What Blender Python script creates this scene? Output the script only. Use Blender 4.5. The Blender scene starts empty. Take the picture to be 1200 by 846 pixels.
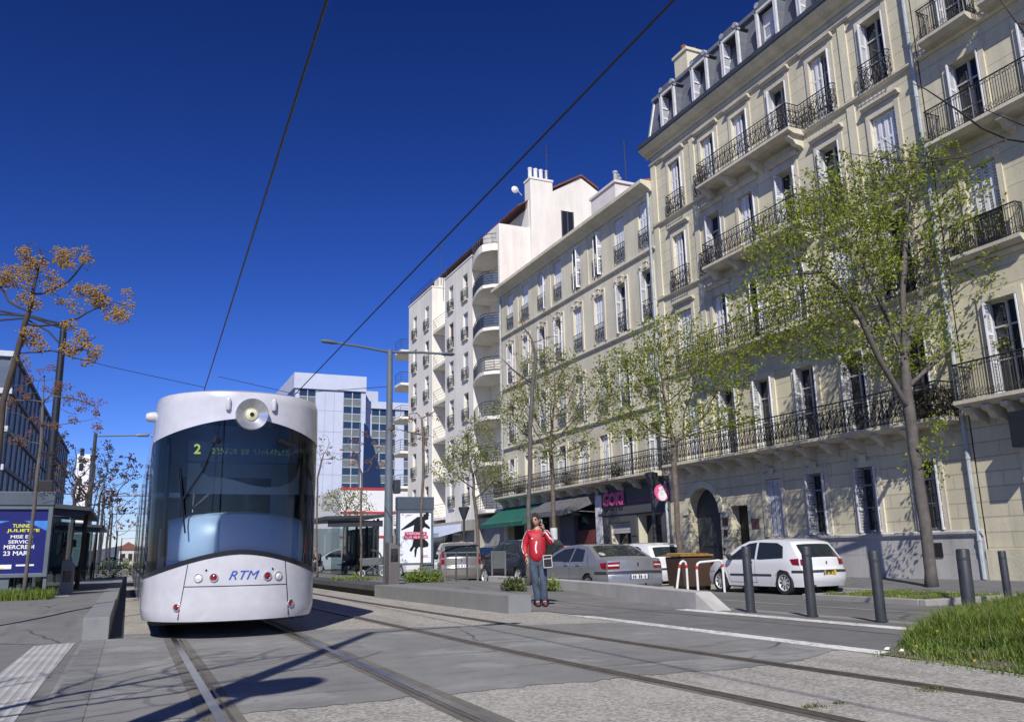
import bpy, bmesh, math, random
from mathutils import Vector, Matrix, noise
R_ = math.radians
sc = bpy.context.scene
COL = sc.collection
random.seed(7)

# ------------------------------------------------------------------ helpers
def loc_of(o):
    v = Vector((0, 0, 0))
    while o is not None:
        v += o.location; o = o.parent
    return v

class MB:
    """collects geometry in one coordinate frame; build() links it as one mesh object"""
    def __init__(s): s.v = []; s.f = []; s.m = []
    def add(s, vs, fs, m=0):
        b = len(s.v); s.v += [tuple(p) for p in vs]
        for f in fs: s.f.append([b + i for i in f]); s.m.append(m)
    def box(s, x0, y0, z0, x1, y1, z1, m=0):
        x0, x1 = min(x0, x1), max(x0, x1); y0, y1 = min(y0, y1), max(y0, y1); z0, z1 = min(z0, z1), max(z0, z1)
        s.add([(x0,y0,z0),(x1,y0,z0),(x1,y1,z0),(x0,y1,z0),(x0,y0,z1),(x1,y0,z1),(x1,y1,z1),(x0,y1,z1)],
              [(0,3,2,1),(4,5,6,7),(0,1,5,4),(1,2,6,5),(2,3,7,6),(3,0,4,7)], m)
        return s
    def poly(s, pts, m=0): s.add(pts, [list(range(len(pts)))], m); return s
    def extr(s, pts, d, m=0):
        n = len(pts); d = Vector(d)
        a = [Vector(p) for p in pts]; b = [p + d for p in a]
        s.add(a + b, [list(range(n))[::-1], list(range(n, 2*n))] + [(i, (i+1) % n, n + (i+1) % n, n + i) for i in range(n)], m)
        return s
    def tube(s, pts, r, n=6, m=0, cap=True):
        pts = [Vector(p) for p in pts]; k = len(pts)
        rs = r if isinstance(r, (list, tuple)) else [r]*k
        b = len(s.v); up = None
        for i, p in enumerate(pts):
            t = (pts[min(i+1, k-1)] - pts[max(i-1, 0)])
            if t.length < 1e-9: t = Vector((0, 0, 1))
            t.normalize()
            if up is None: up = Vector((0,0,1)) if abs(t.z) < .9 else Vector((1,0,0))
            a = t.cross(up)
            if a.length < 1e-6: a = t.cross(Vector((0, 1, 0)))
            a.normalize(); c = a.cross(t); up = c
            for j in range(n):
                q = 2*math.pi*j/n
                s.v.append(tuple(p + (a*math.cos(q) + c*math.sin(q))*rs[i]))
        for i in range(k-1):
            for j in range(n):
                s.f.append([b+i*n+j, b+i*n+(j+1) % n, b+(i+1)*n+(j+1) % n, b+(i+1)*n+j]); s.m.append(m)
        if cap:
            s.f.append([b+j for j in range(n)][::-1]); s.m.append(m)
            s.f.append([b+(k-1)*n+j for j in range(n)]); s.m.append(m)
        return s
    def lathe(s, prof, n=24, o=(0,0,0), ax='z', m=0, cap=True):
        b = len(s.v); o = Vector(o)
        for r, h in prof:
            for j in range(n):
                q = 2*math.pi*j/n; c, d = r*math.cos(q), r*math.sin(q)
                p = {'z': (c, d, h), 'x': (h, c, d), 'y': (d, h, c)}[ax]
                s.v.append(tuple(o + Vector(p)))
        k = len(prof)
        for i in range(k-1):
            for j in range(n):
                s.f.append([b+i*n+j, b+i*n+(j+1) % n, b+(i+1)*n+(j+1) % n, b+(i+1)*n+j]); s.m.append(m)
        if not cap: return s
        if prof[0][0] > 1e-4: s.f.append([b+j for j in range(n)][::-1]); s.m.append(m)
        if prof[-1][0] > 1e-4: s.f.append([b+(k-1)*n+j for j in range(n)]); s.m.append(m)
        return s
    def build(s, name, mt, parent=None, smooth=False, bevel=0, local=False, at=None):
        off = Vector((0, 0, 0)) if (local or parent is None) else loc_of(parent)
        if at is not None: off = Vector(at)
        me = bpy.data.meshes.new(name)
        me.from_pydata([(p[0]-off.x, p[1]-off.y, p[2]-off.z) for p in s.v], [], s.f)
        for q in (mt if isinstance(mt, (list, tuple)) else [mt]): me.materials.append(q)
        if any(s.m): me.polygons.foreach_set('material_index', s.m)
        o = bpy.data.objects.new(name, me); COL.objects.link(o)
        bm = bmesh.new(); bm.from_mesh(me)
        bmesh.ops.recalc_face_normals(bm, faces=bm.faces) if len(bm.faces) < 60000 else None
        if bevel:
            es = [e for e in bm.edges if len(e.link_faces) == 2 and e.calc_face_angle(0) > .5]
            bmesh.ops.bevel(bm, geom=es, offset=bevel, segments=2, affect='EDGES', profile=.6)
        bm.to_mesh(me); bm.free()
        if smooth:
            me.polygons.foreach_set('use_smooth', [True]*len(me.polygons))
            if smooth != 'all':
                me.set_sharp_from_angle(angle=R_(38))
        if parent is not None:
            o.parent = parent
            if at is not None: o.location = Vector(at) - loc_of(parent)
        elif at is not None: o.location = at
        return o

def build_split(mb, name, mt, parent=None, **k):
    """one object per separate piece of the collected geometry"""
    n = len(mb.v); root = list(range(n))
    def find(i):
        while root[i] != i: root[i] = root[root[i]]; i = root[i]
        return i
    for f in mb.f:
        for i in f[1:]: root[find(i)] = find(f[0])
    groups = {}
    for f in mb.f: groups.setdefault(find(f[0]), []).append(f)
    out = []
    for fs in groups.values():
        ids = sorted({i for f in fs for i in f}); mp = {a: b for b, a in enumerate(ids)}
        m = MB(); m.add([mb.v[i] for i in ids], [[mp[i] for i in f] for f in fs]); out.append(m.build(name, mt, parent, **k))
    return out

def tag(o, label=None, cat=None, group=None, kind=None):
    if label: o['label'] = label
    if cat: o['category'] = cat
    if group: o['group'] = group
    if kind: o['kind'] = kind
    return o
def thing(name, label, cat, loc=(0,0,0), rz=0, group=None):
    o = bpy.data.objects.new(name, None); COL.objects.link(o)
    o.location = loc; o.rotation_euler = (0, 0, rz); o.empty_display_size = .2
    return tag(o, label, cat, group)
def children(o): return [c for c in bpy.data.objects if c.parent == o]
KIDS = {}
def copy_tree(o, parent=None, loc=None, rz=None, label=None, group=None):
    c = o.copy(); COL.objects.link(c)
    if parent is not None: c.parent = parent
    if loc is not None: c.location = loc
    if rz is not None: c.rotation_euler[2] = rz
    if label: c['label'] = label
    if group: c['group'] = group
    for ch in o.children: copy_tree(ch, c)
    return c
def struct(name, mb, mt, **k): return tag(mb.build(name, mt, **k), kind='structure')

# ------------------------------------------------------------------ materials
class NT:
    def __init__(s, name):
        s.m = bpy.data.materials.new(name); s.m.use_nodes = True
        s.t = s.m.node_tree; s.b = s.t.nodes['Principled BSDF']
    def n(s, typ, **k):
        x = s.t.nodes.new(typ)
        for a, v in k.items():
            if a[0] == '_': x.inputs[a[1:].replace('_', ' ')].default_value = v
            else: setattr(x, a, v)
        return x
    def l(s, a, b): s.t.links.new(a, b)
    def math(s, op, a, b=None):
        x = s.n('ShaderNodeMath', operation=op)
        for i, q in enumerate((a, b)):
            if q is None: continue
            if isinstance(q, (int, float)): x.inputs[i].default_value = q
            else: s.l(q, x.inputs[i])
        return x.outputs[0]
    def mix(s, f, a, b, bt='MIX'):
        x = s.n('ShaderNodeMix', data_type='RGBA', blend_type=bt)
        for i, q in ((0, f), (6, a), (7, b)):
            if isinstance(q, (int, float)): x.inputs[i].default_value = q
            elif isinstance(q, tuple): x.inputs[i].default_value = q if len(q) == 4 else q + (1,)
            else: s.l(q, x.inputs[i])
        return x.outputs[2]
    def pos(s, obj=False):
        return s.n('ShaderNodeTexCoord').outputs['Object'] if obj else s.n('ShaderNodeNewGeometry').outputs['Position']
    def noise(s, scale, vec, det=4, rough=.55, stretch=None):
        if stretch:
            mp = s.n('ShaderNodeMapping'); mp.inputs['Scale'].default_value = stretch; s.l(vec, mp.inputs[0]); vec = mp.outputs[0]
        x = s.n('ShaderNodeTexNoise'); x.inputs['Scale'].default_value = scale; x.inputs['Detail'].default_value = det
        x.inputs['Roughness'].default_value = rough; s.l(vec, x.inputs['Vector']); return x.outputs['Fac']
    def ramp(s, f, lo, hi):
        x = s.n('ShaderNodeMapRange'); x.inputs[1].default_value = lo; x.inputs[2].default_value = hi; s.l(f, x.inputs[0]); return x.outputs[0]
    def bump(s, h, dist=.01, strength=.6):
        x = s.n('ShaderNodeBump'); x.inputs['Strength'].default_value = strength; x.inputs['Distance'].default_value = dist
        s.l(h, x.inputs['Height']); s.l(x.outputs[0], s.b.inputs['Normal'])
MATS = {}
def mat(name, col, rough=.7, var=.25, vs=1.5, metal=0, spec=.5, coat=0, bump=0, bs=40, obj=False, tint=None):
    if name in MATS: return MATS[name]
    q = NT(name); b = q.b
    b.inputs['Roughness'].default_value = rough; b.inputs['Metallic'].default_value = metal
    b.inputs['Specular IOR Level'].default_value = spec; b.inputs['Coat Weight'].default_value = coat
    b.inputs['Coat Roughness'].default_value = .05
    b.inputs['Base Color'].default_value = tuple(col) + (1,)
    if var:
        P = q.pos(obj)
        f = q.math('ADD', q.math('MULTIPLY', q.noise(vs, P, 6, .6), .65), q.math('MULTIPLY', q.noise(vs*9, P, 3), .35))
        d = tuple(c*(1-var) for c in col); e = tuple(min(1, c*(1+var)) for c in (tint or col))
        q.l(q.mix(q.ramp(f, .33, .67), d, e), b.inputs['Base Color'])
        if bump: q.bump(q.noise(bs, P, 5, .65), bump, .7)
    MATS[name] = q.m
    return q.m

def glass_mat(name, col=(.015,.02,.025), rough=.04):
    if name in MATS: return MATS[name]
    q = NT(name); q.b.inputs['Base Color'].default_value = col + (1,); q.b.inputs['Roughness'].default_value = rough
    q.b.inputs['Specular IOR Level'].default_value = .6
    P = q.pos(); q.bump(q.noise(1.2, P, 2), .01, .25)
    MATS[name] = q.m; return q.m
def clear_glass(name, tint=(.5,.56,.6), refl=.1):
    if name in MATS: return MATS[name]
    q = NT(name); t = q.t
    tr = q.n('ShaderNodeBsdfTransparent'); tr.inputs[0].default_value = tint + (1,)
    gl = q.n('ShaderNodeBsdfGlossy'); gl.inputs['Roughness'].default_value = .03
    fr = q.n('ShaderNodeFresnel'); fr.inputs[0].default_value = 1.5
    mx = q.n('ShaderNodeMixShader'); q.l(q.math('ADD', q.math('MULTIPLY', fr.outputs[0], 1.0), refl*.3), mx.inputs[0])
    q.l(tr.outputs[0], mx.inputs[1]); q.l(gl.outputs[0], mx.inputs[2])
    q.l(mx.outputs[0], t.nodes['Material Output'].inputs['Surface'])
    MATS[name] = q.m; return q.m
def emit_mat(name, col, s):
    if name in MATS: return MATS[name]
    q = NT(name); q.b.inputs['Base Color'].default_value = col + (1,)
    q.b.inputs['Emission Color'].default_value = col + (1,); q.b.inputs['Emission Strength'].default_value = s
    MATS[name] = q.m; return q.m

def stone_mat(name, col, course=.5, joint=.03, horiz=True, dirt=.3, z0=0, vert=0):
    """limestone ashlar: horizontal joints, rain streaks, block to block variation"""
    q = NT(name); P = q.pos()
    sp = q.n('ShaderNodeSeparateXYZ'); q.l(P, sp.inputs[0])
    big = q.noise(.35, P, 5); streak = q.noise(1.4, P, 6, .65, (1.2, 1.6, .10)); fine = q.noise(14, P, 4, .65)
    f = q.math('ADD', q.math('MULTIPLY', big, .4), q.math('ADD', q.math('MULTIPLY', streak, .4), q.math('MULTIPLY', fine, .2)))
    lo = tuple(c*(1-dirt) for c in col); hi = tuple(min(1, c*1.15) for c in col)
    c0 = q.mix(q.ramp(f, .36, .62), lo, hi)
    h = fine
    if horiz:
        zz = q.math('DIVIDE', q.math('SUBTRACT', sp.outputs[2], z0), course)
        # per-course tint
        wn = q.n('ShaderNodeTexWhiteNoise', noise_dimensions='1D'); q.l(q.math('FLOOR', zz), wn.inputs['W'])
        c0 = q.mix(q.math('MULTIPLY', wn.outputs[0], .3), c0, tuple(c*.72 for c in col))
        fr = q.math('FRACT', zz)
        j = q.math('LESS_THAN', fr, joint/course)
        if vert:
            off = q.math('MULTIPLY', q.math('MODULO', q.math('FLOOR', zz), 2), .5)
            fy = q.math('FRACT', q.math('ADD', q.math('DIVIDE', sp.outputs[1], vert), off))
            j = q.math('MAXIMUM', j, q.math('LESS_THAN', fy, joint*.6/vert))
        c0 = q.mix(q.math('MULTIPLY', j, .55), c0, tuple(c*.42 for c in col))
        h = q.math('SUBTRACT', q.math('MULTIPLY', fine, .25), j)
    soot = q.ramp(q.noise(.9, P, 8, .7, (1, 1.1, .22)), .52, .70)
    c0 = q.mix(q.math('MULTIPLY', soot, dirt*1.1), c0, tuple(c*.45 for c in col))
    q.l(c0, q.b.inputs['Base Color']); q.b.inputs['Roughness'].default_value = .88
    q.bump(h, .015, .6)
    MATS[name] = q.m; return q.m

def ground_mat(name, col, agg=0, crack=0, patch=.25, rough=.9, tone=None, patchscale=.5, streak=(1.6,.18,1), stain=0):
    q = NT(name); P = q.pos()
    big = q.noise(patchscale, P, 6, .6); mid = q.noise(3, P, 5); fine = q.noise(90, P, 3, .7)
    f = q.math('ADD', q.math('MULTIPLY', big, .55), q.math('MULTIPLY', mid, .45))
    c0 = q.mix(q.ramp(f, .36, .64), tuple(c*(1-patch) for c in col), tuple(c*(1+patch*.7) for c in (tone or col)))
    h = fine
    if agg:
        vo = q.n('ShaderNodeTexVoronoi'); vo.inputs['Scale'].default_value = agg; q.l(P, vo.inputs['Vector'])
        cr = q.n('ShaderNodeSeparateColor'); q.l(vo.outputs['Color'], cr.inputs[0])
        c0 = q.mix(.55, c0, q.mix(cr.outputs[0], tuple(c*.35 for c in col), tuple(min(1, c*1.7) for c in col)))
        h = q.math('SUBTRACT', 1, vo.outputs['Distance'])
    else:
        c0 = q.mix(.22, c0, q.mix(q.ramp(fine, .3, .7), tuple(c*.4 for c in col), tuple(min(1, c*1.6) for c in col)))
    # oil spots and wear along the driving direction
    st = q.noise(1.3, P, 5, .6, streak)
    c0 = q.mix(q.math('MULTIPLY', q.ramp(st, .56, .72), .4), c0, tuple(c*.5 for c in col))
    if stain:
        s1 = q.ramp(q.noise(.8, P, 7, .62), .54, .60); s2 = q.ramp(q.noise(2.6, P, 6, .6, streak), .58, .66); s3 = q.ramp(q.noise(7, P, 4), .66, .70)
        c0 = q.mix(q.math('MULTIPLY', s1, stain), c0, tuple(min(1, c*1.35) for c in col))
        c0 = q.mix(q.math('MULTIPLY', s2, stain), c0, tuple(c*.6 for c in col)); c0 = q.mix(q.math('MULTIPLY', s3, stain*.8), c0, tuple(c*.42 for c in col))
    if crack:
        vo2 = q.n('ShaderNodeTexVoronoi', feature='DISTANCE_TO_EDGE'); vo2.inputs['Scale'].default_value = crack
        mp = q.n('ShaderNodeMixRGB') ; mp.inputs[0].default_value = .12
        nz = q.n('ShaderNodeTexNoise'); nz.inputs['Scale'].default_value = 2.5; q.l(P, nz.inputs['Vector'])
        q.l(P, mp.inputs[1]); q.l(nz.outputs['Color'], mp.inputs[2]); q.l(mp.outputs[0], vo2.inputs['Vector'])
        k = q.math('LESS_THAN', vo2.outputs['Distance'], .004)
        c0 = q.mix(q.math('MULTIPLY', q.math('MULTIPLY', k, q.ramp(big, .45, .55)), .7), c0, tuple(c*.25 for c in col))
    q.l(c0, q.b.inputs['Base Color']); q.b.inputs['Roughness'].default_value = rough
    q.bump(h, .006 if agg else .003, .7)
    MATS[name] = q.m; return q.m

def leaf_mat(name, a, b, tr=.35):
    q = NT(name); P = q.pos(); b_ = q.b
    f = q.math('ADD', q.math('MULTIPLY', q.noise(1.1, P, 3), .5), q.math('MULTIPLY', q.noise(23, P, 1), .5))
    q.l(q.mix(q.ramp(f, .38, .62), a, b), b_.inputs['Base Color']); b_.inputs['Roughness'].default_value = .55
    tl = q.n('ShaderNodeBsdfTranslucent'); q.l(q.mix(q.ramp(f, .38, .62), a, b), tl.inputs[0])
    mx = q.n('ShaderNodeMixShader'); mx.inputs[0].default_value = tr
    q.l(b_.outputs[0], mx.inputs[1]); q.l(tl.outputs[0], mx.inputs[2])
    q.l(mx.outputs[0], q.t.nodes['Material Output'].inputs['Surface'])
    MATS[name] = q.m; return q.m

# text as mesh geometry: returns (verts, faces) in its own plane, width scaled
def text_geo(txt, height, width=None, bold=0, shear=0):
    cu = bpy.data.curves.new('lettering', 'FONT'); cu.body = txt; cu.size = 1; cu.shear = shear; cu.offset = bold
    cu.resolution_u = 3
    ob = bpy.data.objects.new('lettering', cu); COL.objects.link(ob)
    dg = bpy.context.evaluated_depsgraph_get(); ev = ob.evaluated_get(dg); me = ev.to_mesh()
    vs = [tuple(v.co) for v in me.vertices]; fs = [tuple(p.vertices) for p in me.polygons]
    ev.to_mesh_clear(); bpy.data.objects.remove(ob); bpy.data.curves.remove(cu)
    x0 = min(v[0] for v in vs); x1 = max(v[0] for v in vs); y0 = min(v[1] for v in vs); y1 = max(v[1] for v in vs)
    k = height/(y1-y0); kx = k if width is None else width/(x1-x0)
    return [((v[0]-x0)*kx, (v[1]-y0)*k) for v in vs], fs, (x1-x0)*kx
def put_text(mb, txt, o, ex, ez, height, width=None, centre=True, m=0, bold=0, shear=0, fn=None):
    """lettering laid in the plane o + u*ex + v*ez (or through fn(u, v))"""
    vs, fs, w = text_geo(txt, height, width, bold, shear)
    o = Vector(o); ex = Vector(ex); ez = Vector(ez); dx = -w/2 if centre else 0
    mb.add([(o + ex*(u+dx) + ez*v) if fn is None else fn(u+dx, v) for u, v in vs], fs, m)
    return w
# ------------------------------------------------------------------ camera, sun, sky
cam_d = bpy.data.cameras.new('camera'); cam = bpy.data.objects.new('camera', cam_d); COL.objects.link(cam)
def look():
    f = 980.; cx, cy = 600, 423; vs = (150, 657); ux = 510
    d = Vector((vs[0]-cx, -(vs[1]-cy), -f)).normalized()
    a = (ux-cx)/f; c = -1.; b = -(d[0]*a + d[2]*c)/d[1]
    u = Vector((a, b, c))
    if u.y < 0: u = -u
    u.normalize(); r = d.cross(u)
    return Matrix(((r.x, r.y, r.z), (d.x, d.y, d.z), (u.x, u.y, u.z)))
CAMR = look()
cam.matrix_world = Matrix.Translation((0, 0, 1.05)) @ CAMR.to_4x4()
cam_d.sensor_width = 36; cam_d.lens = 36*980/1200; cam_d.clip_end = 6000; cam_d.clip_start = .05
sc.camera = cam
EYE = Vector((0, 0, 1.05))
def ray(x, y): return CAMR @ Vector((x-600, -(y-423), -980.))
def on_z(x, y, z=0): d = ray(x, y); return EYE + d*((z-1.05)/d.z)
def on_x(x, y, X): d = ray(x, y); return EYE + d*(X/d.x)
def on_y(x, y, Y): d = ray(x, y); return EYE + d*(Y/d.y)

AZ, EL = 28.5, 40.0
sdir = Vector((math.sin(R_(AZ))*math.cos(R_(EL)), math.cos(R_(AZ))*math.cos(R_(EL)), -math.sin(R_(EL))))
sun_d = bpy.data.lights.new('sun', 'SUN'); sun_d.energy = 4.8; sun_d.angle = R_(.53); sun_d.color = (1, .955, .88)
sun = bpy.data.objects.new('sun', sun_d); COL.objects.link(sun); sun.rotation_euler = sdir.to_track_quat('-Z', 'Y').to_euler()
sun.location = (-20, -30, 40)
w = bpy.data.worlds.new('World'); sc.world = w; w.use_nodes = True
nt = w.node_tree; bg = nt.nodes['Background']
sky = nt.nodes.new('ShaderNodeTexSky'); sky.sky_type = 'NISHITA'; sky.sun_disc = False
sky.sun_elevation = R_(EL); sky.sun_rotation = R_(180+AZ)
sky.altitude = 300; sky.air_density = 1.0; sky.dust_density = .15; sky.ozone_density = 3.0
gm = nt.nodes.new('ShaderNodeGamma'); gm.inputs[1].default_value = SKYG if 'SKYG' in globals() else 1.75
hs = nt.nodes.new('ShaderNodeHueSaturation'); hs.inputs['Saturation'].default_value = 1.03; hs.inputs['Value'].default_value = .37; hs.inputs['Hue'].default_value = .5
tint = nt.nodes.new('ShaderNodeMix'); tint.data_type = 'RGBA'; tint.blend_type = 'MULTIPLY'; tint.inputs[0].default_value = 1; tint.inputs[7].default_value = (.81, .82, 1.08, 1)
nt.links.new(sky.outputs[0], tint.inputs[6]); nt.links.new(tint.outputs[2], gm.inputs[0]); nt.links.new(gm.outputs[0], hs.inputs['Color']); nt.links.new(hs.outputs[0], bg.inputs['Color'])
bg.inputs['Strength'].default_value = .062
vs_ = sc.view_settings; vs_.view_transform = 'Standard'; vs_.look = 'None'; vs_.gamma = 1; vs_.use_curve_mapping = False; vs_.exposure = .08
sc.cycles.max_bounces = 6; sc.cycles.diffuse_bounces = 3; sc.cycles.glossy_bounces = 3; sc.cycles.transmission_bounces = 4; sc.cycles.transparent_max_bounces = 12
sc.cycles.use_denoising = True
# ------------------------------------------------------------------ setting: ground, tracks, platforms
def ss(t): t = max(0, min(1, t)); return t*t*(3-2*t)
def zl(y): return .28*ss((y-12.6)/6.5)
def zr(y): return .28*ss((y-15.0)/7)
def lerp_pts(pts, v):
    if v <= pts[0][0]: return pts[0][1]
    for (a, b), (c, d) in zip(pts, pts[1:]):
        if v <= c: return b + (d-b)*(v-a)/(c-a)
    return pts[-1][1]
ROADP = [(7, 0), (9.5, 0), (10.5, -.04), (12, -.1), (15.5, -.2), (30, -.2)]
def zroad(x): return lerp_pts(ROADP, x)

asphalt = ground_mat('asphalt', (.135,.134,.131), patch=.3, crack=.35, stain=.35)
asphalt_light = ground_mat('worn asphalt', (.145,.145,.147), patch=.22, crack=.3, patchscale=.8)
pave_asph = ground_mat('pavement asphalt', (.168,.166,.161), patch=.22, crack=.28, stain=.35)
conc = ground_mat('brushed concrete', (.212,.210,.202), patch=.24, crack=.22, streak=(.22,1.7,1), stain=.75)
aggr = ground_mat('exposed aggregate', (.335,.318,.284), agg=46, patch=.24, stain=.3)
kerb_m = ground_mat('kerb stone', (.30,.29,.27), patch=.2)
block_m = ground_mat('grey granite block', (.21,.215,.22), patch=.15)
white_m = ground_mat('white road paint', (.58,.57,.54), agg=22, patch=.2, stain=.5)
def stud_mat():
    q = NT('white tactile studs'); P = q.pos(); sp = q.n('ShaderNodeSeparateXYZ'); q.l(P, sp.inputs[0])
    fx = q.math('SUBTRACT', q.math('FRACT', q.math('DIVIDE', sp.outputs[0], .075)), .5); fy = q.math('SUBTRACT', q.math('FRACT', q.math('DIVIDE', sp.outputs[1], .075)), .5)
    r = q.math('SQRT', q.math('ADD', q.math('MULTIPLY', fx, fx), q.math('MULTIPLY', fy, fy))); d = q.ramp(r, .36, .26)
    n_ = q.ramp(q.noise(2.2, P, 6), .35, .65)
    q.l(q.mix(d, q.mix(n_, (.30,.30,.295), (.40,.40,.39)), q.mix(n_, (.50,.50,.48), (.66,.65,.62))), q.b.inputs['Base Color']); q.b.inputs['Roughness'].default_value = .8
    q.bump(d, .02, .9); return q.m
stud_m = stud_mat()
soil = ground_mat('bare soil', (.12,.10,.075), patch=.3)

def grid(mb, xs, ys, zf):
    n = len(ys)
    mb.add([(x, y, zf(x, y)) for x in xs for y in ys],
           [(i*n+j, (i+1)*n+j, (i+1)*n+j+1, i*n+j+1) for i in range(len(xs)-1) for j in range(n-1)])
    return mb
def fr(a, b, n): return [a + (b-a)*i/n for i in range(n+1)]

struct('ground', MB().poly([(-900,-200,-.45),(900,-200,-.45),(900,2500,-.45),(-900,2500,-.45)]), asphalt_light)
# tram track bed of light exposed aggregate
struct('track_bed', MB().poly([(-.5,-25,0),(7.0,-25,0),(7.0,300,0),(-.5,300,0)]), aggr)
# smooth concrete crossing over the tracks, ragged casting edges
rn = random.Random(3)
edge_n = [(x, 6.45 + rn.uniform(-.035, .035) + .10*noise.noise((x*1.1, 3, 0)) + .05*noise.noise((x*4.3, 7, 0)) + (.5*ss((x-5.6)/1.3))) for x in fr(-.5, 7.0, 120)]
edge_f = [(x, 14.1 - .42*max(0, x) + rn.uniform(-.04, .04) + .1*noise.noise((x*1.3, 9, 0))) for x in fr(-.5, 7.0, 120)]
mb = MB()
vs = [(x, y, .004) for x, y in edge_n] + [(x, y, .004) for x, y in edge_f]
mb.add(vs, [(i, i+1, 122+i, 121+i) for i in range(120)])
struct('crossing', mb, conc)
mb = MB(); mb.poly([(-.5,-25,.004),(.40,-25,.004),(.40,6.4,.004),(-.5,6.5,.004)])
struct('trackside_paving', mb, conc)
# left pavement with ramp up to the tram stop
ysl = fr(-25, 12, 8) + fr(12.5, 20, 16) + [30, 60, 120, 300]
struct('pavement', grid(MB(), [-60, -20, -8, -4, -2, -1, -.49], ysl, lambda x, y: zl(y)+.002), pave_asph)
# granite edge of the left stop: a block with a blunt end, then the long edge
mb = MB()
mb.box(-.5, 13.3, -.1, -.17, 20, .3)
mb.box(-.5, 20.01, -.1, -.15, 120, .295)
struct('platform', mb, block_m, bevel=.012)
# dark trench between the left edge and the track slab
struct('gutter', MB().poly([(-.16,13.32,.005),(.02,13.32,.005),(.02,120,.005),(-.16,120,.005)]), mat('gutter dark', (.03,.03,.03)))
# band of small dark setts in the pavement at the left
mb = MB(); y = -3
while y < 13.2:
    mb.box(-.46, y, -.02, -.2, y+.34, .009 + rn.uniform(-.002, .002)); y += .37
struct('paving_strip', mb, ground_mat('dark setts', (.18,.18,.178), patch=.3), bevel=.006)
def pix_poly(mb, pts, z=0, up=.006): mb.poly([on_z(x, y, z) + Vector((0,0,up)) for x, y in pts])
mb = MB()
pix_poly(mb, [(-150,860),(-160,800),(0,789),(40,757),(88,753),(55,795),(16,847),(-10,900)])
struct('tactile_paving', mb, stud_m)
mb = MB(); pix_poly(mb, [(-30,741),(0,737),(24,735),(43,724),(0,729),(-30,731)], 0.03, .008)
mb.build('tactile_paving', stud_m)['kind'] = 'structure'
mb = MB(); pix_poly(mb, [(58,697),(78,695.5),(82,698.5),(60,700)], .28, .006)
mb.build('tactile_paving', stud_m)['kind'] = 'structure'

# tram rails: grooved rail set in a dark filler, following the lie of each track
def xr(k, y):
    if k == 0: return .645
    if k == 1: return 2.17
    a = lerp_pts([(0, 4.2), (4.86, 4.05), (8.3, 3.87), (19, 3.62), (40, 3.55)], y)
    return a if k == 2 else a + lerp_pts([(4, 1.55), (26, 1.42)], y)
steel = mat('worn rail steel', (.36,.35,.34), rough=.28, metal=.9, var=.25, vs=6)
steel_dull = mat('rusty rail steel', (.17,.145,.12), rough=.5, metal=.6, var=.3, vs=6)
filler = ground_mat('rail filler', (.15,.14,.12), patch=.45, stain=.6)
rail_lab = ['grooved steel rail under the left side of the tram, polished bright', 'grooved rail running from under the right side of the tram to the bottom edge',
            'dull rail of the free track, the one nearer the tram', 'dull rail of the free track beside the platform kerb and grass']
for k in range(4):
    t = thing('tram_rail', rail_lab[k], 'rail', (xr(k, 12), 12, 0), group='tram rails set in the paving')
    ys = fr(-20, 30, 40) + [45, 70, 110, 180]
    def strip(a, b, z0, z1):
        m = MB()
        for (p, q) in zip(ys, ys[1:]):
            xa, xb = xr(k, p), xr(k, q)
            m.add([(xa+a, p, z1), (xa+b, p, z1), (xb+b, q, z1), (xb+a, q, z1), (xa+a, p, z0), (xa+b, p, z0), (xb+b, q, z0), (xb+a, q, z0)],
                  [(0,1,2,3), (4,5,1,0), (7,6,2,3), (0,4,7,3), (1,5,6,2)])
        return m
    (strip(-.13, .15, 0, .0075) if k < 2 else strip(-.075, .085, 0, .0075)).build('filler', filler, t)
    sgn = 1 if k % 2 == 0 else -1
    strip(-.04 if sgn > 0 else -.03, .03 if sgn > 0 else .04, 0, .016).build('rail_head', steel if k < 2 else steel_dull, t)
    a = .055 if sgn > 0 else -.08
    strip(a, a+.025, 0, .012).build('guard_lip', steel_dull, t)

# right: carriageway falling away from the tracks, white line bands, kerbs
xs = [6.98, 9.5, 10, 10.5, 11.2, 12, 13, 14.2, 15.5, 18.05]
struct('road', grid(MB(), xs, fr(-25, 60, 20) + [90, 140, 300], lambda x, y: zroad(x)), asphalt)
mb = MB()
mb.poly([(6.85,13.3,.006),(6.78,5.0,.006),(7.06,5.0,.006),(7.08,12.6,.006)])
struct('road_marking', mb, white_m)
mb = MB(); mb.poly([(8.95,13.0,.005),(9.0,5,.005),(9.26,5,.005),(9.25,13.4,.005)])
mb.build('road_marking', white_m)['kind'] = 'structure'
struct('cycle_path', MB().poly([(7.09,4,.004),(8.94,4,.004),(8.94,15,.004),(7.09,14.6,.004)]), ground_mat('dark cycle path asphalt', (.15,.149,.147), patch=.25, stain=.4, crack=.3))
struct('bollard_strip', MB().poly([(9.27,4,.004),(10.3,4,-.028),(10.3,13.2,-.028),(9.27,13.2,.004)]), ground_mat('pale worn concrete', (.24,.235,.225), patch=.25))
for q, (xa, xb, ya, yb) in enumerate(((12.6, 12.75, 9, 40), (15.2, 15.32, 17, 60))):
    m = MB(); grid(m, [xa, xb], fr(ya, yb, 4), lambda x, y: zroad(x)+.005)
    m.build('road_marking', ground_mat('worn road paint', (.36,.36,.35), patch=.5))['kind'] = 'structure'
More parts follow.
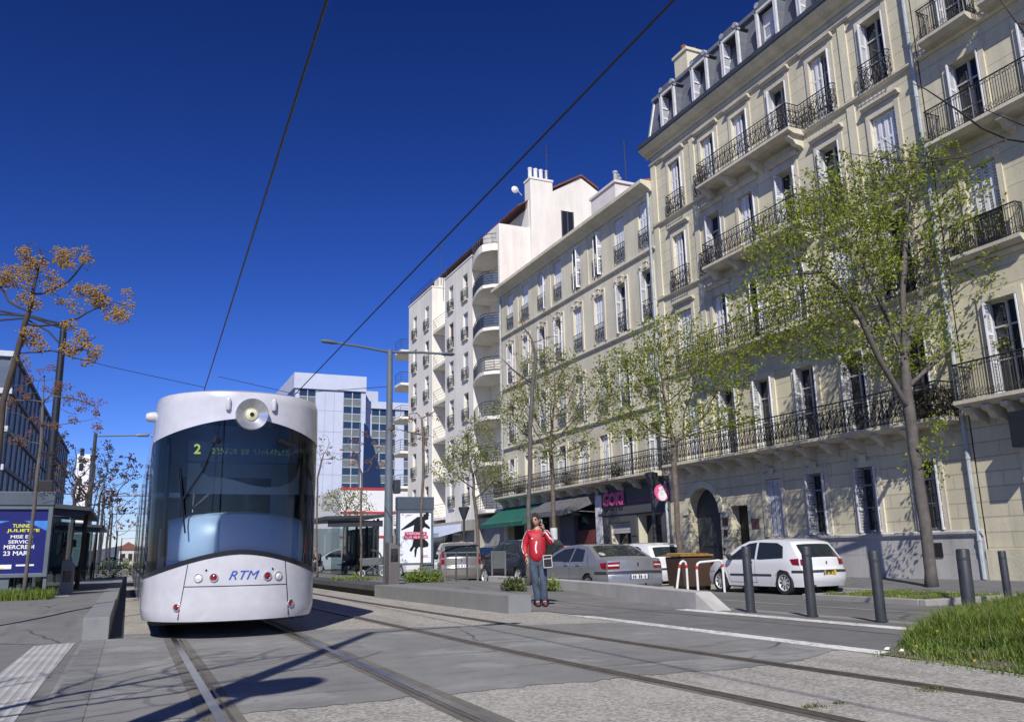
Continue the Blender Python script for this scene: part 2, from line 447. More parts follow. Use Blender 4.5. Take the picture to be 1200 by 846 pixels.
# platform on the right: kerb blocks and ramped top
mb = MB(); y = 14.1; rn2 = random.Random(5)
while y < 22:
    L = min(2.6, 22-y); xa, xb = 6.22 - .04*(y-13.9), 6.22 - .04*(y+L-13.9)
    mb.extr([(xa, y, -.1), (6.66, y, -.1), (6.66, y+L-.006, -.1), (xb, y+L-.006, -.1)], (0, 0, .41)); y += L
struct('platform', mb, block_m, bevel=.006)
mb = MB(); mb.box(5.9, 22.02, .16, 6.75, 95, .30)
mb.build('platform', mat('dark platform nosing', (.075,.077,.08)), bevel=.01)['kind'] = 'structure'
mb = MB(); mb.box(6.02, 22.02, -.1, 6.7, 95, .15)
mb.build('platform', mat('black platform wall', (.02,.02,.022)))['kind'] = 'structure'
def wall_x(y): return lerp_pts([(12.8, 9.25), (20.5, 10.4), (26, 10.75), (90, 10.75)], y)
mb = MB(); ys = [13.0, 14.05] + fr(14.5, 23, 12) + [26, 40, 95]; n = 6
V = []; F = []
for y in ys:
    for i in range(n+1):
        xa = 6.64 if y >= 14.1 else 7.0
        x = xa + (wall_x(y)+.1-xa)*i/n
        z = zr(y)*(1-.45*ss((x-7.5)/3)) + .006
        V.append((x, y, z))
for j in range(len(ys)-1):
    for i in range(n): a = j*(n+1)+i; F.append((a, a+1, a+n+2, a+n+1))
mb.add(V, F); struct('platform_ramp', mb, pave_asph)
# pavement on the far side with kerb, tree pit island
mb = MB(); grid(mb, [18.1, 21.02], fr(5, 80, 30) + [140], lambda x, y: -.08 + .17*(x-18.1)/2.92)
struct('pavement', mb, asphalt_light)
mb = MB(); y = 5
while y < 80: mb.box(17.9, y, -.3, 18.1, y+.99, -.075); y += 1
struct('kerb', mb, kerb_m, bevel=.015)
mb = MB()
for (a, b, c, d) in ((15.1, 12.9, 18.1, 13.08), (15.1, 16.3, 18.1, 16.48), (15.1, 13.09, 15.28, 16.29), (14.9, 22.6, 17.9, 22.78), (14.9, 24.2, 17.9, 24.38), (14.9, 22.79, 15.08, 24.19)):
    mb.box(a, b, -.3, c, d, -.07)
struct('kerb', mb, kerb_m, bevel=.02)
mb = MB(); mb.box(15.29, 13.09, -.3, 17.89, 16.29, -.085); mb.box(15.09, 22.79, -.3, 17.89, 24.19, -.085)
struct('tree_pit', mb, soil)
# hill and far ground
mb = MB(); rn3 = random.Random(11); pts = []
xs = fr(-700, 500, 40)
for x in xs: pts.append((x, 1500, 26 + 18*noise.noise((x*.006, 0, 0)) + 6*noise.noise((x*.03, 2, 0))))
mb.add(pts + [(x, 1380, -.4) for x in xs] + [(x, 1700, -.4) for x in xs],
       [(i, i+1, 42+i, 41+i) for i in range(40)] + [(i, i+1, 83+i, 82+i) for i in range(40)])
struct('hills', mb, mat('far hillside', (.10,.12,.15), var=.3, vs=.01), smooth='all')
# ------------------------------------------------------------------ buildings
FX = 21.0
lime = stone_mat('limestone ashlar', (.64,.59,.43), .52, .03, vert=0, dirt=.27)
lime_plain = stone_mat('limestone plain', (.66,.61,.45), horiz=False, dirt=.27)
lime_rust = stone_mat('rusticated limestone', (.63,.58,.42), .4, .04, dirt=.24, z0=.9, vert=1.5)
render_c = stone_mat('sandy render', (.62,.575,.44), horiz=False, dirt=.27)
render_d = stone_mat('cream render', (.74,.71,.635), horiz=False, dirt=.14)
plinth_m = stone_mat('grey plinth stone', (.46,.45,.43), .75, .02, dirt=.3, vert=1.6)
slate = None
def slate_mat():
    q = NT('slate'); P = q.pos(); b = q.n('ShaderNodeTexBrick'); b.inputs['Scale'].default_value = 4
    mp = q.n('ShaderNodeMapping'); mp.inputs['Rotation'].default_value = (R_(90), 0, R_(90)); q.l(P, mp.inputs[0])
    sp = q.n('ShaderNodeSeparateXYZ'); q.l(P, sp.inputs[0]); cb = q.n('ShaderNodeCombineXYZ'); q.l(sp.outputs[1], cb.inputs[0]); q.l(sp.outputs[2], cb.inputs[1])
    q.l(cb.outputs[0], b.inputs['Vector'])
    b.inputs['Color1'].default_value = (.085,.092,.11,1); b.inputs['Color2'].default_value = (.14,.15,.175,1); b.inputs['Mortar'].default_value = (.06,.06,.07,1)
    b.inputs['Mortar Size'].default_value = .012; b.inputs['Row Height'].default_value = .7; b.inputs['Brick Width'].default_value = 1.0
    q.l(q.mix(q.math('MULTIPLY', q.noise(1.5, P, 5), .6), b.outputs[0], (.18,.19,.215)), q.b.inputs['Base Color']); q.b.inputs['Roughness'].default_value = .55
    q.bump(b.outputs['Fac'], -.01, .5); return q.m
slate = slate_mat()
zinc = mat('zinc', (.30,.32,.35), rough=.45, metal=.5, var=.25, vs=1.2)
zinc_dark = mat('dark zinc gutter', (.07,.08,.095), rough=.5, metal=.3, var=.2)
pipe_m = mat('grey painted pipe', (.36,.40,.42), rough=.5, var=.3, vs=2)
iron = mat('black wrought iron', (.018,.018,.02), rough=.5, var=.3, vs=6)
iron_blue = mat('dark blue grey iron', (.035,.045,.055), rough=.5, var=.3, vs=6)
shut_w = mat('white painted shutters', (.70,.71,.74), rough=.55, var=.13, vs=3)
shut_g = mat('pale grey shutters', (.56,.57,.60), rough=.6, var=.2, vs=3)
frame_w = mat('grey white window frame', (.40,.40,.41), rough=.5, var=.12)
pane = glass_mat('window pane')
curtain = mat('net curtain behind pane', (.32,.32,.31), rough=.25, var=.4, vs=5)
blind_g = mat('grey roller shutter', (.40,.41,.44), rough=.6, var=.12, vs=1)
blind_b = mat('brown roller shutter', (.12,.07,.06), rough=.6, var=.2, vs=1)
terra = mat('terracotta', (.27,.10,.06), rough=.8, var=.35, vs=5)
slab_m = stone_mat('balcony stone', (.60,.55,.44), horiz=False, dirt=.3)
dark_m = mat('dark interior', (.012,.012,.013), rough=.9, var=0)

def wall_holes(mb, X, y0, y1, z0, z1, holes, depth=.34):
    ys = sorted({y0, y1} | {q for h in holes for q in h[:2]}); zs = sorted({z0, z1} | {q for h in holes for q in h[2:]})
    for a, b in zip(ys, ys[1:]):
        for c, d in zip(zs, zs[1:]):
            my, mz = (a+b)/2, (c+d)/2
            if any(h[0] < my < h[1] and h[2] < mz < h[3] for h in holes): continue
            mb.poly([(X,a,c),(X,b,c),(X,b,d),(X,a,d)])
    for a, b, c, d in holes:
        e = X+depth
        mb.poly([(X,a,c),(e,a,c),(e,a,d),(X,a,d)]); mb.poly([(X,b,c),(X,b,d),(e,b,d),(e,b,c)])
        mb.poly([(X,a,d),(e,a,d),(e,b,d),(X,b,d)]); mb.poly([(X,a,c),(X,b,c),(e,b,c),(e,a,c)])
    return mb
def mould(mb, prof, y0, y1, X, z): mb.extr([(X+a, y0, z+b) for a, b in prof], (0, y1-y0, 0)); return mb
CORN = [(.0,0),(-.08,0),(-.12,.1),(-.3,.16),(-.42,.3),(-.5,.32),(-.5,.42),(0,.42)]
STRING = [(0,0),(-.07,.0),(-.12,.07),(-.12,.13),(-.03,.18),(0,.18)]

def iron_rail(mb, path, z0, h, style='scroll', bay=.15):
    path = [Vector(p) for p in path]
    for a, b in zip(path, path[1:]):
        L = (b-a).length; n = max(1, round(L/bay)); d = (b-a)/L; up = Vector((0,0,1))
        A = Vector((a.x, a.y, z0)); D = Vector((d.x, d.y, 0))
        mb.tube([A+up*h, A+D*L+up*h], .022, 4); mb.tube([A+up*.06, A+D*L+up*.06], .014, 4); mb.tube([A+up*(h-.12), A+D*L+up*(h-.12)], .010, 3)
        w = L/n
        for i in range(n+1): 
            mb.tube([A+D*(w*i)+up*.0, A+D*(w*i)+up*h], .019 if i % 8 == 0 else .012, 4 if i % 8 == 0 else 3, cap=False)
        for i in range(n):
            c = A + D*(w*(i+.5)); s = 1 if i % 2 else -1
            if style == 'scroll':
                hh = h-.18
                for k, (cz, r) in enumerate(((.12+hh*.16, .052), (.10+hh*.78, .056))):
                    mb.tube([c + D*(r*math.cos(q)*1.1) + up*(cz + r*math.sin(q)) for q in fr(0, 2*math.pi, 7)], .013, 3, cap=False)
                mb.tube([c + D*(s*.06*math.sin(math.pi*2*u)) + up*(.06+hh*(.2+.62*u)) for u in fr(0, 1, 7)], .017, 3, cap=False)
                mb.tube([c + D*(-s*.05*math.sin(math.pi*1.5*u)) + up*(.06+hh*(.3+.35*u)) for u in fr(0, 1, 4)], .010, 3, cap=False)
            elif style == 'bars':
                mb.tube([c+up*.06, c+up*(h-.12)], .009, 3, cap=False)
                r = .045
                mb.tube([c + D*(r*math.cos(q)) + up*(h-.06 + r*math.sin(q)) for q in fr(0, 2*math.pi, 6)], .008, 3, cap=False)
                mb.tube([c + D*(r*math.cos(q)) + up*(.17 + 1.6*r*math.sin(q)) for q in fr(0, 2*math.pi, 6)], .009, 3, cap=False)
    return mb
def plain_rail(mb, path, z0, h, nh=4, bay=.0):
    path = [Vector((p[0], p[1], 0)) for p in path]
    for k in range(nh+1):
        mb.tube([p + Vector((0,0,z0 + .08 + (h-.08)*k/nh)) for p in path], .026 if k == nh else .016, 4)
    for p in path: mb.tube([p+Vector((0,0,z0)), p+Vector((0,0,z0+h))], .018, 4)

def leaf_panel(w, h):
    """a louvred shutter leaf in its own (u, v, z) frame"""
    b = MB(); t = .018; s = .06
    b.box(0, -t, 0, s, t, h); b.box(w-s, -t, 0, w, t, h)
    cuts = [0, .36*h, .66*h, h]
    for i, c in enumerate(cuts):
        c0 = min(max(c-.04, 0), h-.08); b.box(s, -t, c0, w-s, t, c0+.08)
    n = int(h/.09)
    for i in range(n):
        z = h*(i+.5)/n; b.add([(s, -.012, z-.03), (w-s, -.012, z-.03), (w-s, .012, z+.03), (s, .012, z+.03)], [(0,1,2,3)])
    return b
def place_leaf(mb, w, h, o, ang):
    lf = leaf_panel(w, h); c, s = math.cos(ang), math.sin(ang)
    mb.add([(o[0] + u*s - v*c, o[1] + u*c + v*s, o[2] + z) for u, v, z in lf.v], lf.f)
WIN = {}
def window(parent, X, Y, z, w, h, style='open', sur=None, guard=None, fm=None, sm=None, pm=None, blind=0, bm_=None, sill=False):
    key = (round(w,2), round(h,2), style, sur, guard, fm and fm.name, sm and sm.name, pm and pm.name, round(blind,2), bm_ and bm_.name, sill)
    at = Vector((X, Y, z)) - loc_of(parent)
    if key in WIN:
        return copy_tree(WIN[key], parent, loc=at)
    fm = fm or frame_w; sm = sm or shut_w; pm = pm or pane; hw = w/2
    b = MB(); b.poly([(.28,-hw,0),(.28,hw,0),(.28,hw,h),(.28,-hw,h)])
    root = b.build('window', pm)
    f = MB(); a, c = .215, .272; e = .055
    f.box(a,-hw+.003,.003,c,-hw+e,h-.003); f.box(a,hw-e,.003,c,hw-.003,h-.003); f.box(a,-hw+e,h-e,c,hw-e,h-.003); f.box(a,-hw+e,.003,c,hw-e,e+.04)
    f.box(a,-.035,e+.04,c,.035,h-e); f.box(a+.01,-hw+e,h*.72,c,-.035,h*.72+.05); f.box(a+.01,.035,h*.72,c,hw-e,h*.72+.05)
    f.box(a+.015,-hw+e,h*.38,c,-.035,h*.38+.03); f.box(a+.015,.035,h*.38,c,hw-e,h*.38+.03)
    f.build('frame', fm, root)
    if sur:
        s = MB(); q = .16; t = -.055
        s.box(t,-hw-q,0,.0,-hw-.002,h+.002); s.box(t,hw+.002,0,0,hw+q,h+.002); s.box(t,-hw-q,h+.003,0,hw+q,h+.2)
        if sur == 'cornice':
            mould(s, [(0,0),(-.1,0),(-.17,.08),(-.2,.08),(-.2,.14),(0,.16)], -hw-q-.08, hw+q+.08, 0, h+.33)
            s.box(-.03,-hw-q+.05,h+.201,0,hw+q-.05,h+.329)
        if sur == 'crest':
            s.box(-.1,-.13,h+.1,-.056,.13,h+.34); s.box(-.13,-.17,h+.34,-.0,.17,h+.39)
            s.box(-.1,-hw-q,h+.2,0,-hw+.06,h+.27); s.box(-.1,hw-.06,h+.2,0,hw+q,h+.27)
        s.build('surround', slab_m if sur != 'plain' else lime_plain, root)
    lw = hw-.012
    def one(ox, oy, ang, w_=None):
        m = MB(); place_leaf(m, w_ or lw, h-.03, (ox, oy, .015), ang); m.build('shutter', sm, root)
    # angle: leaf runs along +y at 0, +x at 90 degrees
    if style == 'open':      # folded back against both reveals
        one(.2, hw-.03, R_(-90), .34); one(.2, -hw+.03, R_(-93), .34)
    elif style == 'wide':    # leaves standing square to the facade
        one(.2, hw-.03, R_(-97), .36); one(.2, -hw+.03, R_(-88), .28)
    elif style == 'closed':
        one(.1, -hw+.01, 0, lw/2-.006); one(.1, -hw+.01+lw/2, 0, lw/2-.006); one(.1, .004, 0, lw/2-.006); one(.1, .004+lw/2, 0, lw/2-.006)
    elif style == 'half':
        one(.1, .004, 0, lw*.5); one(.1, .004+lw*.5, R_(6), lw*.48); one(.18, -hw+.03, R_(-91), .3)
    elif style == 'ajar':
        one(.12, hw-.02, R_(180+38), lw); one(.12, -hw+.02, R_(-70), .36)
    if blind:
        m = MB(); n = max(3, int(h*blind/.09))
        for i in range(n):
            m.box(.15, -hw+.02, h-(i+1)*h*blind/n+.006, .19, hw-.02, h-i*h*blind/n)
        m.build('roller_blind', bm_ or blind_g, root)
    if sill:
        m = MB(); m.box(-.1, -hw-.08, -.09, .2, hw+.08, -.002); m.build('sill', slab_m, root)
    if guard:
        m = MB(); mm = iron
        if guard == 'scroll': iron_rail(m, [(.02,-hw-.1),(-.2,-hw-.1),(-.2,hw+.1),(.02,hw+.1)], -.12, .95, 'scroll', .16)
        elif guard == 'flat': iron_rail(m, [(-.05,-hw-.02),(-.05,hw+.02)], .05, .92, 'scroll', .17); mm = iron_blue
        elif guard == 'bow':
            P = [(.0,-hw-.05),(-.16,-hw-.05),(-.2,0),(-.16,hw+.05),(0,hw+.05)]
            iron_rail(m, P, .02, .8, 'scroll', .16); mm = iron_blue
        elif guard == 'grille':
            for i in range(7): m.tube([(.05,-hw+w*i/6*.96+.015,0),(.05,-hw+w*i/6*.96+.015,h)], .012, 4)
            for zz in (.3, h/2, h-.3): m.tube([(.05,-hw,zz),(.05,hw,zz)], .012, 4)
        elif guard == 'low': iron_rail(m, [(.05,-hw),(.05,hw)], .0, .95, 'bars', .1)
        m.build('window_guard', mm, root)
    root.parent = parent; root.location = at
    WIN[key] = root
    return root

def corbel(mb, X, y, z, p, w=.2, h=.45):
    mb.extr([(X, y-w/2, z), (X-p*.85, y-w/2, z), (X-p*.85, y-w/2, z-h*.22), (X-p*.6, y-w/2, z-h*.38), (X-p*.45, y-w/2, z-h*.7), (X-p*.15, y-w/2, z-h*.8), (X, y-w/2, z-h)], (0, w, 0))
def balcony(parent, X, y0, y1, z, p, rail_h, style='scroll', corbels=(), rm=None, path=None, plan=None):
    m = MB()
    if plan is None:
        prof = [(0,-.2),(-p*.7,-.2),(-p*.9,-.13),(-p,-.1),(-p,0),(0,0)]
        mould(m, prof, y0, y1, X, z)
    else: m.extr([(x, y, z-.16) for x, y in plan], (0,0,.16))
    for c in corbels: corbel(m, X, c, z-.2, p)
    o = m.build('balcony', slab_m, parent)
    r = MB(); q = p-.07
    if style == 'plain': plain_rail(r, path, z, rail_h)
    else: iron_rail(r, path or [(X, y0+.05), (X-q, y0+.05), (X-q, y1-.05), (X, y1-.05)], z, rail_h, style)
    r.build('railing', rm or iron, o)
    return o
def downpipe(parent, y, z0, z1, X=FX, r=.06):
    m = MB(); m.tube([(X-.1, y, z0), (X-.1, y, z1)], r, 8)
    z = z0+1
    while z < z1: m.tube([(X-.1,y,z),(X-.1,y,z+.06)], r+.015, 8); z += 2.2
    return m.build('downpipe', pipe_m, parent, smooth=True)

# ---- building with the mansard roof (two thirds of the right side of the picture)
A = thing('apartment_building', 'cream stone apartment house with slate mansard roof, dormers and long wrought iron balconies', 'building', (FX, 23, 0))
AY0, AY1 = 15.78, 30.2
cols = [28.33, 25.95, 23.9, 21.72, 19.58, 17.25]
st4 = ['half','half','half','wide','half','wide']; st3 = ['half','wide','half','open','wide','closed']
st2 = ['closed','half','ajar','half','closed','open']; st1 = ['closed','wide','open','wide','wide','wide']
holes = []
W4 = .98
for y in cols:
    holes += [(y-W4/2, y+W4/2, 15.58, 17.95), (y-W4/2, y+W4/2, 12.08, 14.5), (y-W4/2, y+W4/2, 8.5, 11.0), (y-W4/2, y+W4/2, 4.55, 7.15)]
m = MB(); wall_holes(m, FX, AY0, AY1, 4.2, 18.9, holes); m.build('wall', lime, A)
for i, y in enumerate(cols):
    end = i in (0, 5)
    window(A, FX, y, 15.58, W4, 2.37, st4[i], 'cornice', 'scroll' if end else None, pm=curtain if i == 2 else pane)
    window(A, FX, y, 12.08, W4, 2.42, st3[i], 'cornice', 'scroll' if end else None)
    window(A, FX, y, 8.5, W4, 2.5, st2[i], 'cornice', 'scroll' if end else None, pm=curtain if i == 3 else pane)
    window(A, FX, y, 4.55, W4, 2.6, st1[i], 'plain')
# ground floor
gh = [(23.42, 24.26, 1.42, 3.45), (21.32, 22.14, 1.42, 3.45), (19.16, 19.98, 1.42, 3.45), (16.94, 17.76, 1.42, 3.45), (25.35, 26.35, .0, 2.62), (27.0, 29.05, .0, 3.45)]
m = MB(); wall_holes(m, FX, AY0, AY1, .0, 4.2, gh, .5)
arc = [(FX, 28.025 + 1.025*math.cos(q), 2.42 + 1.02*math.sin(q)) for q in fr(0, math.pi, 14)]
for s in (0, 1):
    half = arc[:8] if s == 0 else arc[7:]
    cy_ = 29.05 if s == 0 else 27.0
    for a_, b_ in zip(half, half[1:]):
        m.poly([a_, b_, (FX, cy_, 3.451)]); m.poly([a_, b_, (b_[0]+.5, b_[1], b_[2]), (a_[0]+.5, a_[1], a_[2])])
m.build('ground_floor_wall', lime_rust, A)
for k, (a_, b_, c_, d_) in enumerate(gh[:4]):
    window(A, FX, (a_+b_)/2, c_, b_-a_, d_-c_, 'closed' if k == 0 else 'open', 'crest', None if k == 0 else 'grille', sm=shut_g)
m = MB(); m.box(FX+.42, 27.0, .0, FX+.48, 29.05, 3.45)
dr = m.build('carriage_door', mat('dark grey door', (.045,.05,.055), rough=.5, var=.2), A)
m = MB()
for yy in (27.1, 28.08):
    for (c_, d_) in ((.2, 1.0), (1.15, 2.3)): m.box(FX+.395, yy+.05, c_, FX+.419, yy+.8, d_)
m.build('door_panel', mat('dark grey door panel', (.06,.065,.07), rough=.5), dr)
m = MB(); m.box(FX+.42, 25.35, 0, FX+.48, 26.35, 2.62); m.build('door', mat('dark brown door', (.03,.025,.02)), A)
m = MB()
arcs = [((1.025+d), x) for d, x in ((.0, 0), (.28, 0))]
for q0, q1 in zip(fr(0, math.pi, 14), fr(0, math.pi, 14)[1:]):
    P = lambda r, q, x: (x, 28.025 + r*math.cos(q), 2.42 + r*math.sin(q))
    m.add([P(1.03,q0,FX-.06),P(1.03,q1,FX-.06),P(1.3,q1,FX-.06),P(1.3,q0,FX-.06),P(1.03,q0,FX),P(1.03,q1,FX),P(1.3,q1,FX),P(1.3,q0,FX)], [(0,1,2,3),(0,1,5,4),(3,2,6,7)])
m.build('arch_surround', lime_plain, A)
m = MB(); m.box(FX-.09, AY0, .0, FX, 23.3, .62); m.box(FX-.06, AY0, .622, FX, 23.3, 1.25); mould(m, STRING, AY0, 23.3, FX-.02, 1.24)
m.build('plinth', plinth_m, A)
m = MB()
for y in (21.73, 17.35): m.box(FX-.094, y-.25, .68, FX-.07, y+.25, 1.08)
build_split(m, 'cellar_vent', dark_m, A)
m = MB(); m.box(FX-.03, 24.75, 1.75, FX, 25.15, 2.1); m.box(FX-.03, 26.55, 1.9, FX, 26.85, 2.2); m.box(FX-.03, 26.6, 1.5, FX, 26.82, 1.75); build_split(m, 'wall_plate', mat('brown metal plate', (.10,.06,.05)), A)
# string courses, pilasters, cornice
m = MB()
for z in (15.4, 11.9, 8.32): mould(m, STRING, AY0, AY1, FX, z-.0)
mould(m, CORN, AY0-.0, AY1+.2, FX, 18.9); mould(m, STRING, AY0, AY1, FX, 18.45)
build_split(m, 'cornice', lime_plain, A)
m = MB()
for y in (27.05, 18.45):
    for z0, z1 in ((4.5, 8.3), (8.55, 11.88), (12.1, 15.38), (15.6, 18.43)): m.box(FX-.05, y-.16, z0, FX, y+.16, z1)
for z0, z1 in ((4.5, 8.3), (8.55, 11.88), (12.1, 15.38), (15.6, 18.43)): m.box(FX-.05, AY1-.4, z0, FX, AY1-.01, z1)
build_split(m, 'pilaster', lime_plain, A)
S_ = lambda X, a, b, c, d, p, s: [(X, a), (X-s, a), (X-s, b), (X-p, b), (X-p, c), (X-s, c), (X-s, d), (X, d)]
for z in (15.55, 12.05):
    o = balcony(A, FX, 20.55, 25.95, z, .8, .95, corbels=(20.8, 22.9, 24.4, 25.7), path=S_(FX, 18.95, 20.6, 25.9, 26.85, .74, .2))
balcony(A, FX, 18.95, 26.85, 8.47, .8, .95, corbels=(19.2, 21.0, 22.8, 24.9, 26.6))
balcony(A, FX, 16.0, 29.6, 4.5, .8, 1.0, corbels=[16.4 + 1.06*i for i in range(13)])
downpipe(A, 15.9, .1, 18.9)
# mansard roof and dormers
rf = MB(); rf.extr([(FX-.1, AY0, 19.36), (FX+.45, AY0, 21.95), (FX+7, AY0, 23.0), (FX+12.2, AY0, 19.36)], (0, AY1-AY0, 0))
roof = rf.build('roof', slate, A)
m = MB(); m.box(FX+.3, AY0, 21.9, FX+.62, AY1+.04, 22.06); m.tube([(FX-.08, AY1, 19.4), (FX+.45, AY1, 21.95)], .09, 8)
m.tube([(FX-.06, 26.9, 19.5), (FX+.44, 26.9, 21.9)], .08, 8); m.build('ridge_trim', zinc, roof)
m = MB(); m.extr([(FX-.56, AY0, 19.33), (FX-.2, AY0, 19.33), (FX-.2, AY0, 19.52), (FX-.56, AY0, 19.52)], (0, AY1-AY0+.2, 0)); m.build('gutter', zinc_dark, roof)
dm = None
for i, y in enumerate(cols + [15.2]):
    if i == 6: break
    m = MB(); x0 = FX-.05
    x0 = FX-.22; m.box(x0, y-.57, 19.53, x0+.098, y-.43, 21.3); m.box(x0, y+.43, 19.53, x0+.098, y+.57, 21.3); m.box(x0, y-.57, 21.301, x0+.098, y+.57, 21.42)
    d = m.build('dormer', mat('white dormer woodwork', (.62,.62,.62), rough=.5, var=.2, vs=4), A, bevel=.01)
    m = MB(); m.box(x0+.10, y-.56, 19.53, FX+.42, y-.46, 21.3); m.box(x0+.10, y+.46, 19.53, FX+.42, y+.56, 21.3); m.extr([(x0+.0, y-.64, 21.43), (x0+.0, y+.64, 21.43), (x0+.0, y+.3, 21.72), (x0, y-.3, 21.72)], (.9, 0, .0)); m.build('dormer_roof', slate, d)
    m = MB(); m.poly([(FX+.3, y-.46, 19.6), (FX+.3, y+.46, 19.6), (FX+.3, y+.46, 21.3), (FX+.3, y-.46, 21.3)]); m.build('pane', blind_g if i in (3,) else pane, d)
    m = MB()
    for s in (-1, 1):
        m.lathe([(.0,0),(.12,0),(.12,.14),(.0,.14)], 12, (x0-.02, y+s*.42, 21.62), 'x'); m.lathe([(0,0),(.08,0),(.08,.12),(0,.12)], 10, (x0+.0, y+s*.55, 21.38), 'x')
        m.lathe([(0,0),(.09,0),(.09,.1),(0,.1)], 10, (x0+.04, y+s*.64, 19.68), 'x')
    build_split(m, 'scroll', mat('weathered zinc ornament', (.36,.37,.39), rough=.6, var=.3, vs=5), d)
    m = MB()
    if i == 3:
        place_leaf(m, .44, 1.68, (x0+.3, y-.45, 19.6), 0); place_leaf(m, .44, 1.68, (x0+.3, y+.01, 19.6), 0)
    else:
        place_leaf(m, .45, 1.68, (x0+.42, y+.42, 19.6), R_(-95))
    m.build('shutter', shut_w, d)
m = MB(); c0 = on_y(808, 68, 29.4)
m.box(c0.x-.55, 28.9, 21, c0.x+.55, 29.9, c0.z); m.box(c0.x-.62, 28.82, c0.z, c0.x+.62, 29.98, c0.z+.14)
ch = m.build('chimney', lime_plain, A)
m = MB()
for dx in (-.3, .25): m.lathe([(.13,0),(.12,.3),(.15,.34),(.15,.4)], 10, (c0.x+dx, 29.4, c0.z+.14))
m.build('chimney_pot', terra, ch, smooth=True)
m = MB(); m.box(FX+.005, AY1-.02, 0.0, FX+12, AY1, 19.3); m.box(FX+12, AY0, 0, FX+12.2, AY1, 19.3); m.build('side_wall', render_c, A)

# ---- building at the right edge
B = thing('apartment_building', 'stone apartment house at the right edge with slender baluster balconies and a shop recess', 'building', (FX, 10, 0))
BY0, BY1 = 3.0, 15.76
bc = [14.35, 12.15, 9.9, 7.6, 5.3]
holes = []
for y in bc: holes += [(y-.5, y+.5, 15.75, 18.2), (y-.5, y+.5, 12.45, 14.75), (y-.5, y+.5, 9.0, 11.4), (y-.5, y+.5, 4.85, 7.5)]
m = MB(); wall_holes(m, FX+.02, BY0, BY1, 4.4, 20, holes); m.build('wall', lime, B)
sB = ['wide','open','half','closed','open']
for i, y in enumerate(bc):
    window(B, FX+.02, y, 15.75, 1.0, 2.45, sB[(i+1) % 5], 'plain')
    window(B, FX+.02, y, 12.45, 1.0, 2.3, sB[i], 'plain')
    window(B, FX+.02, y, 9.0, 1.0, 2.4, 'closed' if i == 0 else sB[(i+2) % 5], 'plain', 'low', sm=shut_w)
    window(B, FX+.02, y, 4.85, 1.0, 2.65, sB[i], 'plain')
m = MB(); wall_holes(m, FX+.02, BY0, BY1, 0, 4.4, [(8.6, 14.2, 0, 3.9)], 1.0); m.build('ground_floor_wall', lime_rust, B)
m = MB(); m.extr([(FX+.019, 14.2, .9), (FX-.1, 14.27, .9), (FX-.1, 14.40, .9), (FX+.019, 14.47, .9)], (0,0,3.3)); m.box(FX-.1, 14.15, 0, FX+.018, BY1, .88)
build_split(m, 'pilaster', lime_plain, B)
m = MB(); m.poly([(FX+.9, 8.6, 0), (FX+.9, 14.2, 0), (FX+.9, 14.2, 3.9), (FX+.9, 8.6, 3.9)]); m.build('shop_window', pane, B)
for y in ((13.67-.0, 15.28),): balcony(B, FX+.02, y[0], y[1], 15.7, .6, 1.0, 'bars')
balcony(B, FX+.02, 11.0, 13.3, 15.7, .6, 1.0, 'bars')
balcony(B, FX+.02, BY0, 15.4, 12.4, .7, 1.0, 'bars', corbels=(15.1, 13.2, 11.1, 8.8))
balcony(B, FX+.02, 13.3, 15.4, 8.95, .35, .9, 'bars')
balcony(B, FX+.02, BY0, 15.55, 4.8, .85, 1.0, 'bars', corbels=[15.3-.55*i for i in range(14)])
m = MB(); mould(m, STRING, BY0, BY1-.05, FX+.02, 15.42); mould(m, STRING, BY0, BY1-.05, FX+.02, 8.6); mould(m, CORN, BY0, BY1-.05, FX+.02, 19.9); build_split(m, 'cornice', lime_plain, B)
m = MB(); m.box(FX+.03, BY0, 20.33, FX+12, BY1, 20.5); m.box(FX+.03, BY0, 0, FX+12, BY0+.1, 20.3); m.box(FX+12, BY0, 0, FX+12.1, BY1, 20.3); m.build('roof', zinc, B)
m = MB(); p = on_x(1197, 503, FX-.5); m.box(FX-.75, p.y-.35, p.z-.45, FX-.35, p.y+.15, p.z+.45); m.tube([(FX-.4, p.y-.1, p.z+.3), (FX+.1, p.y-.1, p.z+.3)], .03, 6)
ls = m.build('sign_box', mat('black metal', (.015,.016,.018), rough=.5), B, bevel=.02)
m = MB(); m.lathe([(0,0),(.12,0),(.12,.05),(0,.08)], 14, (FX-.55, p.y-.36, p.z+.05), 'y'); m.build('round_lamp', mat('white lens', (.75,.75,.75), rough=.3), ls)


# ---- lower building in the middle with shops
Cb = thing('apartment_building', 'lower sandy rendered house between the mansard house and the white block, shops at street level', 'building', (FX, 39, 0))
CY0, CY1 = 30.22, 48.2
cc = [31.05, 33.28, 35.5, 37.76, 39.95, 42.05, 44.3, 46.55]
holes = []; wc = .92
for y in cc: holes += [(y-wc/2, y+wc/2, 14.78, 17.1), (y-wc/2, y+wc/2, 11.3, 13.72), (y-wc/2, y+wc/2, 7.6, 9.95), (y-wc/2, y+wc/2, 4.4, 6.6)]
m = MB(); wall_holes(m, FX+.01, CY0, CY1, 4.1, 17.75, holes, .3); m.build('wall', render_c, Cb)
s4 = ['closed','closed','ajar','ajar','closed','half','closed','closed']; s3 = ['wide','wide','closed','closed','open','wide','half','open']
s2 = ['half','open','closed','half','closed','open','half','wide']; s1 = ['wide','open','half','closed','wide','open','closed','open']
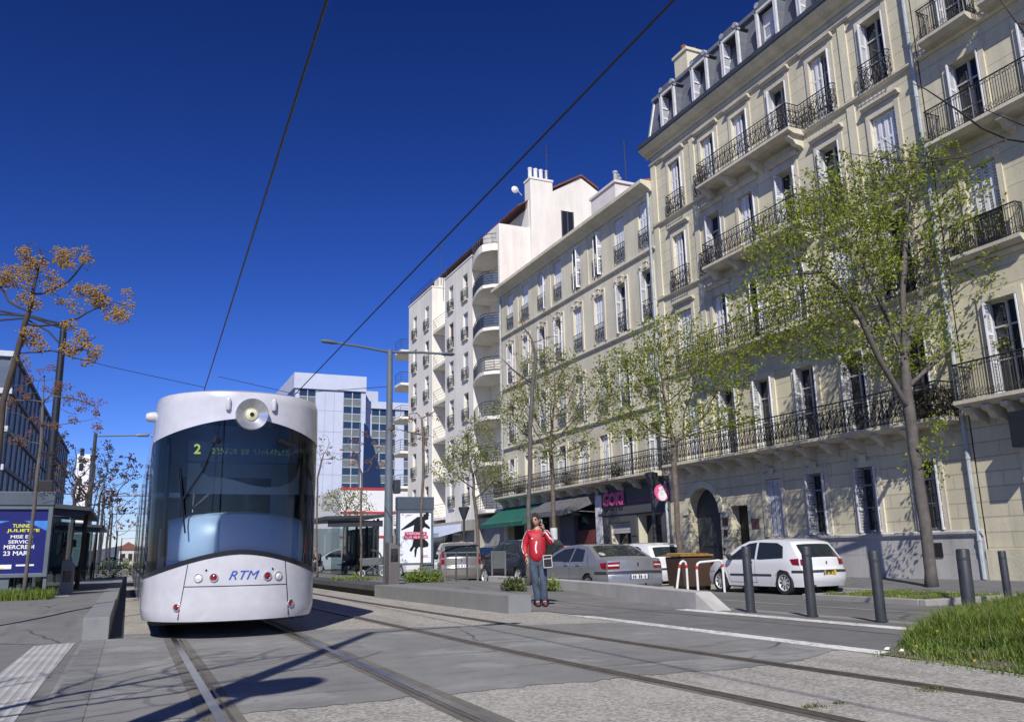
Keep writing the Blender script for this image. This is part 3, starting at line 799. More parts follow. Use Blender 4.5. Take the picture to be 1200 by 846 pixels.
for i, y in enumerate(cc):
    X = FX+.01
    window(Cb, X, y, 14.78, wc, 2.32, s4[i], None, 'flat', sm=shut_w)
    window(Cb, X, y, 11.3, wc, 2.42, s3[i], 'crest', 'flat', sm=shut_w)
    window(Cb, X, y, 7.6, wc, 2.35, s2[i], 'crest', 'flat', sm=shut_g)
    window(Cb, X, y, 4.4, wc, 2.2, s1[i], 'plain', sm=shut_w)
m = MB()
for z in (14.45, 11.0, 7.25): mould(m, STRING, CY0, CY1, FX+.01, z)
mould(m, [(0,0),(-.1,0),(-.2,.12),(-.55,.3),(-.62,.32),(-.62,.5),(0,.5)], CY0, CY1, FX+.01, 17.3); build_split(m, 'cornice', render_c, Cb)
m = MB()
for y in (36.6, 41.0, 45.5): m.box(FX-.03, y-.2, 14.66, FX+.009, y+.2, 17.28)
build_split(m, 'pilaster', render_c, Cb)
balcony(Cb, FX+.01, CY0+.1, CY1-.1, 4.35, .75, .95, 'scroll', corbels=[31 + 1.5*i for i in range(12)])
downpipe(Cb, 30.45, .1, 17.4); downpipe(Cb, 47.9, 3.9, 17.2, r=.05)
m = MB(); m.extr([(FX-.5, CY0, 17.81), (FX+6, CY0, 19.6), (FX+12, CY0, 17.81)], (0, CY1-CY0, 0)); rfC = m.build('roof', terra, Cb)
m = MB(); c0 = on_y(690, 245, 41.5); c1 = on_y(722, 240, 39.0)
m.box(c0.x, 38.4, 18, c0.x+2.6, 41.2, c0.z+.4); m.box(c0.x-.08, 38.3, c0.z+.4, c0.x+2.68, 41.3, c0.z+.55)
chC = m.build('chimney', mat('white rendered chimney', (.70,.68,.64), var=.12), rfC)
for i in range(7):
    m = MB(); m.lathe([(.13,0),(.12,.55),(.16,.58),(.16,.7)], 10, (c0.x+.25+.33*i, 38.7+.33*i, c0.z+.56)); 
    m.build('chimney_pot', [mat('grey cowl', (.35,.36,.38)), terra, mat('white pot', (.65,.65,.65))][(0, 0, 0, 1, 1, 2, 2)[i]], rfC, smooth=True)
# street level of the middle building
grey_shop = mat('dark grey shopfront', (.085,.085,.09), rough=.6, var=.15, vs=1)
m = MB(); wall_holes(m, FX+.01, CY0, CY1, 0, 4.1, [(33.5,35.3,.1,2.35),(31.0,32.9,.1,2.6),(36.6,41.2,.1,3.4),(41.9,44.6,.1,3.0),(45.2,47.6,.1,2.9)], .5)
gw = m.build('ground_floor_wall', render_c, Cb)
m = MB(); X = FX-.06
for (a_, b_, c_, d_) in ((30.3,36.3,2.62,3.95),(30.3,30.98,.1,2.618),(32.92,33.48,.1,2.618),(35.32,36.3,.1,2.618),(33.49,35.31,2.36,2.618)): m.box(X, a_, c_, FX+.008, b_, d_)
m.box(X-.1, 30.3, 3.952, FX+.008, 36.3, 4.06); m.box(X-.05, 30.3, 2.7, X-.001, 36.3, 2.8)
for yy in (32.97, 35.5): 
    for (c_, d_) in ((.2,.95),(1.1,1.55),(1.7,2.5)): m.box(X-.03, yy, c_, X-.001, yy+.42, d_)
sf = m.build('shopfront', grey_shop, Cb)
m = MB(); m.poly([(FX+.45,33.5,.1),(FX+.45,35.3,.1),(FX+.45,35.3,2.35),(FX+.45,33.5,2.35)]); m.poly([(FX+.45,31.0,.1),(FX+.45,32.9,.1),(FX+.45,32.9,2.6),(FX+.45,31.0,2.6)]); m.build('shop_window', pane, sf)
m = MB()
for i in range(4): m.box(FX+.1, 33.5, 2.32-.12*(i+1), FX+.14, 35.3, 2.31-.12*i)
m.build('roller_shutter', mat('light grey shutter', (.45,.45,.43)), sf)
pink = mat('pink lettering', (.75,.12,.30), rough=.4, var=.1)
m = MB(); put_text(m, 'GOKI', (X-.14, 34.75, 3.12), (0,-1,0), (0,0,1), .62, 1.85, bold=.03)
b0 = list(m.v); m.add([(p_[0]+.09, p_[1], p_[2]) for p_ in b0], [tuple(f) for f in m.f])
m.build('shop_name', pink, sf)
m = MB()
rq = random.Random(2); yy = 33.5
while yy > 31.2: 
    w_ = rq.uniform(.04, .1); m.box(X-.012, yy-w_, 3.2, X-.002, yy, 3.2+rq.choice((.1,.1,.15))); yy -= w_+.04+(.1 if rq.random() < .15 else 0)
m.build('small_lettering', mat('dull pink lettering', (.32,.10,.16)), sf)
bs = thing('blade_sign', 'round pink and white blade sign sticking out above the grey shop', 'sign', (FX-.3, 31.0, 3.5))
pc = on_x(776, 577, FX-.4)
m = MB(); m.lathe([(0,0),(.36,0),(.36,.08),(0,.08)], 24, (FX-.4, pc.y, pc.z), 'y'); m.build('disc', pink, bs, smooth=True)
m = MB(); m.lathe([(0,-.012),(.22,-.012),(.22,-.002)], 20, (FX-.4, pc.y, pc.z-.12), 'y')
for q in range(5): m.lathe([(0,-.016),(.08,-.016),(.08,-.002)], 10, (FX-.4+.12*math.cos(q*1.257), pc.y, pc.z+.1+.12*math.sin(q*1.257)), 'y')
m.build('emblem', mat('white emblem', (.78,.74,.76)), bs)
m = MB(); m.tube([(FX-.05, pc.y+.04, pc.z+.38), (FX-.75, pc.y+.04, pc.z+.38)], .02, 6); m.build('bracket', iron, bs)
# white marble pilaster, shop with the grey awning
m = MB(); m.box(FX-.1, 36.0, .1, FX+.005, 36.6, 3.7); m.build('marble_pilaster', mat('white marble', (.66,.66,.69), var=.2, vs=3, rough=.4), Cb)
m = MB(); m.poly([(FX+.45,36.6,.1),(FX+.45,41.2,.1),(FX+.45,41.2,3.4),(FX+.45,36.6,3.4)]); m.poly([(FX+.45,41.9,.1),(FX+.45,44.6,.1),(FX+.45,44.6,3.0),(FX+.45,41.9,3.0)]); m.poly([(FX+.45,45.2,.1),(FX+.45,47.6,.1),(FX+.45,47.6,2.9),(FX+.45,45.2,2.9)])
sw = m.build('shop_window', pane, Cb)
m = MB(); m.box(FX+.3, 37.2, 1.0, FX+.44, 39.2, 2.1); m.build('window_display', mat('red brown display', (.16,.04,.035)), sw)
m = MB(); m.box(FX+.2, 39.4, .1, FX+.44, 41.0, 2.9); m.build('shop_door', mat('grey blue door', (.12,.13,.16)), sw)
def awning(name, label, y0, y1, z0, z1, out, mt, gr=None, val=.25):
    t = thing(name, label, 'awning', (FX-.02, (y0+y1)/2, z0), group='shop awnings')
    m = MB(); n = max(3, int((y1-y0)/.5))
    V = []
    for i in range(n+1):
        y = y0+(y1-y0)*i/n; s_ = -.05*(i % 2)
        V += [(FX-.03, y, z0), (FX-out*.5, y, (z0+z1)/2+s_*.4), (FX-out, y, z1+s_*.3), (FX-out, y, z1-val)]
    m.add(V, [(i*4+j, i*4+j+1, i*4+j+5, i*4+j+4) for i in range(n) for j in range(3)] )
    m.add([(FX-.03,y0,z0),(FX-out,y0,z1),(FX-out,y0,z1-val),(FX-.03,y0,z0-.5)], [(0,1,2,3)]); m.add([(FX-.03,y1,z0),(FX-out,y1,z1),(FX-out,y1,z1-val),(FX-.03,y1,z0-.5)], [(0,1,2,3)])
    m.build('canvas', mt, t)
    m = MB()
    for y in (y0+.1, y1-.1): m.tube([(FX-.02,y,z1-.1),(FX-out+.02,y,z1-.02)], .018, 5)
    m.tube([(FX-out+.01,y0,z1),(FX-out+.01,y1,z1)], .02, 5); m.build('awning_arm', zinc, t)
    return t
awning('shop_awning', 'grey canvas awning between the marble pilaster and the green awning', 36.7, 41.4, 3.9, 3.05, 1.7, mat('grey canvas', (.13,.13,.135), var=.35, vs=4))
awning('shop_awning', 'dark green canvas awning over a dark shop opening', 42.0, 48.0, 3.75, 2.75, 1.6, mat('green canvas', (.012,.11,.075), var=.3, vs=2))
m = MB(); m.box(FX+.005, CY1-.02, 0, FX+12, CY1, 17.3); m.box(FX+12, CY0, 0, FX+12.1, CY1, 17.8); m.build('side_wall', render_c, Cb)
# ---- white 1930s block with rounded balconies
D = thing('apartment_block', 'tall white block with recessed curved balconies, chimney stack and red tiled gable', 'building', (FX, 58, 0))
DY0 = 48.25; DX = FX + .03
slabs = [18.48, 15.55, 12.6, 9.65, 6.7, 3.75]
def rows(z0=.52, h=2.0): return [(s+z0, h) for s in slabs]
fz = [(53.1, 58.9), (62.0, 68.3)]           # flat bays
holes = []; wins = []
for (a, b), ws in zip(fz, ((57.5, 54.5), (66.5, 63.3))):
    hs = []
    for y in ws:
        for k, s in enumerate(slabs[:5] + [3.75]):
            hs.append((y-.48, y+.48, s+.5, s+2.5)); wins.append((y, s+.5, k))
    m = MB(); top = 21.9 if a < 60 else 22.3
    wall_holes(m, DX, a, b, 3.3, top, hs, .3)
    m.poly([(DX,a,3.3),(DX+1.3,a,3.3),(DX+1.3,a,top),(DX,a,top)]); m.poly([(DX,b,3.3),(DX+1.3,b,3.3),(DX+1.3,b,top),(DX,b,top)])
    m.box(DX-.04, a-.04, top, DX+1.3, b+.04, top+.12); m.poly([(DX,a,3.3),(DX,b,3.3),(DX+1.3,b,3.3),(DX+1.3,a,3.3)])
    m.build('bay_wall', render_d, D)
rd = random.Random(9)
for y, z, k in wins:
    bl = rd.choice((0, .35, .5, .6, 1.0, .25)); 
    window(D, DX, y, z, .96, 2.0, 'none', None, 'bow', blind=bl, bm_=rd.choice((blind_g, blind_b, blind_g)) if bl else None, sill=True)
m = MB(); holes = []
for (a, b) in ((48.28, 53.1), (58.9, 62.0), (68.3, 72.5)):
    hs = [((a+b)/2-.7, (a+b)/2+.7, s+.06, s+2.3) for s in slabs]
    holes += hs
    wall_holes(m, DX+1.3, a, b, 3.3, 22.6 if a > 50 else 21.2, hs, .25)
m.build('recess_wall', render_d, D)
for a, b, c, d in holes: window(D, DX+1.3, (a+b)/2, c, 1.4, 2.24, 'none', None, None, blind=rd.choice((0, .4, 1.0)), bm_=blind_g)
fab = mat('dark blue balcony canvas', (.06,.085,.14), rough=.7, var=.2)
rail_w = mat('cream painted rail', (.55,.52,.45), rough=.5, var=.2)
def curve_plan(x_in, y_lo, y_hi, p):
    """rounded at the near end, square at the far end"""
    P = [(x_in, y_hi), (DX-.03, y_hi)]
    for q in fr(0, 1, 9):
        y = y_hi + (y_lo-y_hi)*q; x = DX-.03 - p*math.sin(math.pi*min(1, q*1.0)*.62)*1.0
        if q > .72: x += (DX+.75-x)*((q-.72)/.28)**2.2
        P.append((x, y))
    P.append((x_in, y_lo)); return P
for k, s in enumerate([21.35] + slabs):
    plan = curve_plan(DX+1.3, 48.3, 53.08, .75)
    path = [Vector((x, y, 0)) for x, y in plan[1:-1]] + [Vector((DX+1.28, 48.36, 0))]
    path = [p + Vector((.05, 0, 0)) for p in path]
    if s == 21.35:
        m = MB(); m.extr([(x, y, s-.5) for x, y in plan], (0,0,.5)); o = m.build('balcony', render_d, D); 
        m = MB(); plain_rail(m, path, s, .7, 2); m.build('railing', iron_blue, o)
    else:
        m = MB(); m.extr([(x, y, s-.22) for x, y in plan], (0,0,.22)); o = m.build('balcony', render_d, D)
        m = MB(); plain_rail(m, path, s, .95, 5); m.build('railing', iron_blue, o)
        if k in (1, 2, 3):
            m = MB(); 
            for p, q in zip(path, path[1:]): m.poly([(p.x+.02,p.y,s+.12),(q.x+.02,q.y,s+.12),(q.x+.02,q.y,s+.78),(p.x+.02,p.y,s+.78)])
            m.build('balcony_screen', fab if k < 3 else rail_w, o)
    if s < 21:
        for a, b in ((58.92, 61.98), (68.32, 71.8)):
            pl_ = [(DX+1.3, b), (DX-.55 if a > 60 else DX+.05, b), (DX-.55 if a > 60 else DX+.05, a+.0), (DX+1.3, a)] if a < 60 else [(DX+1.3, b), (DX-.2, b), (DX-.75, a+1.6), (DX-.7, a), (DX+1.3, a)]
            m = MB(); m.extr([(x, y, s-.2) for x, y in pl_], (0,0,.2)); o = m.build('balcony', render_d, D)
            m = MB(); plain_rail(m, [(x+.04, y) for x, y in pl_[1:]], s, .95, 4); m.build('railing', iron_blue if a > 60 else rail_w, o)
# body, party wall with gable, set back top floor
m = MB(); m.box(DX+1.56, 48.27, 0, DX+12, 72.5, 20.9); m.build('rear_wall', render_d, D)
Y = 48.24
g = lambda x, y: on_y(x, y, Y)
m = MB()
m.extr([(DX+.03, Y, 0), (DX+.03, Y, 22.6), (FX+2.3, Y, 22.6), (FX+2.3, Y, 24.6), (FX+3.6, Y, 25.2), g(680, 208), g(697, 222), (FX+12, Y, 23.6), (FX+12, Y, 0)], (0, .25, 0))
m.box(DX+.03, Y+.251, 21.4, DX+.4, 51, 22.6)
m.build('party_wall', render_d, D)
m = MB(); p = g(665, 263); m.box(p.x-.45, Y-.03, p.z-.95, p.x+.45, Y-.001, p.z+.95); gw_ = m.build('gable_window', pane, D)
m = MB(); 
for dx in (-.45, -.0, .45): m.box(p.x+dx-.04, Y-.06, p.z-.95, p.x+dx+.04, Y-.031, p.z+.95)
m.box(p.x-.49, Y-.06, p.z-1.0, p.x+.49, Y-.031, p.z-.95); m.build('window_frame', mat('brown frame', (.08,.06,.05)), gw_)
m = MB(); a_ = g(619, 214); b_ = g(644, 214)
m.box(a_.x, Y-.32, 17, b_.x+.05, Y+.6, a_.z+.15); m.box(a_.x-.05, Y-.37, a_.z+.15, b_.x+.1, Y+.65, a_.z+.3)
chD = m.build('chimney', render_d, D)
for i in range(4):
    m = MB(); m.lathe([(.15,0),(.14,.7),(.16,.72),(.16,.85)], 10, (a_.x+.2+.42*i, Y+.1, a_.z+.3)); m.build('chimney_pot', [mat('white pot', (.65,.65,.65)), mat('white pot', (.65,.65,.65)), mat('white pot', (.65,.65,.65)), zinc][i], chD, smooth=True)
tile = mat('red roof tiles', (.20,.075,.05), rough=.85, var=.4, vs=6, bump=.03, bs=12)
m = MB(); e = .12
for p, q in (((FX+3.4, 25.3), (g(680,208).x, g(680,208).z+.05)), ((g(680,208).x, g(680,208).z+.05), (g(697,222).x+.2, g(697,222).z))):
    m.add([(p[0],Y-.15,p[1]),(q[0],Y-.15,q[1]),(q[0],72,q[1]),(p[0],72,p[1]),(p[0],Y-.15,p[1]+e),(q[0],Y-.15,q[1]+e),(q[0],72,q[1]+e),(p[0],72,p[1]+e)], [(0,1,2,3),(4,5,6,7),(0,1,5,4),(3,2,6,7),(0,3,7,4),(1,2,6,5)])
m.add([(FX+1.5,Y+.05,24.1),(FX+3.4,Y+.05,25.3),(FX+3.4,72,25.3),(FX+1.5,72,24.1),(FX+1.5,Y+.05,24.16),(FX+3.4,Y+.05,25.36),(FX+3.4,72,25.36),(FX+1.5,72,24.16)], [(0,1,2,3),(4,5,6,7),(0,1,5,4),(0,3,7,4)])
m.build('roof', tile, D)
m = MB(); m.box(FX+2.3, Y+.27, 20.9, FX+11, 71, 24.1); m.build('attic_wall', render_d, D)
m = MB(); plain_rail(m, [(DX+.1, 53.2), (DX+.1, 58.8)], 22.0, .7, 3); m.build('roof_railing', iron_blue, D); m = MB(); plain_rail(m, [(DX+.1, 62.2), (DX+.1, 68.2), (DX+1.2, 68.2)], 22.4, .7, 3); m.build('roof_railing', iron_blue, D)
m = MB(); q = g(608, 220)
m.lathe([(0,.0),(.16,.03),(.26,.10),(.27,.11),(.16,.06),(0,.03)], 16, (q.x-.1, Y+.3, q.z), 'y'); m.tube([(q.x, Y+.35, q.z), (q.x+.4, Y+.4, q.z-.35)], .03, 6); m.build('satellite_dish', mat('white dish', (.6,.6,.6)), D, smooth=True)
m = MB()
for (px, py, hh, yy) in ((641, 210, 2.6, Y+.3), (733, 200, 2.2, 44), (517, 318, 2.4, 61)):
    q = on_y(px, py, yy); m.tube([(q.x, yy, q.z-1.2), (q.x, yy, q.z+hh)], .03, 5)
    for i in range(4): m.tube([(q.x-.35+.05*i, yy, q.z+hh-.2*i), (q.x+.35-.05*i, yy, q.z+hh-.2*i)], .012, 3)
m.build('antenna', zinc_dark, D)
m = MB(); q = on_x(517, 326, DX+1.0); m.box(DX+.6, q.y-.6, 21, DX+1.6, q.y+.6, 23.2); m.build('chimney', render_d, D)
# street level of the block
m = MB(); wall_holes(m, DX, DY0, 72.5, 0, 3.3, [(48.9, 52.2, .1, 2.75), (53.2, 56.2, .1, 2.6), (57.5, 66.5, .1, 2.85)], .8); m.build('ground_floor_wall', stone_mat('grey ground floor render', (.40,.37,.31), horiz=False, dirt=.3), D)
m = MB()
for i in range(26): m.box(DX+.3, 48.9, .1+.1*i, DX+.34, 52.2, .19+.1*i)
m.box(DX+.5, 53.2, .1, DX+.6, 56.2, 2.6); m.build('roller_shutter', mat('grey roller door', (.33,.33,.32), var=.2), D)
m = MB(); m.poly([(DX+.7,57.5,.1),(DX+.7,66.5,.1),(DX+.7,66.5,2.85),(DX+.7,57.5,2.85)]); m.build('shop_window', pane, D)
awning('shop_awning', 'pale blue and white awning over the dark shop under the white block', 55.5, 62.0, 3.1, 2.45, 1.7, mat('pale blue canvas', (.42,.47,.62), var=.15, vs=2))

# ---- glass and aluminium office tower far behind the tram
E_ = thing('office_tower', 'pale aluminium office tower with two bands of ribbon glazing behind the tram', 'building', (40, 180, 0))
alu = mat('pale aluminium cladding', (.50,.54,.64), rough=.5, var=.08, vs=.2)
alu2 = mat('aluminium joint', (.36,.40,.5), rough=.5, var=0)
spand = mat('grey green spandrel', (.16,.18,.17), rough=.3, var=.15, vs=.6)
offg = glass_mat('office glazing', (.02,.04,.075), .08)
def tower(x0, x1, Yf, H, bands, par, fl=3.35, depth=40):
    m = MB(); m.box(x0, Yf+.3, 0, x1, Yf+depth, H); 
    edges = sorted([x0, x1] + [q for b in bands for q in b]); 
    segs = list(zip(edges[::2], edges[1::2]))
    for a, b in segs: m.box(a, Yf, 0, b, Yf+.299, H-par)
    m.box(x0-.4, Yf-.4, H-par, x1, Yf+depth, H); m.build('wall', alu, E_)
    m = MB()
    for a, b in segs:
        for k in range(1, 8): m.box(a+.05, Yf-.03, H-par-k*4.6, b-.05, Yf-.002, H-par-k*4.6+.1)
        if b-a > 3: 
            for k in range(1, 3): m.box(a+(b-a)*k/3-.05, Yf-.03, 0, a+(b-a)*k/3+.05, Yf-.002, H-par)
    m.build('cladding_joint', alu2, E_)
    for a, b in bands:
        z = H-par; g_, s_, f_ = MB(), MB(), MB(); n = max(2, round((b-a)/2.0))
        while z > 1:
            g_.box(a, Yf+.1, z-fl*.5, b, Yf+.29, z); s_.box(a, Yf+.06, z-fl, b, Yf+.29, z-fl*.5-.002)
            f_.box(a, Yf+.0, z-fl*.5-.08, b, Yf+.099, z-fl*.5+.08); f_.box(a, Yf, z-.08, b, Yf+.099, z+.08); z -= fl
        for i in range(n+1): f_.box(a+(b-a)*i/n-.09, Yf-.02, 1, a+(b-a)*i/n+.09, Yf+.1, H-par)
        o = g_.build('ribbon_window', offg, E_); s_.build('spandrel', spand, o); f_.build('mullion', mat('pale mullion', (.42,.46,.52)), o)
tower(30.2, 45.6, 180, 39.9, [(31.0, 34.6), (40.6, 44.6)], 3.4)
tower(45.7, 62, 184, 35.2, [(48.0, 53.6), (55.6, 60)], 1.6)
m = MB(); m.box(46, 186, 35.2, 50, 192, 38); m.build('plant_room', alu, E_)
# side of the tower seen obliquely
m = MB(); g_ = MB()
for k in range(11): g_.box(30.15, 182, 36.2-3.35*k-1.7, 30.19, 216, 36.2-3.35*k)
g_.build('side_glazing', offg, E_)
# ---- low white building with red lines
Fb = thing('commercial_building', 'low white building striped with red bands behind the tram shelter', 'building', (22, 92, 0))
p0 = on_y(383, 571, 90); p1 = on_y(520, 571, 90); wht = mat('white cladding panels', (.74,.74,.75), rough=.5, var=.06, vs=.3); red = mat('red trim', (.55,.03,.03), rough=.5, var=.1)
m = MB(); m.box(p0.x+1.5, 90, 0, p1.x, 110, p0.z); m.build('wall', wht, Fb)
m = MB(); 
for z in (8.05, 5.5, 2.95): m.box(p0.x+1.5, 89.9, z, p1.x+.1, 89.995, z+.2)
m.build('red_band', red, Fb)
m = MB()
for i in range(3): m.box(p0.x+2.2+2.2*i, 89.93, .6, p0.x+3.4+2.2*i, 89.995, 2.5)
m.build('window', mat('pale green glazing', (.35,.5,.42), rough=.2, var=.3), Fb)
m = MB()
for i, (z, c) in enumerate(((3.3, 0), (2.2, 1), (1.5, 1))): m.box(25.3, 89.9, z-.3, 25.9, 89.99, z+.3)
m.build('notice_plate', mat('blue grey plates', (.25,.33,.5)), Fb)
# dark blue glass wedge sail between tower and white building
G = thing('glass_building', 'dark blue glass building with a slanting edge between the towers', 'building', (36, 150, 0))
a = on_y(425, 500, 150); b = on_y(441, 560, 150); m = MB()
m.extr([(a.x, 150, 0), (a.x, 150, a.z+1), (a.x+1.0, 150, a.z), (b.x+.6, 150, b.z+2), (b.x+2.2, 150, 0)], (0, 2.5, 0)); m.build('glazed_front', glass_mat('deep blue glazing', (.01,.02,.06), .1), G)
m = MB(); m.extr([(a.x-.3, 149.9, 0), (a.x-.3, 149.9, a.z+2), (a.x+.2, 149.9, a.z+2), (a.x+.2, 149.9, 0)], (0,.09,0)); m.build('edge_fin', alu, G)
# ---- left: glass office building, white tower, far houses
H_ = thing('office_building', 'glazed office building with white floor bands at the left edge', 'building', (-11, 80, 0))
xe = on_y(20, 413, 78).x; top = on_y(10, 411, 78).z
m = MB(); m.box(xe-14, 78.3, 0, xe-.3, 150, top-.4); m.build('glazed_front', mat('blue grey glazing', (.11,.145,.20), rough=.45, var=.3, vs=.4, spec=.25), H_)
m = MB()
for k in range(6): m.box(xe-14.1, 78.0, top-3.1*k-.45, xe-.05, 78.4, top-3.1*k)
build_split(m, 'floor_band', mat('pale floor band', (.50,.54,.58), var=.1), H_)
m = MB()
for k in range(6): m.box(xe-.6, 78.41, top-3.1*k-.3, xe-.08, 150.1, top-3.1*k-.02)
build_split(m, 'side_band', mat('dull grey side band', (.10,.115,.13)), H_)
m = MB()
for i in range(9): m.box(xe-14+1.7*i, 78.1, 0, xe-13.85+1.7*i, 78.29, top-.5)
for i in range(20): m.box(xe-.28, 80+3.5*i, 0, xe-.18, 80.12+3.5*i, top-.5)
m.build('mullion', mat('dark mullion', (.10,.12,.14)), H_)
m = MB()
for k in range(5): m.box(xe-14, 78.05, top-3.1*k-1.6, xe-7, 78.28, top-3.1*k-.46)
m.build('louvre', mat('grey louvre', (.18,.2,.22)), H_)
I_ = thing('white_tower', 'narrow bright white tower block among the trees on the left', 'building', (-8, 190, 0))
a = on_y(88, 560, 190); b = on_y(104, 560, 190)
m = MB(); m.box(a.x, 190, 0, b.x, 200, on_y(95, 532, 190).z); m.build('wall', mat('bright white render', (.78,.78,.78), var=.05), I_)
m = MB()
for k in range(7): m.box(a.x+.5, 189.9, 4+3*k, b.x-1.2, 189.99, 5.4+3*k)
m.build('window', pane, I_)
J = thing('low_house', 'low house with a red tiled roof at the far end of the tram line', 'building', (-3, 260, 0))
a = on_y(140, 640, 260); b = on_y(160, 640, 260)
m = MB(); m.box(a.x, 260, -.4, b.x+1, 270, 4.2); m.build('wall', mat('warm white wall', (.55,.5,.45)), J)
m = MB(); m.extr([(a.x-.5, 259.5, 4.2), ((a.x+b.x)/2, 259.5, 6.2), (b.x+1.5, 259.5, 4.2)], (0, 11, 0)); m.build('roof', tile, J)
m = MB()
for i in range(3): m.box(a.x+.6+1.8*i, 259.92, 1.0, a.x+1.6+1.8*i, 259.99, 3.0)
m.build('window', pane, J)
# ------------------------------------------------------------------ tram
TC = 1.40; HW = 1.19; YN = 12.22; YE = 13.35
tw = mat('white tram lacquer', (.52,.52,.55), rough=.24, var=.13, vs=.7, coat=.7, bump=.006, bs=1.6)
tblk = mat('black tram trim', (.012,.013,.016), rough=.25, var=0)
tglass = clear_glass('tram windscreen glass', (.76,.83,.88), .02)
T = thing('tram', 'white rounded tram facing us with a large dark windscreen and blue lettering', 'tram', (TC, 16, 0))
def nose(x, inset=0):
    u = min(1, abs(x)/(HW-inset)); return YN + inset + (YE-YN)*(1-(1-u**2.3)**(1/2.0))
LEN = 30
def plan_curve(inset=0, n=34, tail=LEN):
    P = [(-HW+inset, YN+tail), (-HW+inset, YN+12), (-HW+inset, YN+6), (-HW+inset, YN+3), (-HW+inset, YE+.5)]
    for i in range(n+1):
        q = math.pi*(i/n) ; x = -(HW-inset)*math.cos(q); P.append((x, nose(x, inset) if abs(x) < HW-inset-1e-6 else YE+inset))
    P += [(-x, y) for x, y in P[:5][::-1]]
    return P
def zlow(x, y): 
    if y > YE+.2: return .80
    return .80 + .31*(1-(abs(x)/HW)**1.7)
def zup(x, y):
    if y > YE+.2: return 2.72
    return 2.71 + .27*(1-(abs(x)/HW)**1.6)
def skin(mb, P, f0, f1, n=6, push=0, prof=None):
    V = []; k = len(P)
    for (x, y) in P:
        a, b = f0(x, y), f1(x, y)
        for j in range(n+1):
            z = a + (b-a)*j/n; d = prof(z) if prof else 0
            V.append((TC + x*(1-(d+push)/HW), y + (d+push if y < YE+2 else 0), z))
    mb.add(V, [(i*(n+1)+j, (i+1)*(n+1)+j, (i+1)*(n+1)+j+1, i*(n+1)+j+1) for i in range(k-1) for j in range(n)])
P = plan_curve()
under = lambda z: max(0, .32-z)*.3 + (max(0, z-3.3)**1.6)*1.6 + max(0, z-2.75)*.02
m = MB(); skin(m, P, lambda x, y: .24 + (.05 if y > YE else .0), zlow, 8, prof=under)
body = m.build('front_panel', tw, T, smooth=True)
m = MB(); skin(m, P, zup, lambda x, y: 3.36, 8, prof=under)
k = len(P); inn = [(TC + x*.9, y + (.12 if y < YE+2 else 0), 3.395) for x, y in P]; 
b0 = len(m.v); top = [(TC + x*(1-under(3.36)/HW), y + (under(3.36) if y < YE+2 else 0), 3.36) for x, y in P]
m.add(top + inn, [(i, i+1, k+i+1, k+i) for i in range(k-1)]); m.add(inn, [list(range(k))])
roofp = m.build('roof', tw, T, smooth=True)
m = MB(); m.box(TC-.95, YN+3, 3.441, TC+.95, YN+8, 3.62); m.box(TC-.95, YN+10, 3.441, TC+.95, YN+20, 3.6); build_split(m, 'roof_equipment', tw, roofp, bevel=.04)
# windscreen, with black lower seal
Pw = [p for p in P if p[1] < YE+.52]
m = MB(); skin(m, Pw, lambda x, y: zlow(x, y)+.055, lambda x, y: zup(x, y)-.003, 10, push=.006)
ws = m.build('windscreen', tglass, T, smooth='all')
m = MB(); skin(m, P, lambda x, y: zlow(x, y)-.004, lambda x, y: zlow(x, y)+.06, 1, push=-.004); m.build('windscreen_seal', tblk, ws, smooth=True)
Pl = [p for p in P if p[1] > YE+.4 and p[0] < 0]; Pr = [p for p in P if p[1] > YE+.4 and p[0] > 0]
m = MB(); skin(m, Pl, zlow, zup, 2); m.build('side_window', glass_mat('tram side glass', (.01,.013,.018), .05), T)
m = MB(); skin(m, Pr, zlow, zup, 2); m.build('side_window', glass_mat('tram side glass'), T)
m = MB()
for i in range(4): 
    for s in (-1, 1): m.box(TC+s*1.195-.004, YN+4+6*i, .4, TC+s*1.195+.004, YN+4.04+6*i, 2.7); m.box(TC+s*1.195-.004, YN+5.3+6*i, .4, TC+s*1.195+.004, YN+5.34+6*i, 2.7)
build_split(m, 'door_seam', tblk, T)
m = MB(); m.box(TC-1.0, YE+.3, .13, TC+1.0, YN+LEN, .3); m.box(TC-1.08, YE, .16, TC+1.08, YE+.6, .26); m.build('underframe', tblk, T)
m = MB(); m.box(TC-HW+.03, YN+LEN-.05, .3, TC+HW-.03, YN+LEN, 3.4); m.build('rear_wall', tblk, T)
# cab interior
dash = mat('blue grey dashboard', (.48,.62,.78), rough=.35, var=.06)
m = MB(); n = 20; V = []
for i in range(n+1):
    x = -.92 + 1.84*i/n; u = (x/.92)**2
    for (dy, z) in ((.07, .74), (.09, .99), (.16, 1.0), (.16, 1.03), (.12, 1.04), (.10, 1.08+.03*(1-u)), (.11, 1.30), (.16, 1.46+.08*(1-u)), (.26, 1.57+.09*(1-u)), (.46, 1.61+.09*(1-u)), (.8, 1.5), (.9, .9)):
        V.append((TC+x, nose(x*.98)+dy+.02, z))
m.add(V, [(i*12+j, (i+1)*12+j, (i+1)*12+j+1, i*12+j+1) for i in range(n) for j in range(11)]); m.build('dashboard', dash, T, smooth=True)
intr = mat('cab interior grey', (.24,.29,.34), rough=.6, var=.1); intl = mat('pale cab panel and reflection', (.62,.68,.74), rough=.5, var=.05)
m = MB(); m.box(TC-1.1, YN+2.3, .3, TC+1.1, YN+2.35, 1.45); m.box(TC-1.1, YN+2.3, 2.35, TC+1.1, YN+2.35, 3.2); m.box(TC-1.1, YN+2.3, 1.45, TC-.7, YN+2.35, 2.35); m.box(TC+.7, YN+2.3, 1.45, TC+1.1, YN+2.35, 2.35)
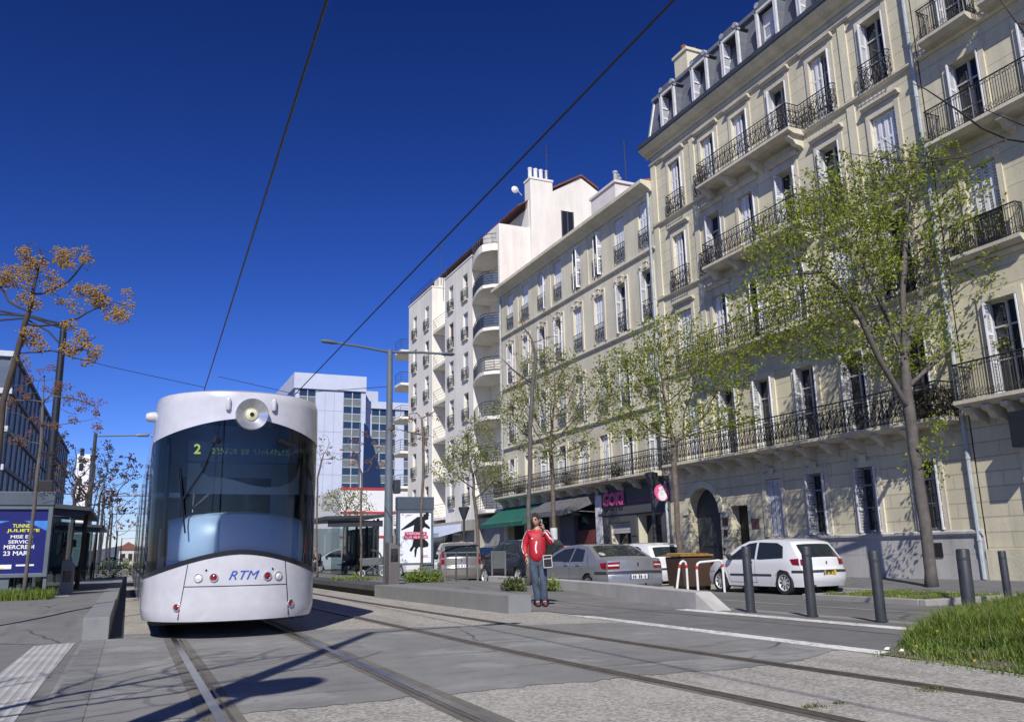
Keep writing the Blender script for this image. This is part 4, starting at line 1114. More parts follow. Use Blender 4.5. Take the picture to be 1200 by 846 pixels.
m.box(TC-1.12, YN+.9, .28, TC+1.12, YN+2.3, .33); m.build('cab_partition', intr, T)
m = MB(); m.box(TC-1.0, YE+.02, .82, TC-.93, YE+1.1, 1.5); m.box(TC-1.13, YE+.1, 1.95, TC-.75, YE+1.4, 2.02)
m.poly([((TC+x)*1.17, YN+2.28, 1.05+(z-1.05)*1.17) for x, z in ((-.74,1.93),(.78,1.93),(.78,2.36),(.74,2.2),(.66,2.1),(.5,2.04),(.3,2.03),(.1,2.06),(-.1,2.12),(-.3,2.16),(-.46,2.17),(-.54,2.22),(-.58,2.32),(-.63,2.44),(-.68,2.51),(-.74,2.55))])  # flat pale shape, its curved top drawn round a dark reflection in the windscreen
m.build('cab_panel_and_reflection', intl, T)
m = MB(); m.box(TC-.7, YN+1.5, 1.0, TC-.2, YN+1.62, 1.75); m.box(TC-.72, YN+1.05, .95, TC-.18, YN+1.5, 1.08); m.build('driver_seat', tblk, T, bevel=.03)
m = MB(); m.tube([(TC-.95, YN+1.0, 1.1), (TC-.97, YN+1.02, 2.8)], .04, 6); m.tube([(TC+.97, YN+1.0, 1.1), (TC+.97, YN+1.02, 2.8)], .04, 6); build_split(m, 'cab_pillar', tblk, T)
# destination display
m = MB(); m.box(TC-.75, YN+.35, 2.40, TC+.78, YN+.6, 2.68); dd = m.build('destination_display', tblk, T)
led = emit_mat('amber green diodes', (.50,.58,.05), .4)
m = MB(); put_text(m, '2', (TC-.62, YN+.345, 2.50), (1,0,0), (0,0,1), .14, .09, bold=.02)
m.build('line_number', led, dd); m2_ = MB(); rl = random.Random(4); x = -.42
while x < .66:
    w_ = rl.uniform(.03, .05)
    for r in range(5):
        for c in range(3):
            if rl.random() < .55: m2_.box(TC+x+c*.015, YN+.34, 2.51+r*.017, TC+x+c*.015+.010, YN+.345, 2.51+r*.017+.011)
    x += .058 + (.05 if rl.random() < .12 else 0)
m2_.build('display_text', emit_mat('dim green diodes', (.20,.30,.04), .22), dd)
# wipers
m = MB()
def wn_(x, z, d=-.03): return (TC+x, nose(x)+d, z)
m.tube([wn_(-.42, 2.66), wn_(-.55, 2.25), wn_(-.78, 1.85)], .011, 5); m.tube([wn_(-.40, 2.70), wn_(-.42, 2.62)], .05, 6); m.tube([wn_(.45, 2.68), wn_(.62, 2.62)], .035, 6)
m.tube([wn_(-.86, 2.3), wn_(-.80, 1.9), wn_(-.72, 1.4)], .012, 4); build_split(m, 'wiper', tblk, ws)
# round lamp bowl in the roof band
chrome = mat('polished aluminium bowl', (.62,.63,.66), rough=.25, metal=.75, var=.05)
lx, lz = .05, 3.03; ly = nose(lx)
m = MB(); m.lathe([(.075,-.02),(.09,.0),(.14,-.03),(.20,-.075),(.215,-.085),(.225,-.075),(.225,.10)], 32, (TC+lx, ly-.02, lz), 'y'); bowl = m.build('lamp_bowl', chrome, T, smooth=True)
m = MB(); m.lathe([(0,-.045),(.04,-.042),(.082,-.02),(.082,.0)], 20, (TC+lx, ly-.02, lz), 'y'); m.build('lamp_lens', mat('yellowish lens', (.62,.6,.35), rough=.15, var=.2, vs=20), bowl, smooth=True)
m = MB(); m.lathe([(0,-.05),(.03,-.049),(.03,-.04)], 14, (TC+lx, ly-.022, lz), 'y'); m.build('lamp_centre', tblk, bowl)
for x, z in ((-.27, 3.17), (.36, 3.19)):
    m = MB(); y = nose(x)-.02
    m.lathe([(0,-.09),(.03,-.08),(.036,-.06),(.036,.06),(.03,.08),(0,.09)], 12, (TC+x, y, z)); m.build('marker_light', tw, T, smooth=True)
m = MB(); m.lathe([(0,-.11),(.05,-.1),(.075,-.05),(.08,.02),(.06,.09),(0,.11)], 14, (TC-HW-.02, YE+.1, 3.13), 'x'); m.build('mirror_camera', tw, T, smooth=True)
# lamps low on the front
def lamp(x, z, r, mt, name, rim=chrome):
    y = nose(x); a = math.atan2(nose(x+.02)-nose(x-.02), .04)
    def tr(mb):
        mb.v = [(TC+x + p[0]*math.cos(a) - p[1]*math.sin(a), y + p[0]*math.sin(a) + p[1]*math.cos(a), z+p[2]) for p in mb.v]; return mb
    q = MB(); q.lathe([(r*.72,-.004),(r*.8,-.018),(r,-.018),(r*1.05,.0),(r*1.05,.05)], 22, (0,0,0), 'y'); o = tr(q).build(name, rim, T, smooth=True)
    q = MB(); q.lathe([(0,-.02),(r*.5,-.015),(r*.75,-.003),(r*.75,.03)], 20, (0,0,0), 'y'); tr(q).build('lens', mt, o, smooth=True)
lw_ = mat('clear white lens', (.75,.72,.62), rough=.1, var=.1); lr_ = mat('red lens', (.22,.01,.012), rough=.12, var=.2, vs=20)
for x, s in ((-.52, 0), (-.33, 1), (.37, 1), (.52, 0)): lamp(x, .81, .058, lr_ if s else lw_, 'tail_light' if s else 'headlight')
for x in (-.76, .72): lamp(x, .43, .052, lr_, 'fog_light')
# panel joints and lettering
m = MB()
def on_nose(x, z, d=-.004): return Vector((TC+x, nose(x)+d+under(z), z))
def seam(a, b, n=14, r=.006): m.tube([on_nose(a[0]+(b[0]-a[0])*i/n, a[1]+(b[1]-a[1])*i/n, -.001) for i in range(n+1)], r, 4)
seam((-.66, .985), (-.74, .27)); seam((.62, 1.0), (.70, .27)); seam((-.685, .695), (.645, .69), 24)
m.build('panel_joint', tblk, body)
m = MB(); put_text(m, 'RTM', (0,0,0), (1,0,0), (0,0,1), .115, .40, shear=.35, bold=.0, fn=lambda u, v: on_nose(.06+u, .775+v, -.007)); m.build('lettering', mat('blue lettering', (.03,.09,.42), rough=.4, var=.1), body)
m = MB()
for x in (-.43, .44): m.lathe([(0,-.01),(.014,-.01),(.014,.0)], 8, tuple(on_nose(x, .905, 0)), 'y')
build_split(m, 'bolt', tblk, body)

# ------------------------------------------------------------------ overhead line
wire = mat('dark contact wire', (.02,.02,.025), rough=.5, var=0)
def wire_thing(label, pts, r=.012):
    m = MB(); m.tube(pts, r, 5); o = m.build('overhead_wire', wire, None, at=pts[0]); return tag(o, label, 'wire', 'overhead wires of the tram line')
a, b = on_z(383, 0, 6.1), on_z(240, 455, 6.1); d = b-a
wire_thing('overhead wire rising above the tram, the left one of the two long wires', [a - d*1.2, a, b, b + d*.4], .016)
a2, b2 = on_x(790, 0, 4.7), on_x(370, 437, 4.7); d = b2-a2
wire_thing('overhead wire crossing the sky to the right, ending above the office tower', [a2 - d*1.2, a2, b2, b2 + d*.6], .016)
# ------------------------------------------------------------------ street furniture
pole_g = mat('grey blue painted steel', (.115,.14,.165), rough=.45, var=.2, vs=1.5)
pole_d = mat('dark grey painted steel', (.035,.04,.047), rough=.45, var=.3, vs=3)
boll_m = mat('dark bollard paint', (.032,.036,.042), rough=.5, var=.35, vs=5)
# bollards
boll = [((880,717), 640, 'bollard farthest left of the row, in front of the white hatchback door', .075),
        ((952,722), 640, 'bollard in front of the tail of the white hatchback and its yellow plate', .075),
        ((1033,728), 645, 'bollard standing on the pale strip left of the big tree trunk', .075),
        ((1137,722), 643, 'darkest thickest bollard leaning at the edge of the long grass', .095)]
def bollard(p, h, r, label, lean=(0, 0)):
    t = thing('bollard', label, 'bollard', (p.x, p.y, p.z), group='dark steel bollards along the road edge')
    m = MB(); m.lathe([(r*1.25,0),(r*1.25,.02),(r,.025),(r,h-.02),(r*.9,h),(r*.82,h+.004),(0,h-.01)], 18, local_o); m.build('post', boll_m, t, smooth=True, local=True)
    m = MB(); m.lathe([(r*.995,h-.16),(r*1.02,h-.16),(r*1.02,h-.12),(r*.995,h-.12)], 18, local_o); m.build('ring', pole_d, t, smooth=True, local=True)
    t.rotation_euler = (lean[0], lean[1], 0)
    return t
local_o = (0, 0, 0)
for (px, top, lab, r) in boll:
    p = on_z(*px, 0); q = on_y(px[0], top, p.y)
    bollard(p, q.z, r, lab, (0, R_(1.5) if 'darkest' in lab else 0))
p = on_z(1182, 703, -.09); bollard(p, .97, .075, 'slim bollard near the wall at the right edge beyond the grass')
# centre lamp post with two arms
L = thing('street_lamp', 'tall grey double armed lamp post behind the right platform edge', 'street lamp', (7.1, 25, .2))
c = on_y(457, 412, 25); m = MB(); m.tube([(7.1,25,.2),(7.1,25,1.6)], .15, 12); m.tube([(7.1,25,1.6),(7.08,25,c.z+.05)], [.14,.085], 12); m.build('pole', pole_g, L, smooth=True)
for px in ((377, 399), (532, 415)):
    e = on_y(px[0], px[1], 25); v = Vector((e.x-7.08, 0, e.z-c.z+.02)); m = MB(); s = Vector((7.08, 25, c.z-.02))
    m.tube([s, s+v*.5+Vector((0,0,.02)), s+v*.78], [.045,.04,.035], 8); ar = m.build('lamp_arm', pole_g, L, smooth=True)
    m = MB(); k = s+v*.77; m.tube([k, k+v*.06, k+v*.2, k+v*.24], [.04,.075,.085,.03], 10); m.v = [(x, y, k.z + (z-k.z)*.75) for x, y, z in m.v]; m.build('lamp_head', pole_g, ar, smooth=True)
m = MB(); s = on_y(461, 570, 25); m.box(7.22, 24.8, s.z-.22, 7.42, 25.0, s.z+.2); m.build('loudspeaker', pole_d, L, bevel=.03)
a, b = on_y(343, 461, 25), on_y(453, 453, 25)
wire_thing('thin span wire from the double armed lamp post towards the tram roof', [Vector((b.x, 25, b.z)), Vector((a.x, 25, a.z)), Vector((2.0, 25.1, 6.2))], .01)
# ticket pylon in front of it
p = on_z(461, 686, .27); K = thing('ticket_pylon', 'dark brown grey steel pylon with a sloping top on the platform before the lamp post', 'pylon', (p.x, p.y, p.z))
pt = on_y(460, 635, p.y); m = MB(); hh = pt.z-p.z
a0 = on_y(455.5, 686, p.y).x; a1 = on_y(468, 686, p.y).x
m.extr([(a0, p.y, p.z), (a1, p.y, p.z), (a1, p.y, p.z+hh-.16), (a1-.03, p.y, p.z+hh-.09), (a0+.04, p.y, p.z+hh), (a0, p.y, p.z+hh)], (0, .42, 0)); m.build('cabinet', mat('brown grey steel', (.13,.12,.115), rough=.4, var=.2), K, bevel=.012)
m = MB(); m.box(a0+.05, p.y-.012, p.z+hh*.55, a1-.05, p.y-.002, p.z+hh*.85); m.build('screen', glass_mat('dark screen'), K)

# advertising boxes
def ad_box(name, label, x0, x1, z0, z1, y, head, legs, poster_fn, cat='advertising panel', ph=None):
    t = thing(name, label, cat, ((x0+x1)/2, y, 0))
    m = MB(); w = .09
    m.box(x0, y, z0, x0+w, y+.28, z1); m.box(x1-w, y, z0, x1, y+.28, z1); m.box(x0+w, y, z1-w, x1-w, y+.28, z1); m.box(x0+w, y, z0, x1-w, y+.28, z0+w); m.box(x0+w, y+.12, z0+w, x1-w, y+.27, z1-w); m.build('frame', pole_g, t, bevel=.01)
    m = MB(); m.box(x0-.02, y-.03, z1+.002, x1+.02, y+.33, z1+head); 
    m.build('hood', mat('hood slate blue', (.07,.09,.115), rough=.5, var=.15), t, bevel=.015)
    m = MB()
    for xa, xb in legs: m.box(xa, y+.05, -.02, xb, y+.25, z0)
    build_split(m, 'leg', pole_g, t)
    m = MB(); m.box(x0+w, y+.06, z0+w, x1-w, y+.118, z1-w); po = m.build('poster', poster_fn[0], t)
    poster_fn[1](po, x0+w, x1-w, z0+w, z1-w, y+.058)
    return t
def poster_right(po, x0, x1, z0, z1, y):
    W, Hh = x1-x0, z1-z0
    # figure outline measured as fractions of the sheet (leaping dancer with a hat)
    F = [(.05,.655),(.30,.78),(.47,.86),(.57,.905),(.70,.90),(.75,.915),(.76,.935),(.72,.95),(.83,.965),(.84,.99),(.92,.99),(.925,.95),(.95,.93),(.91,.915),(.93,.88),(.90,.85),(.80,.83),(.82,.78),(.88,.75),(.97,.69),(.95,.655),(.80,.70),(.74,.67),(.70,.60),(.72,.50),(.90,.40),(.93,.35),(.90,.31),(.74,.29),(.62,.31),(.56,.27),(.52,.12),(.48,.10),(.47,.24),(.50,.30),(.46,.30),(.38,.22),(.32,.23),(.34,.28),(.40,.33),(.44,.46),(.43,.60),(.46,.74),(.32,.70),(.06,.635)]
    m = MB(); m.poly([(x0+u*W, y-.003, z0+v*Hh) for u, v in F]); m.build('silhouette', mat('poster black', (.012,.012,.014), rough=.4, var=0), po)
    pk = mat('poster crimson', (.55,.03,.12), rough=.4, var=0); wt = mat('poster white', (.8,.8,.8), rough=.4, var=0)
    m = MB(); m.box(x0+.16*W, y-.008, z0+.535*Hh, x0+.86*W, y-.005, z0+.605*Hh); m.box(x0+.13*W, y-.008, z0+.465*Hh, x0+.90*W, y-.005, z0+.53*Hh); m.build('title_band', pk, po)
    m = MB(); put_text(m, 'DANSONS LA', (x0+.51*W, y-.010, z0+.545*Hh), (1,0,0), (0,0,1), .05*Hh, .62*W); put_text(m, 'REPUBLIQUE', (x0+.515*W, y-.010, z0+.473*Hh), (1,0,0), (0,0,1), .048*Hh, .70*W); m.build('title', wt, po)
    m = MB(); put_text(m, 'D', (x0+.10*W, y-.004, z0+.93*Hh), (1,0,0), (0,0,1), .04*Hh); put_text(m, 'U', (x0+.2*W, y-.004, z0+.89*Hh), (1,0,0), (0,0,1), .04*Hh)
    for i in range(3): m.box(x0+.22*W, y-.005, z0+(.945-.012*i)*Hh, x0+(.42-.05*i)*W, y-.003, z0+(.949-.012*i)*Hh)
    m.box(x0+.74*W, y-.005, z0+.10*Hh, x0+.93*W, y-.003, z0+.107*Hh); m.box(x0+.74*W, y-.005, z0+.125*Hh, x0+.9*W, y-.003, z0+.14*Hh); m.build('small_print', pk, po)
Y = 33.5; q = lambda x, y_: on_y(x, y_, Y)
ad_box('poster_panel', 'free standing backlit poster case showing a black leaping figure on white', q(466,630).x, q(508,630).x, q(480,662).z, q(480,597).z, Y, q(480,582).z-q(480,597).z, [(q(466,668).x, q(470,668).x), (q(494,668).x, q(508,668).x)],
       (mat('poster sheet pale', (.78,.82,.86), rough=.4, var=.04), poster_right))
def poster_left(po, x0, x1, z0, z1, y):
    W, Hh = x1-x0, z1-z0; X = lambda px: on_y(px, 630, y).x; Z = lambda py: on_y(30, py, y).z
    k = X(30)
    cy = mat('poster light blue', (.05,.22,.62), rough=.4, var=.3, vs=4); ye = mat('poster yellow', (.75,.72,.03), rough=.4, var=0); wt = mat('poster white', (.8,.8,.8), rough=.4, var=0)
    m = MB(); zt = z0+.82*Hh
    m.poly([(x0, y-.003, z0+.65*Hh), (x0, y-.003, zt), (x0+.52*W, y-.003, zt)]); m.poly([(x1, y-.003, z0+.66*Hh), (x1, y-.003, zt), (x0+.70*W, y-.003, zt)]); m.build('light_beam', cy, po)
    m = MB(); 
    for t_, py, h_, w_ in (('TUNNEL', 618, 4.2, 23), ('JULIETTE', 624, 4.4, 38)):
        put_text(m, t_, (X(26.5 if py > 620 else 25), y-.006, Z(py)), (1,0,0), (0,0,1), Z(600)-Z(600+h_), X(20+w_)-X(20), bold=.02)
    m.build('yellow_title', ye, po)
    m = MB()
    for t_, py, h_, w_, c_ in (('MISE EN', 630.5, 3.8, 26, 25.5), ('SERVICE', 636.5, 4, 28, 24.5), ('MERCREDI', 643, 4.8, 35, 23.5), ('23 MARS', 650.5, 5.2, 32, 22)):
        put_text(m, t_, (X(c_), y-.006, Z(py)), (1,0,0), (0,0,1), Z(600)-Z(600+h_), X(20+w_)-X(20), bold=.02)
    m.build('white_text', wt, po)
    m = MB(); m.box(X(0), y-.006, Z(666), X(17), y-.004, Z(661)); m.box(X(22), y-.006, Z(663), X(43), y-.004, Z(661)); build_split(m, 'logo_strip', wt, po)
    m = MB(); m.box(X(1), y-.008, Z(666), X(8), y-.0062, Z(664.5)); m.build('logo_stripe', ye, po)
Y = 22.5; ql = lambda x, y_: on_y(x, y_, Y)
ad_box('poster_panel', 'wide poster case with a dark blue sheet and yellow lettering at the left edge', ql(-46,630).x, ql(59,630).x, ql(40,676).z, ql(40,592).z, Y, ql(40,576).z-ql(40,592).z, [(ql(-46,680).x, ql(10,680).x), (ql(50,680).x, ql(54,680).x)],
       (mat('poster sheet navy', (.010,.012,.13), rough=.35, var=.15), poster_left))

# left pole carrying the line
Lp = thing('line_pole', 'tall dark mast with cable arms rising behind the blue poster case', 'pole', (-2.42, 30, .28))
m = MB(); m.tube([(-2.40,30,.28),(-2.44,30,4.5),(-2.47,30,8.7)], [.13,.12,.10], 12); m.build('mast', mat('navy black mast', (.012,.016,.026), rough=.5, var=.2), Lp, smooth=True)
m = MB(); m.box(-2.75, 29.8, 2.95, -2.3, 30.2, 3.55); m.build('control_box', mat('black box', (.01,.01,.012), rough=.6), Lp, bevel=.03)
m = MB()
for dz, sag in ((0, .12), (-.12, .35), (.03, -.1)):
    m.tube([(-2.47, 30, 8.6+dz), (-3.4, 29.9, 8.75+dz+sag*.3), (-4.6, 29.8, 8.8+dz-sag*.6), (-6.5, 29.5, 8.7-sag)], .035, 5)
m.tube([(-2.47,30,7.9),(-2.9,30,8.35),(-3.6,30,8.72)], .03, 5); m.build('cable_arm', wire, Lp)
pts = [on_y(x, y_, 30) for x, y_ in ((80,417),(130,430),(180,441),(240,454))]
wire_thing('thin span wire running from the dark mast on the left down to the tram wire', [Vector((-2.46, 30, pts[0].z+.05))] + pts, .011)
a, b = on_y(132, 512, 42), on_y(75, 512, 42)
# row of lamp posts and masts beyond on the left
def left_lamp(Y_, px, py, label, arm=True, pxb=None):
    e = on_y(px, py, Y_); xb = e.x - 2.9 if pxb is None else on_y(pxb, py, Y_).x
    t = thing('street_lamp', label, 'street lamp', (xb, Y_, .28), group='lamp posts along the left platform')
    m = MB(); m.tube([(xb, Y_, .28), (xb, Y_, e.z)], [.12, .07], 8); m.build('pole', pole_d, t, smooth=True)
    m = MB(); m.tube([(xb, Y_, e.z-.12), (xb+(e.x-xb)*.75, Y_, e.z-.03)], .035, 6); m.tube([(xb+(e.x-xb)*.74, Y_, e.z-.03), (xb+(e.x-xb)*.8, Y_, e.z-.01), (e.x-.05, Y_, e.z), (e.x, Y_, e.z)], [.035,.07,.075,.03], 8); m.build('lamp_arm', pole_g, t, smooth=True)
left_lamp(40, 175, 510, 'lamp post with a long horizontal arm reaching towards the tram roof', pxb=112)
left_lamp(62, 168, 580, 'second lamp post beyond the left shelter, its arm lower over the trees', pxb=122)
left_lamp(88, 167, 601, 'third lamp post far down the left platform', pxb=132)
left_lamp(125, 166, 621, 'fourth lamp post far down the left platform, tiny arm', pxb=138)
left_lamp(165, 165, 630, 'farthest lamp post of the left row near the horizon', pxb=143)
for (y0, yy, xx) in ((70, 540, 176), (70, 546, 174), (70, 560, 170)): pass
# shelter on the left platform
def shelter(name, label, x0, x1, y0, y1, zb, zt, glass_side, roof_over=.3, tilt=0, benches=True):
    t = thing(name, label, 'tram shelter', ((x0+x1)/2, (y0+y1)/2, zb))
    m = MB(); m.extr([(x0-roof_over, y0-.3, zt), (x1+roof_over, y0-.3, zt+tilt), (x1+roof_over, y0-.3, zt+.1+tilt), (x0-roof_over, y0-.3, zt+.14)], (0, y1-y0+.6, 0)); m.build('roof', mat('shelter roof dark', (.045,.05,.058), rough=.4, var=.2), t)
    n = max(2, round((y1-y0)/2.0))
    for i in range(n+1):
        y = y0+(y1-y0)*i/n; m = MB(); m.box(glass_side-.05, y-.04, zb, glass_side+.05, y+.04, zt+.04); m.build('post', pole_d, t)
    m = MB(); 
    for i in range(n):
        ya = y0+(y1-y0)*i/n+.06; yb = y0+(y1-y0)*(i+1)/n-.06; m.poly([(glass_side, ya, zb+.15), (glass_side, yb, zb+.15), (glass_side, yb, zt-.3), (glass_side, ya, zt-.3)])
    m.build('glass_wall', clear_glass('shelter glass', (.42,.5,.52), .25), t)
    for y in (y0, y1):
        m = MB(); a_, b_ = sorted((glass_side, x0 if abs(glass_side-x0) > abs(glass_side-x1) else x1)); m.poly([(a_+.1, y, zb+.15), (b_-.2, y, zb+.15), (b_-.2, y, zt-.2), (a_+.1, y, zt-.2)]); m.build('end_glass', MATS['shelter glass'], t)
        m = MB(); m.box(b_-.22, y-.03, zb, b_-.16, y+.03, zt); m.build('post', pole_d, t)
    m = MB(); m.box(x0-.1, y0-.1, zt-.32, x1+.1, y0-.06, zt-.05); m.build('sign_board', pole_d, t)
    if benches:
        m = MB(); c_ = glass_side + (.4 if glass_side < (x0+x1)/2 else -.4); m.box(c_-.2, y0+.6, zb+.42, c_+.2, y1-.6, zb+.47)
        for y in (y0+.9, y1-.9): m.box(c_-.05, y-.05, zb, c_+.05, y+.05, zb+.42)
        m.build('bench', mat('bench dark wood', (.05,.035,.025)), t)
    return t
shelter('tram_shelter', 'dark glass tram shelter on the left platform behind the poster case', -2.9, -1.25, 25.5, 32, .28, 2.55, -2.85, .25, -.18)
shelter('tram_shelter', 'second dark shelter farther along the left platform', -2.6, -1.2, 38, 44, .28, 2.5, -2.55, .25, -.15)
sR = shelter('tram_shelter', 'tram shelter with a flat dark roof and glass panes on the right platform', 8.1, 10.4, 38, 44, .2, 2.66, 10.3, .25, .12)
shelter('tram_shelter', 'narrow shelter seen just beside the tram on the right platform', 7.0, 9.1, 48, 54, .2, 2.5, 9.05, .2, .1, False)
# upright slabs (ticket machines) on the left platform
for (px, wpx, top, base, Y_, lab) in ((77, 15, 655, 691, 24.0, 'tall grey stone like pillar with a slanted top on the left platform'), (146, 8, 653, 677, 48, 'small grey pillar with a rounded top far along the left platform')):
    a_ = on_y(px-wpx/2, base, Y_); b_ = on_y(px+wpx/2, base, Y_); zt = on_y(px, top, Y_).z
    t = thing('ticket_pillar', lab, 'ticket machine', (a_.x, Y_, .28)); m = MB()
    m.extr([(a_.x, Y_, .28), (b_.x, Y_, .28), (b_.x, Y_, zt-.15), ((a_.x+b_.x)/2, Y_, zt), (a_.x, Y_, zt-.03)], (0, .35, 0)); m.build('body', mat('weathered grey steel', (.20,.20,.20), rough=.5, var=.25, vs=2), t, bevel=.015)
    m = MB(); m.box(a_.x+.05, Y_-.01, zt-.55, b_.x-.05, Y_-.002, zt-.28); m.build('screen', glass_mat('dark screen'), t)
# information sign beside right shelter
# pedestrian barriers in front of the parked cars
bar_m = mat('grey barrier paint', (.14,.15,.16), rough=.45, var=.2)
def barrier(x0, x1, Yb, zb, h, label, plate=False):
    t = thing('barrier', label, 'barrier', ((x0+x1)/2, Yb, zb), group='grey steel barriers before the parked cars'); m = MB()
    m.tube([(x0,Yb,zb),(x0,Yb,zb+h)], .035, 8); m.tube([(x1,Yb,zb),(x1,Yb,zb+h)], .035, 8); build_split(m, 'post', bar_m, t)
    m = MB(); m.tube([(x0,Yb,zb+h-.03),(x1,Yb,zb+h-.03)], .025, 6); m.tube([(x0,Yb,zb+h*.45),(x1,Yb,zb+h*.45)], .018, 6); build_split(m, 'rail', bar_m, t)
    if plate: m = MB(); m.box(x0+.04, Yb-.02, zb+h*.42, x1-.04, Yb+.01, zb+h-.04); m.build('panel', mat('barrier panel', (.10,.11,.11)), t)
Yb = 27; 
for a_, b_, pl_, lab in ((522, 534.5, 0, 'first open barrier behind the shrub beside the poster case'), (534.5, 547.5, 0, 'second open barrier before the beige car number plate'), (547.5, 560, 0, 'third open barrier at the right tail light of the beige car'), (577, 592.5, 1, 'solid grey panel barrier in front of the dark blue car')):
    barrier(on_y(a_, 684, Yb).x, on_y(b_, 684, Yb).x, Yb, .12, 1.0, lab, pl_)
# low concrete wall with a sloping end
Wt = thing('low_wall', 'long low concrete wall with a sloping near end beside the parked saloon', 'wall', (9.8, 16, 0))
m = MB(); P = [(9.25, 12.75), (9.85, 16.5), (10.4, 20.6), (10.75, 26)]
V = []; w_ = .34
for i, (x, y) in enumerate(P):
    zt = .33 if i else .30
    V += [(x, y, -.2), (x+.0, y, zt), (x+w_, y, zt), (x+w_+.08, y, -.25)]
m.add(V, [(i*4+j, i*4+j+1, i*4+j+5, i*4+j+4) for i in range(3) for j in range(3)] + [(12,13,14,15)])
m.add([(9.25,12.75,-.2),(9.25,12.75,.30),(9.59,12.75,.30),(9.67,12.75,-.25),(9.30,12.1,-.1),(9.72,12.2,-.1)], [(1,2,5,4),(0,1,4),(3,2,5),(0,4,5,3)])
m.build('concrete', ground_mat('pale cast concrete', (.42,.41,.39), patch=.18), Wt, bevel=.012)
# wheelie bin, hoops
bin_m = mat('brown bin plastic', (.06,.035,.024), rough=.5, var=.15, vs=3); 
bx = on_y(800, 690, 22.0).x; bw = 1.15; bz = -.2
Bn = thing('wheelie_bin', 'large brown four wheeled bin with a yellow lid beside the white hatchback', 'bin', (bx+bw/2, 22.4, bz)); m = MB()
m.extr([(bx+.08, 22.0, bz+.12), (bx+bw-.08, 22.0, bz+.12), (bx+bw, 22.0, bz+1.02), (bx, 22.0, bz+1.02)], (0, .85, 0)); m.build('container', bin_m, Bn, bevel=.03)
m = MB(); m.box(bx-.04, 21.94, bz+1.03, bx+bw+.04, 22.9, bz+1.09); m.tube([(bx+.02,22.75,bz+1.09),(bx+bw-.02,22.75,bz+1.09)], .05, 8)
for i in range(5): m.box(bx+.05+.22*i, 21.98, bz+1.09, bx+.17+.22*i, 22.7, bz+1.115)
m.build('lid', mat('mustard lid', (.28,.18,.05), rough=.5, var=.25, vs=5), Bn, bevel=.015)
for dx in (.12, bw-.12):
    m = MB(); m.lathe([(0,-.03),(.1,-.03),(.1,.03),(0,.03)], 14, (bx+dx, 22.1, bz+.1), 'x'); m.build('wheel', tblk, Bn)
hoop_w = mat('white painted hoop', (.70,.70,.68), rough=.4, var=.12, vs=4); hoop_r = mat('red hoop band', (.5,.03,.03), rough=.4, var=0)
for pts, lab in ((((806,690),(804,657),(797,657),(792,690)), 'white steel hoop with red bands at the left of the brown bin'), (((818,690),(816,659),(846,656),(849,690)), 'white steel hoop with red bands in front of the brown bin')):
    Yh = 20.6; W3 = [on_y(x, y_, Yh) for x, y_ in pts]; W3[0].z = W3[3].z = -.2
    t = thing('bike_hoop', lab, 'hoop', ((W3[0].x+W3[3].x)/2, Yh, -.2), group='white hoops by the bin'); m = MB()
    def rc(A_, B_, C_, r=.12): return [B_ + (A_-B_).normalized()*r, B_ + (A_-B_).normalized()*r*.3 + (C_-B_).normalized()*r*.3, B_ + (C_-B_).normalized()*r]
    m.tube([W3[0]] + rc(W3[0], W3[1], W3[2]) + rc(W3[1], W3[2], W3[3]) + [W3[3]], .034, 8); m.build('tube', hoop_w, t, smooth=True)
    m = MB(); 
    for A_, B_ in ((W3[0], W3[1]), (W3[3], W3[2])): m.tube([A_.lerp(B_, .78), A_.lerp(B_, .9)], .036, 8)
    build_split(m, 'band', hoop_r, t)
# motor scooters
def scooter(loc, rz, label, colour):
    t = thing('motor_scooter', label, 'scooter', loc, rz); 
    for y in (-.62, .62):
        m = MB(); m.lathe([(.13,-.05),(.23,-.055),(.25,0),(.23,.055),(.13,.05)], 18, (0, y, .25), 'x', cap=False); w_ = m.build('wheel', tblk, t, local=True, smooth=True)
        m = MB(); m.lathe([(0,-.04),(.13,-.045),(.13,.045),(0,.04)], 14, (0, y, .25), 'x'); m.build('rim', chrome, w_, local=True)
    m = MB(); m.extr([(-.14,-.75,.45),(-.14,-.25,.35),(-.14,.2,.28),(-.14,.38,.3),(-.14,.5,.75),(-.14,.42,.95),(-.14,.34,.9),(-.14,.26,.4),(-.14,-.1,.45),(-.14,-.2,.72),(-.14,-.8,.75)], (.28,0,0)); m.build('bodywork', colour, t, local=True, bevel=.03)
    m = MB(); m.box(-.15,-.78,.76,.15,-.12,.86); m.build('seat', tblk, t, local=True, bevel=.03)
    m = MB(); m.tube([(-.32,.3,1.05),(0,.4,1.0),(.32,.3,1.05)], .02, 6); m.tube([(0,.42,.9),(0,.4,1.02)], .03, 6); m.tube([(.28,.32,1.04),(.34,.38,1.2)], .01, 4); m.lathe([(0,-.01),(.06,-.01),(.06,.01),(0,.01)], 10, (.35,.38,1.22), 'y'); m.build('handlebar', tblk, t, local=True)
    m = MB(); m.box(-.17,-1.0,.86,.17,-.68,1.14); m.build('top_case', colour, t, local=True, bevel=.05)
    m = MB(); m.box(-.06,-.83,.6,.06,-.79,.68); m.build('tail_light', lr_, t, local=True)
    return t
p = on_y(852, 690, 23.4); scooter((p.x, 23.6, -.2), R_(200), 'scooter with a dark red body and top box between the brown bin and white hatchback', mat('dark red paint', (.20,.015,.02), rough=.25, var=.1, coat=.5))
p = on_y(657, 690, 25.6); scooter((p.x-.3, 27.0, -.08), R_(120), 'white scooter parked between the dark blue car and the silver saloon', mat('scooter white paint', (.6,.6,.6), rough=.3, var=.1, coat=.4))
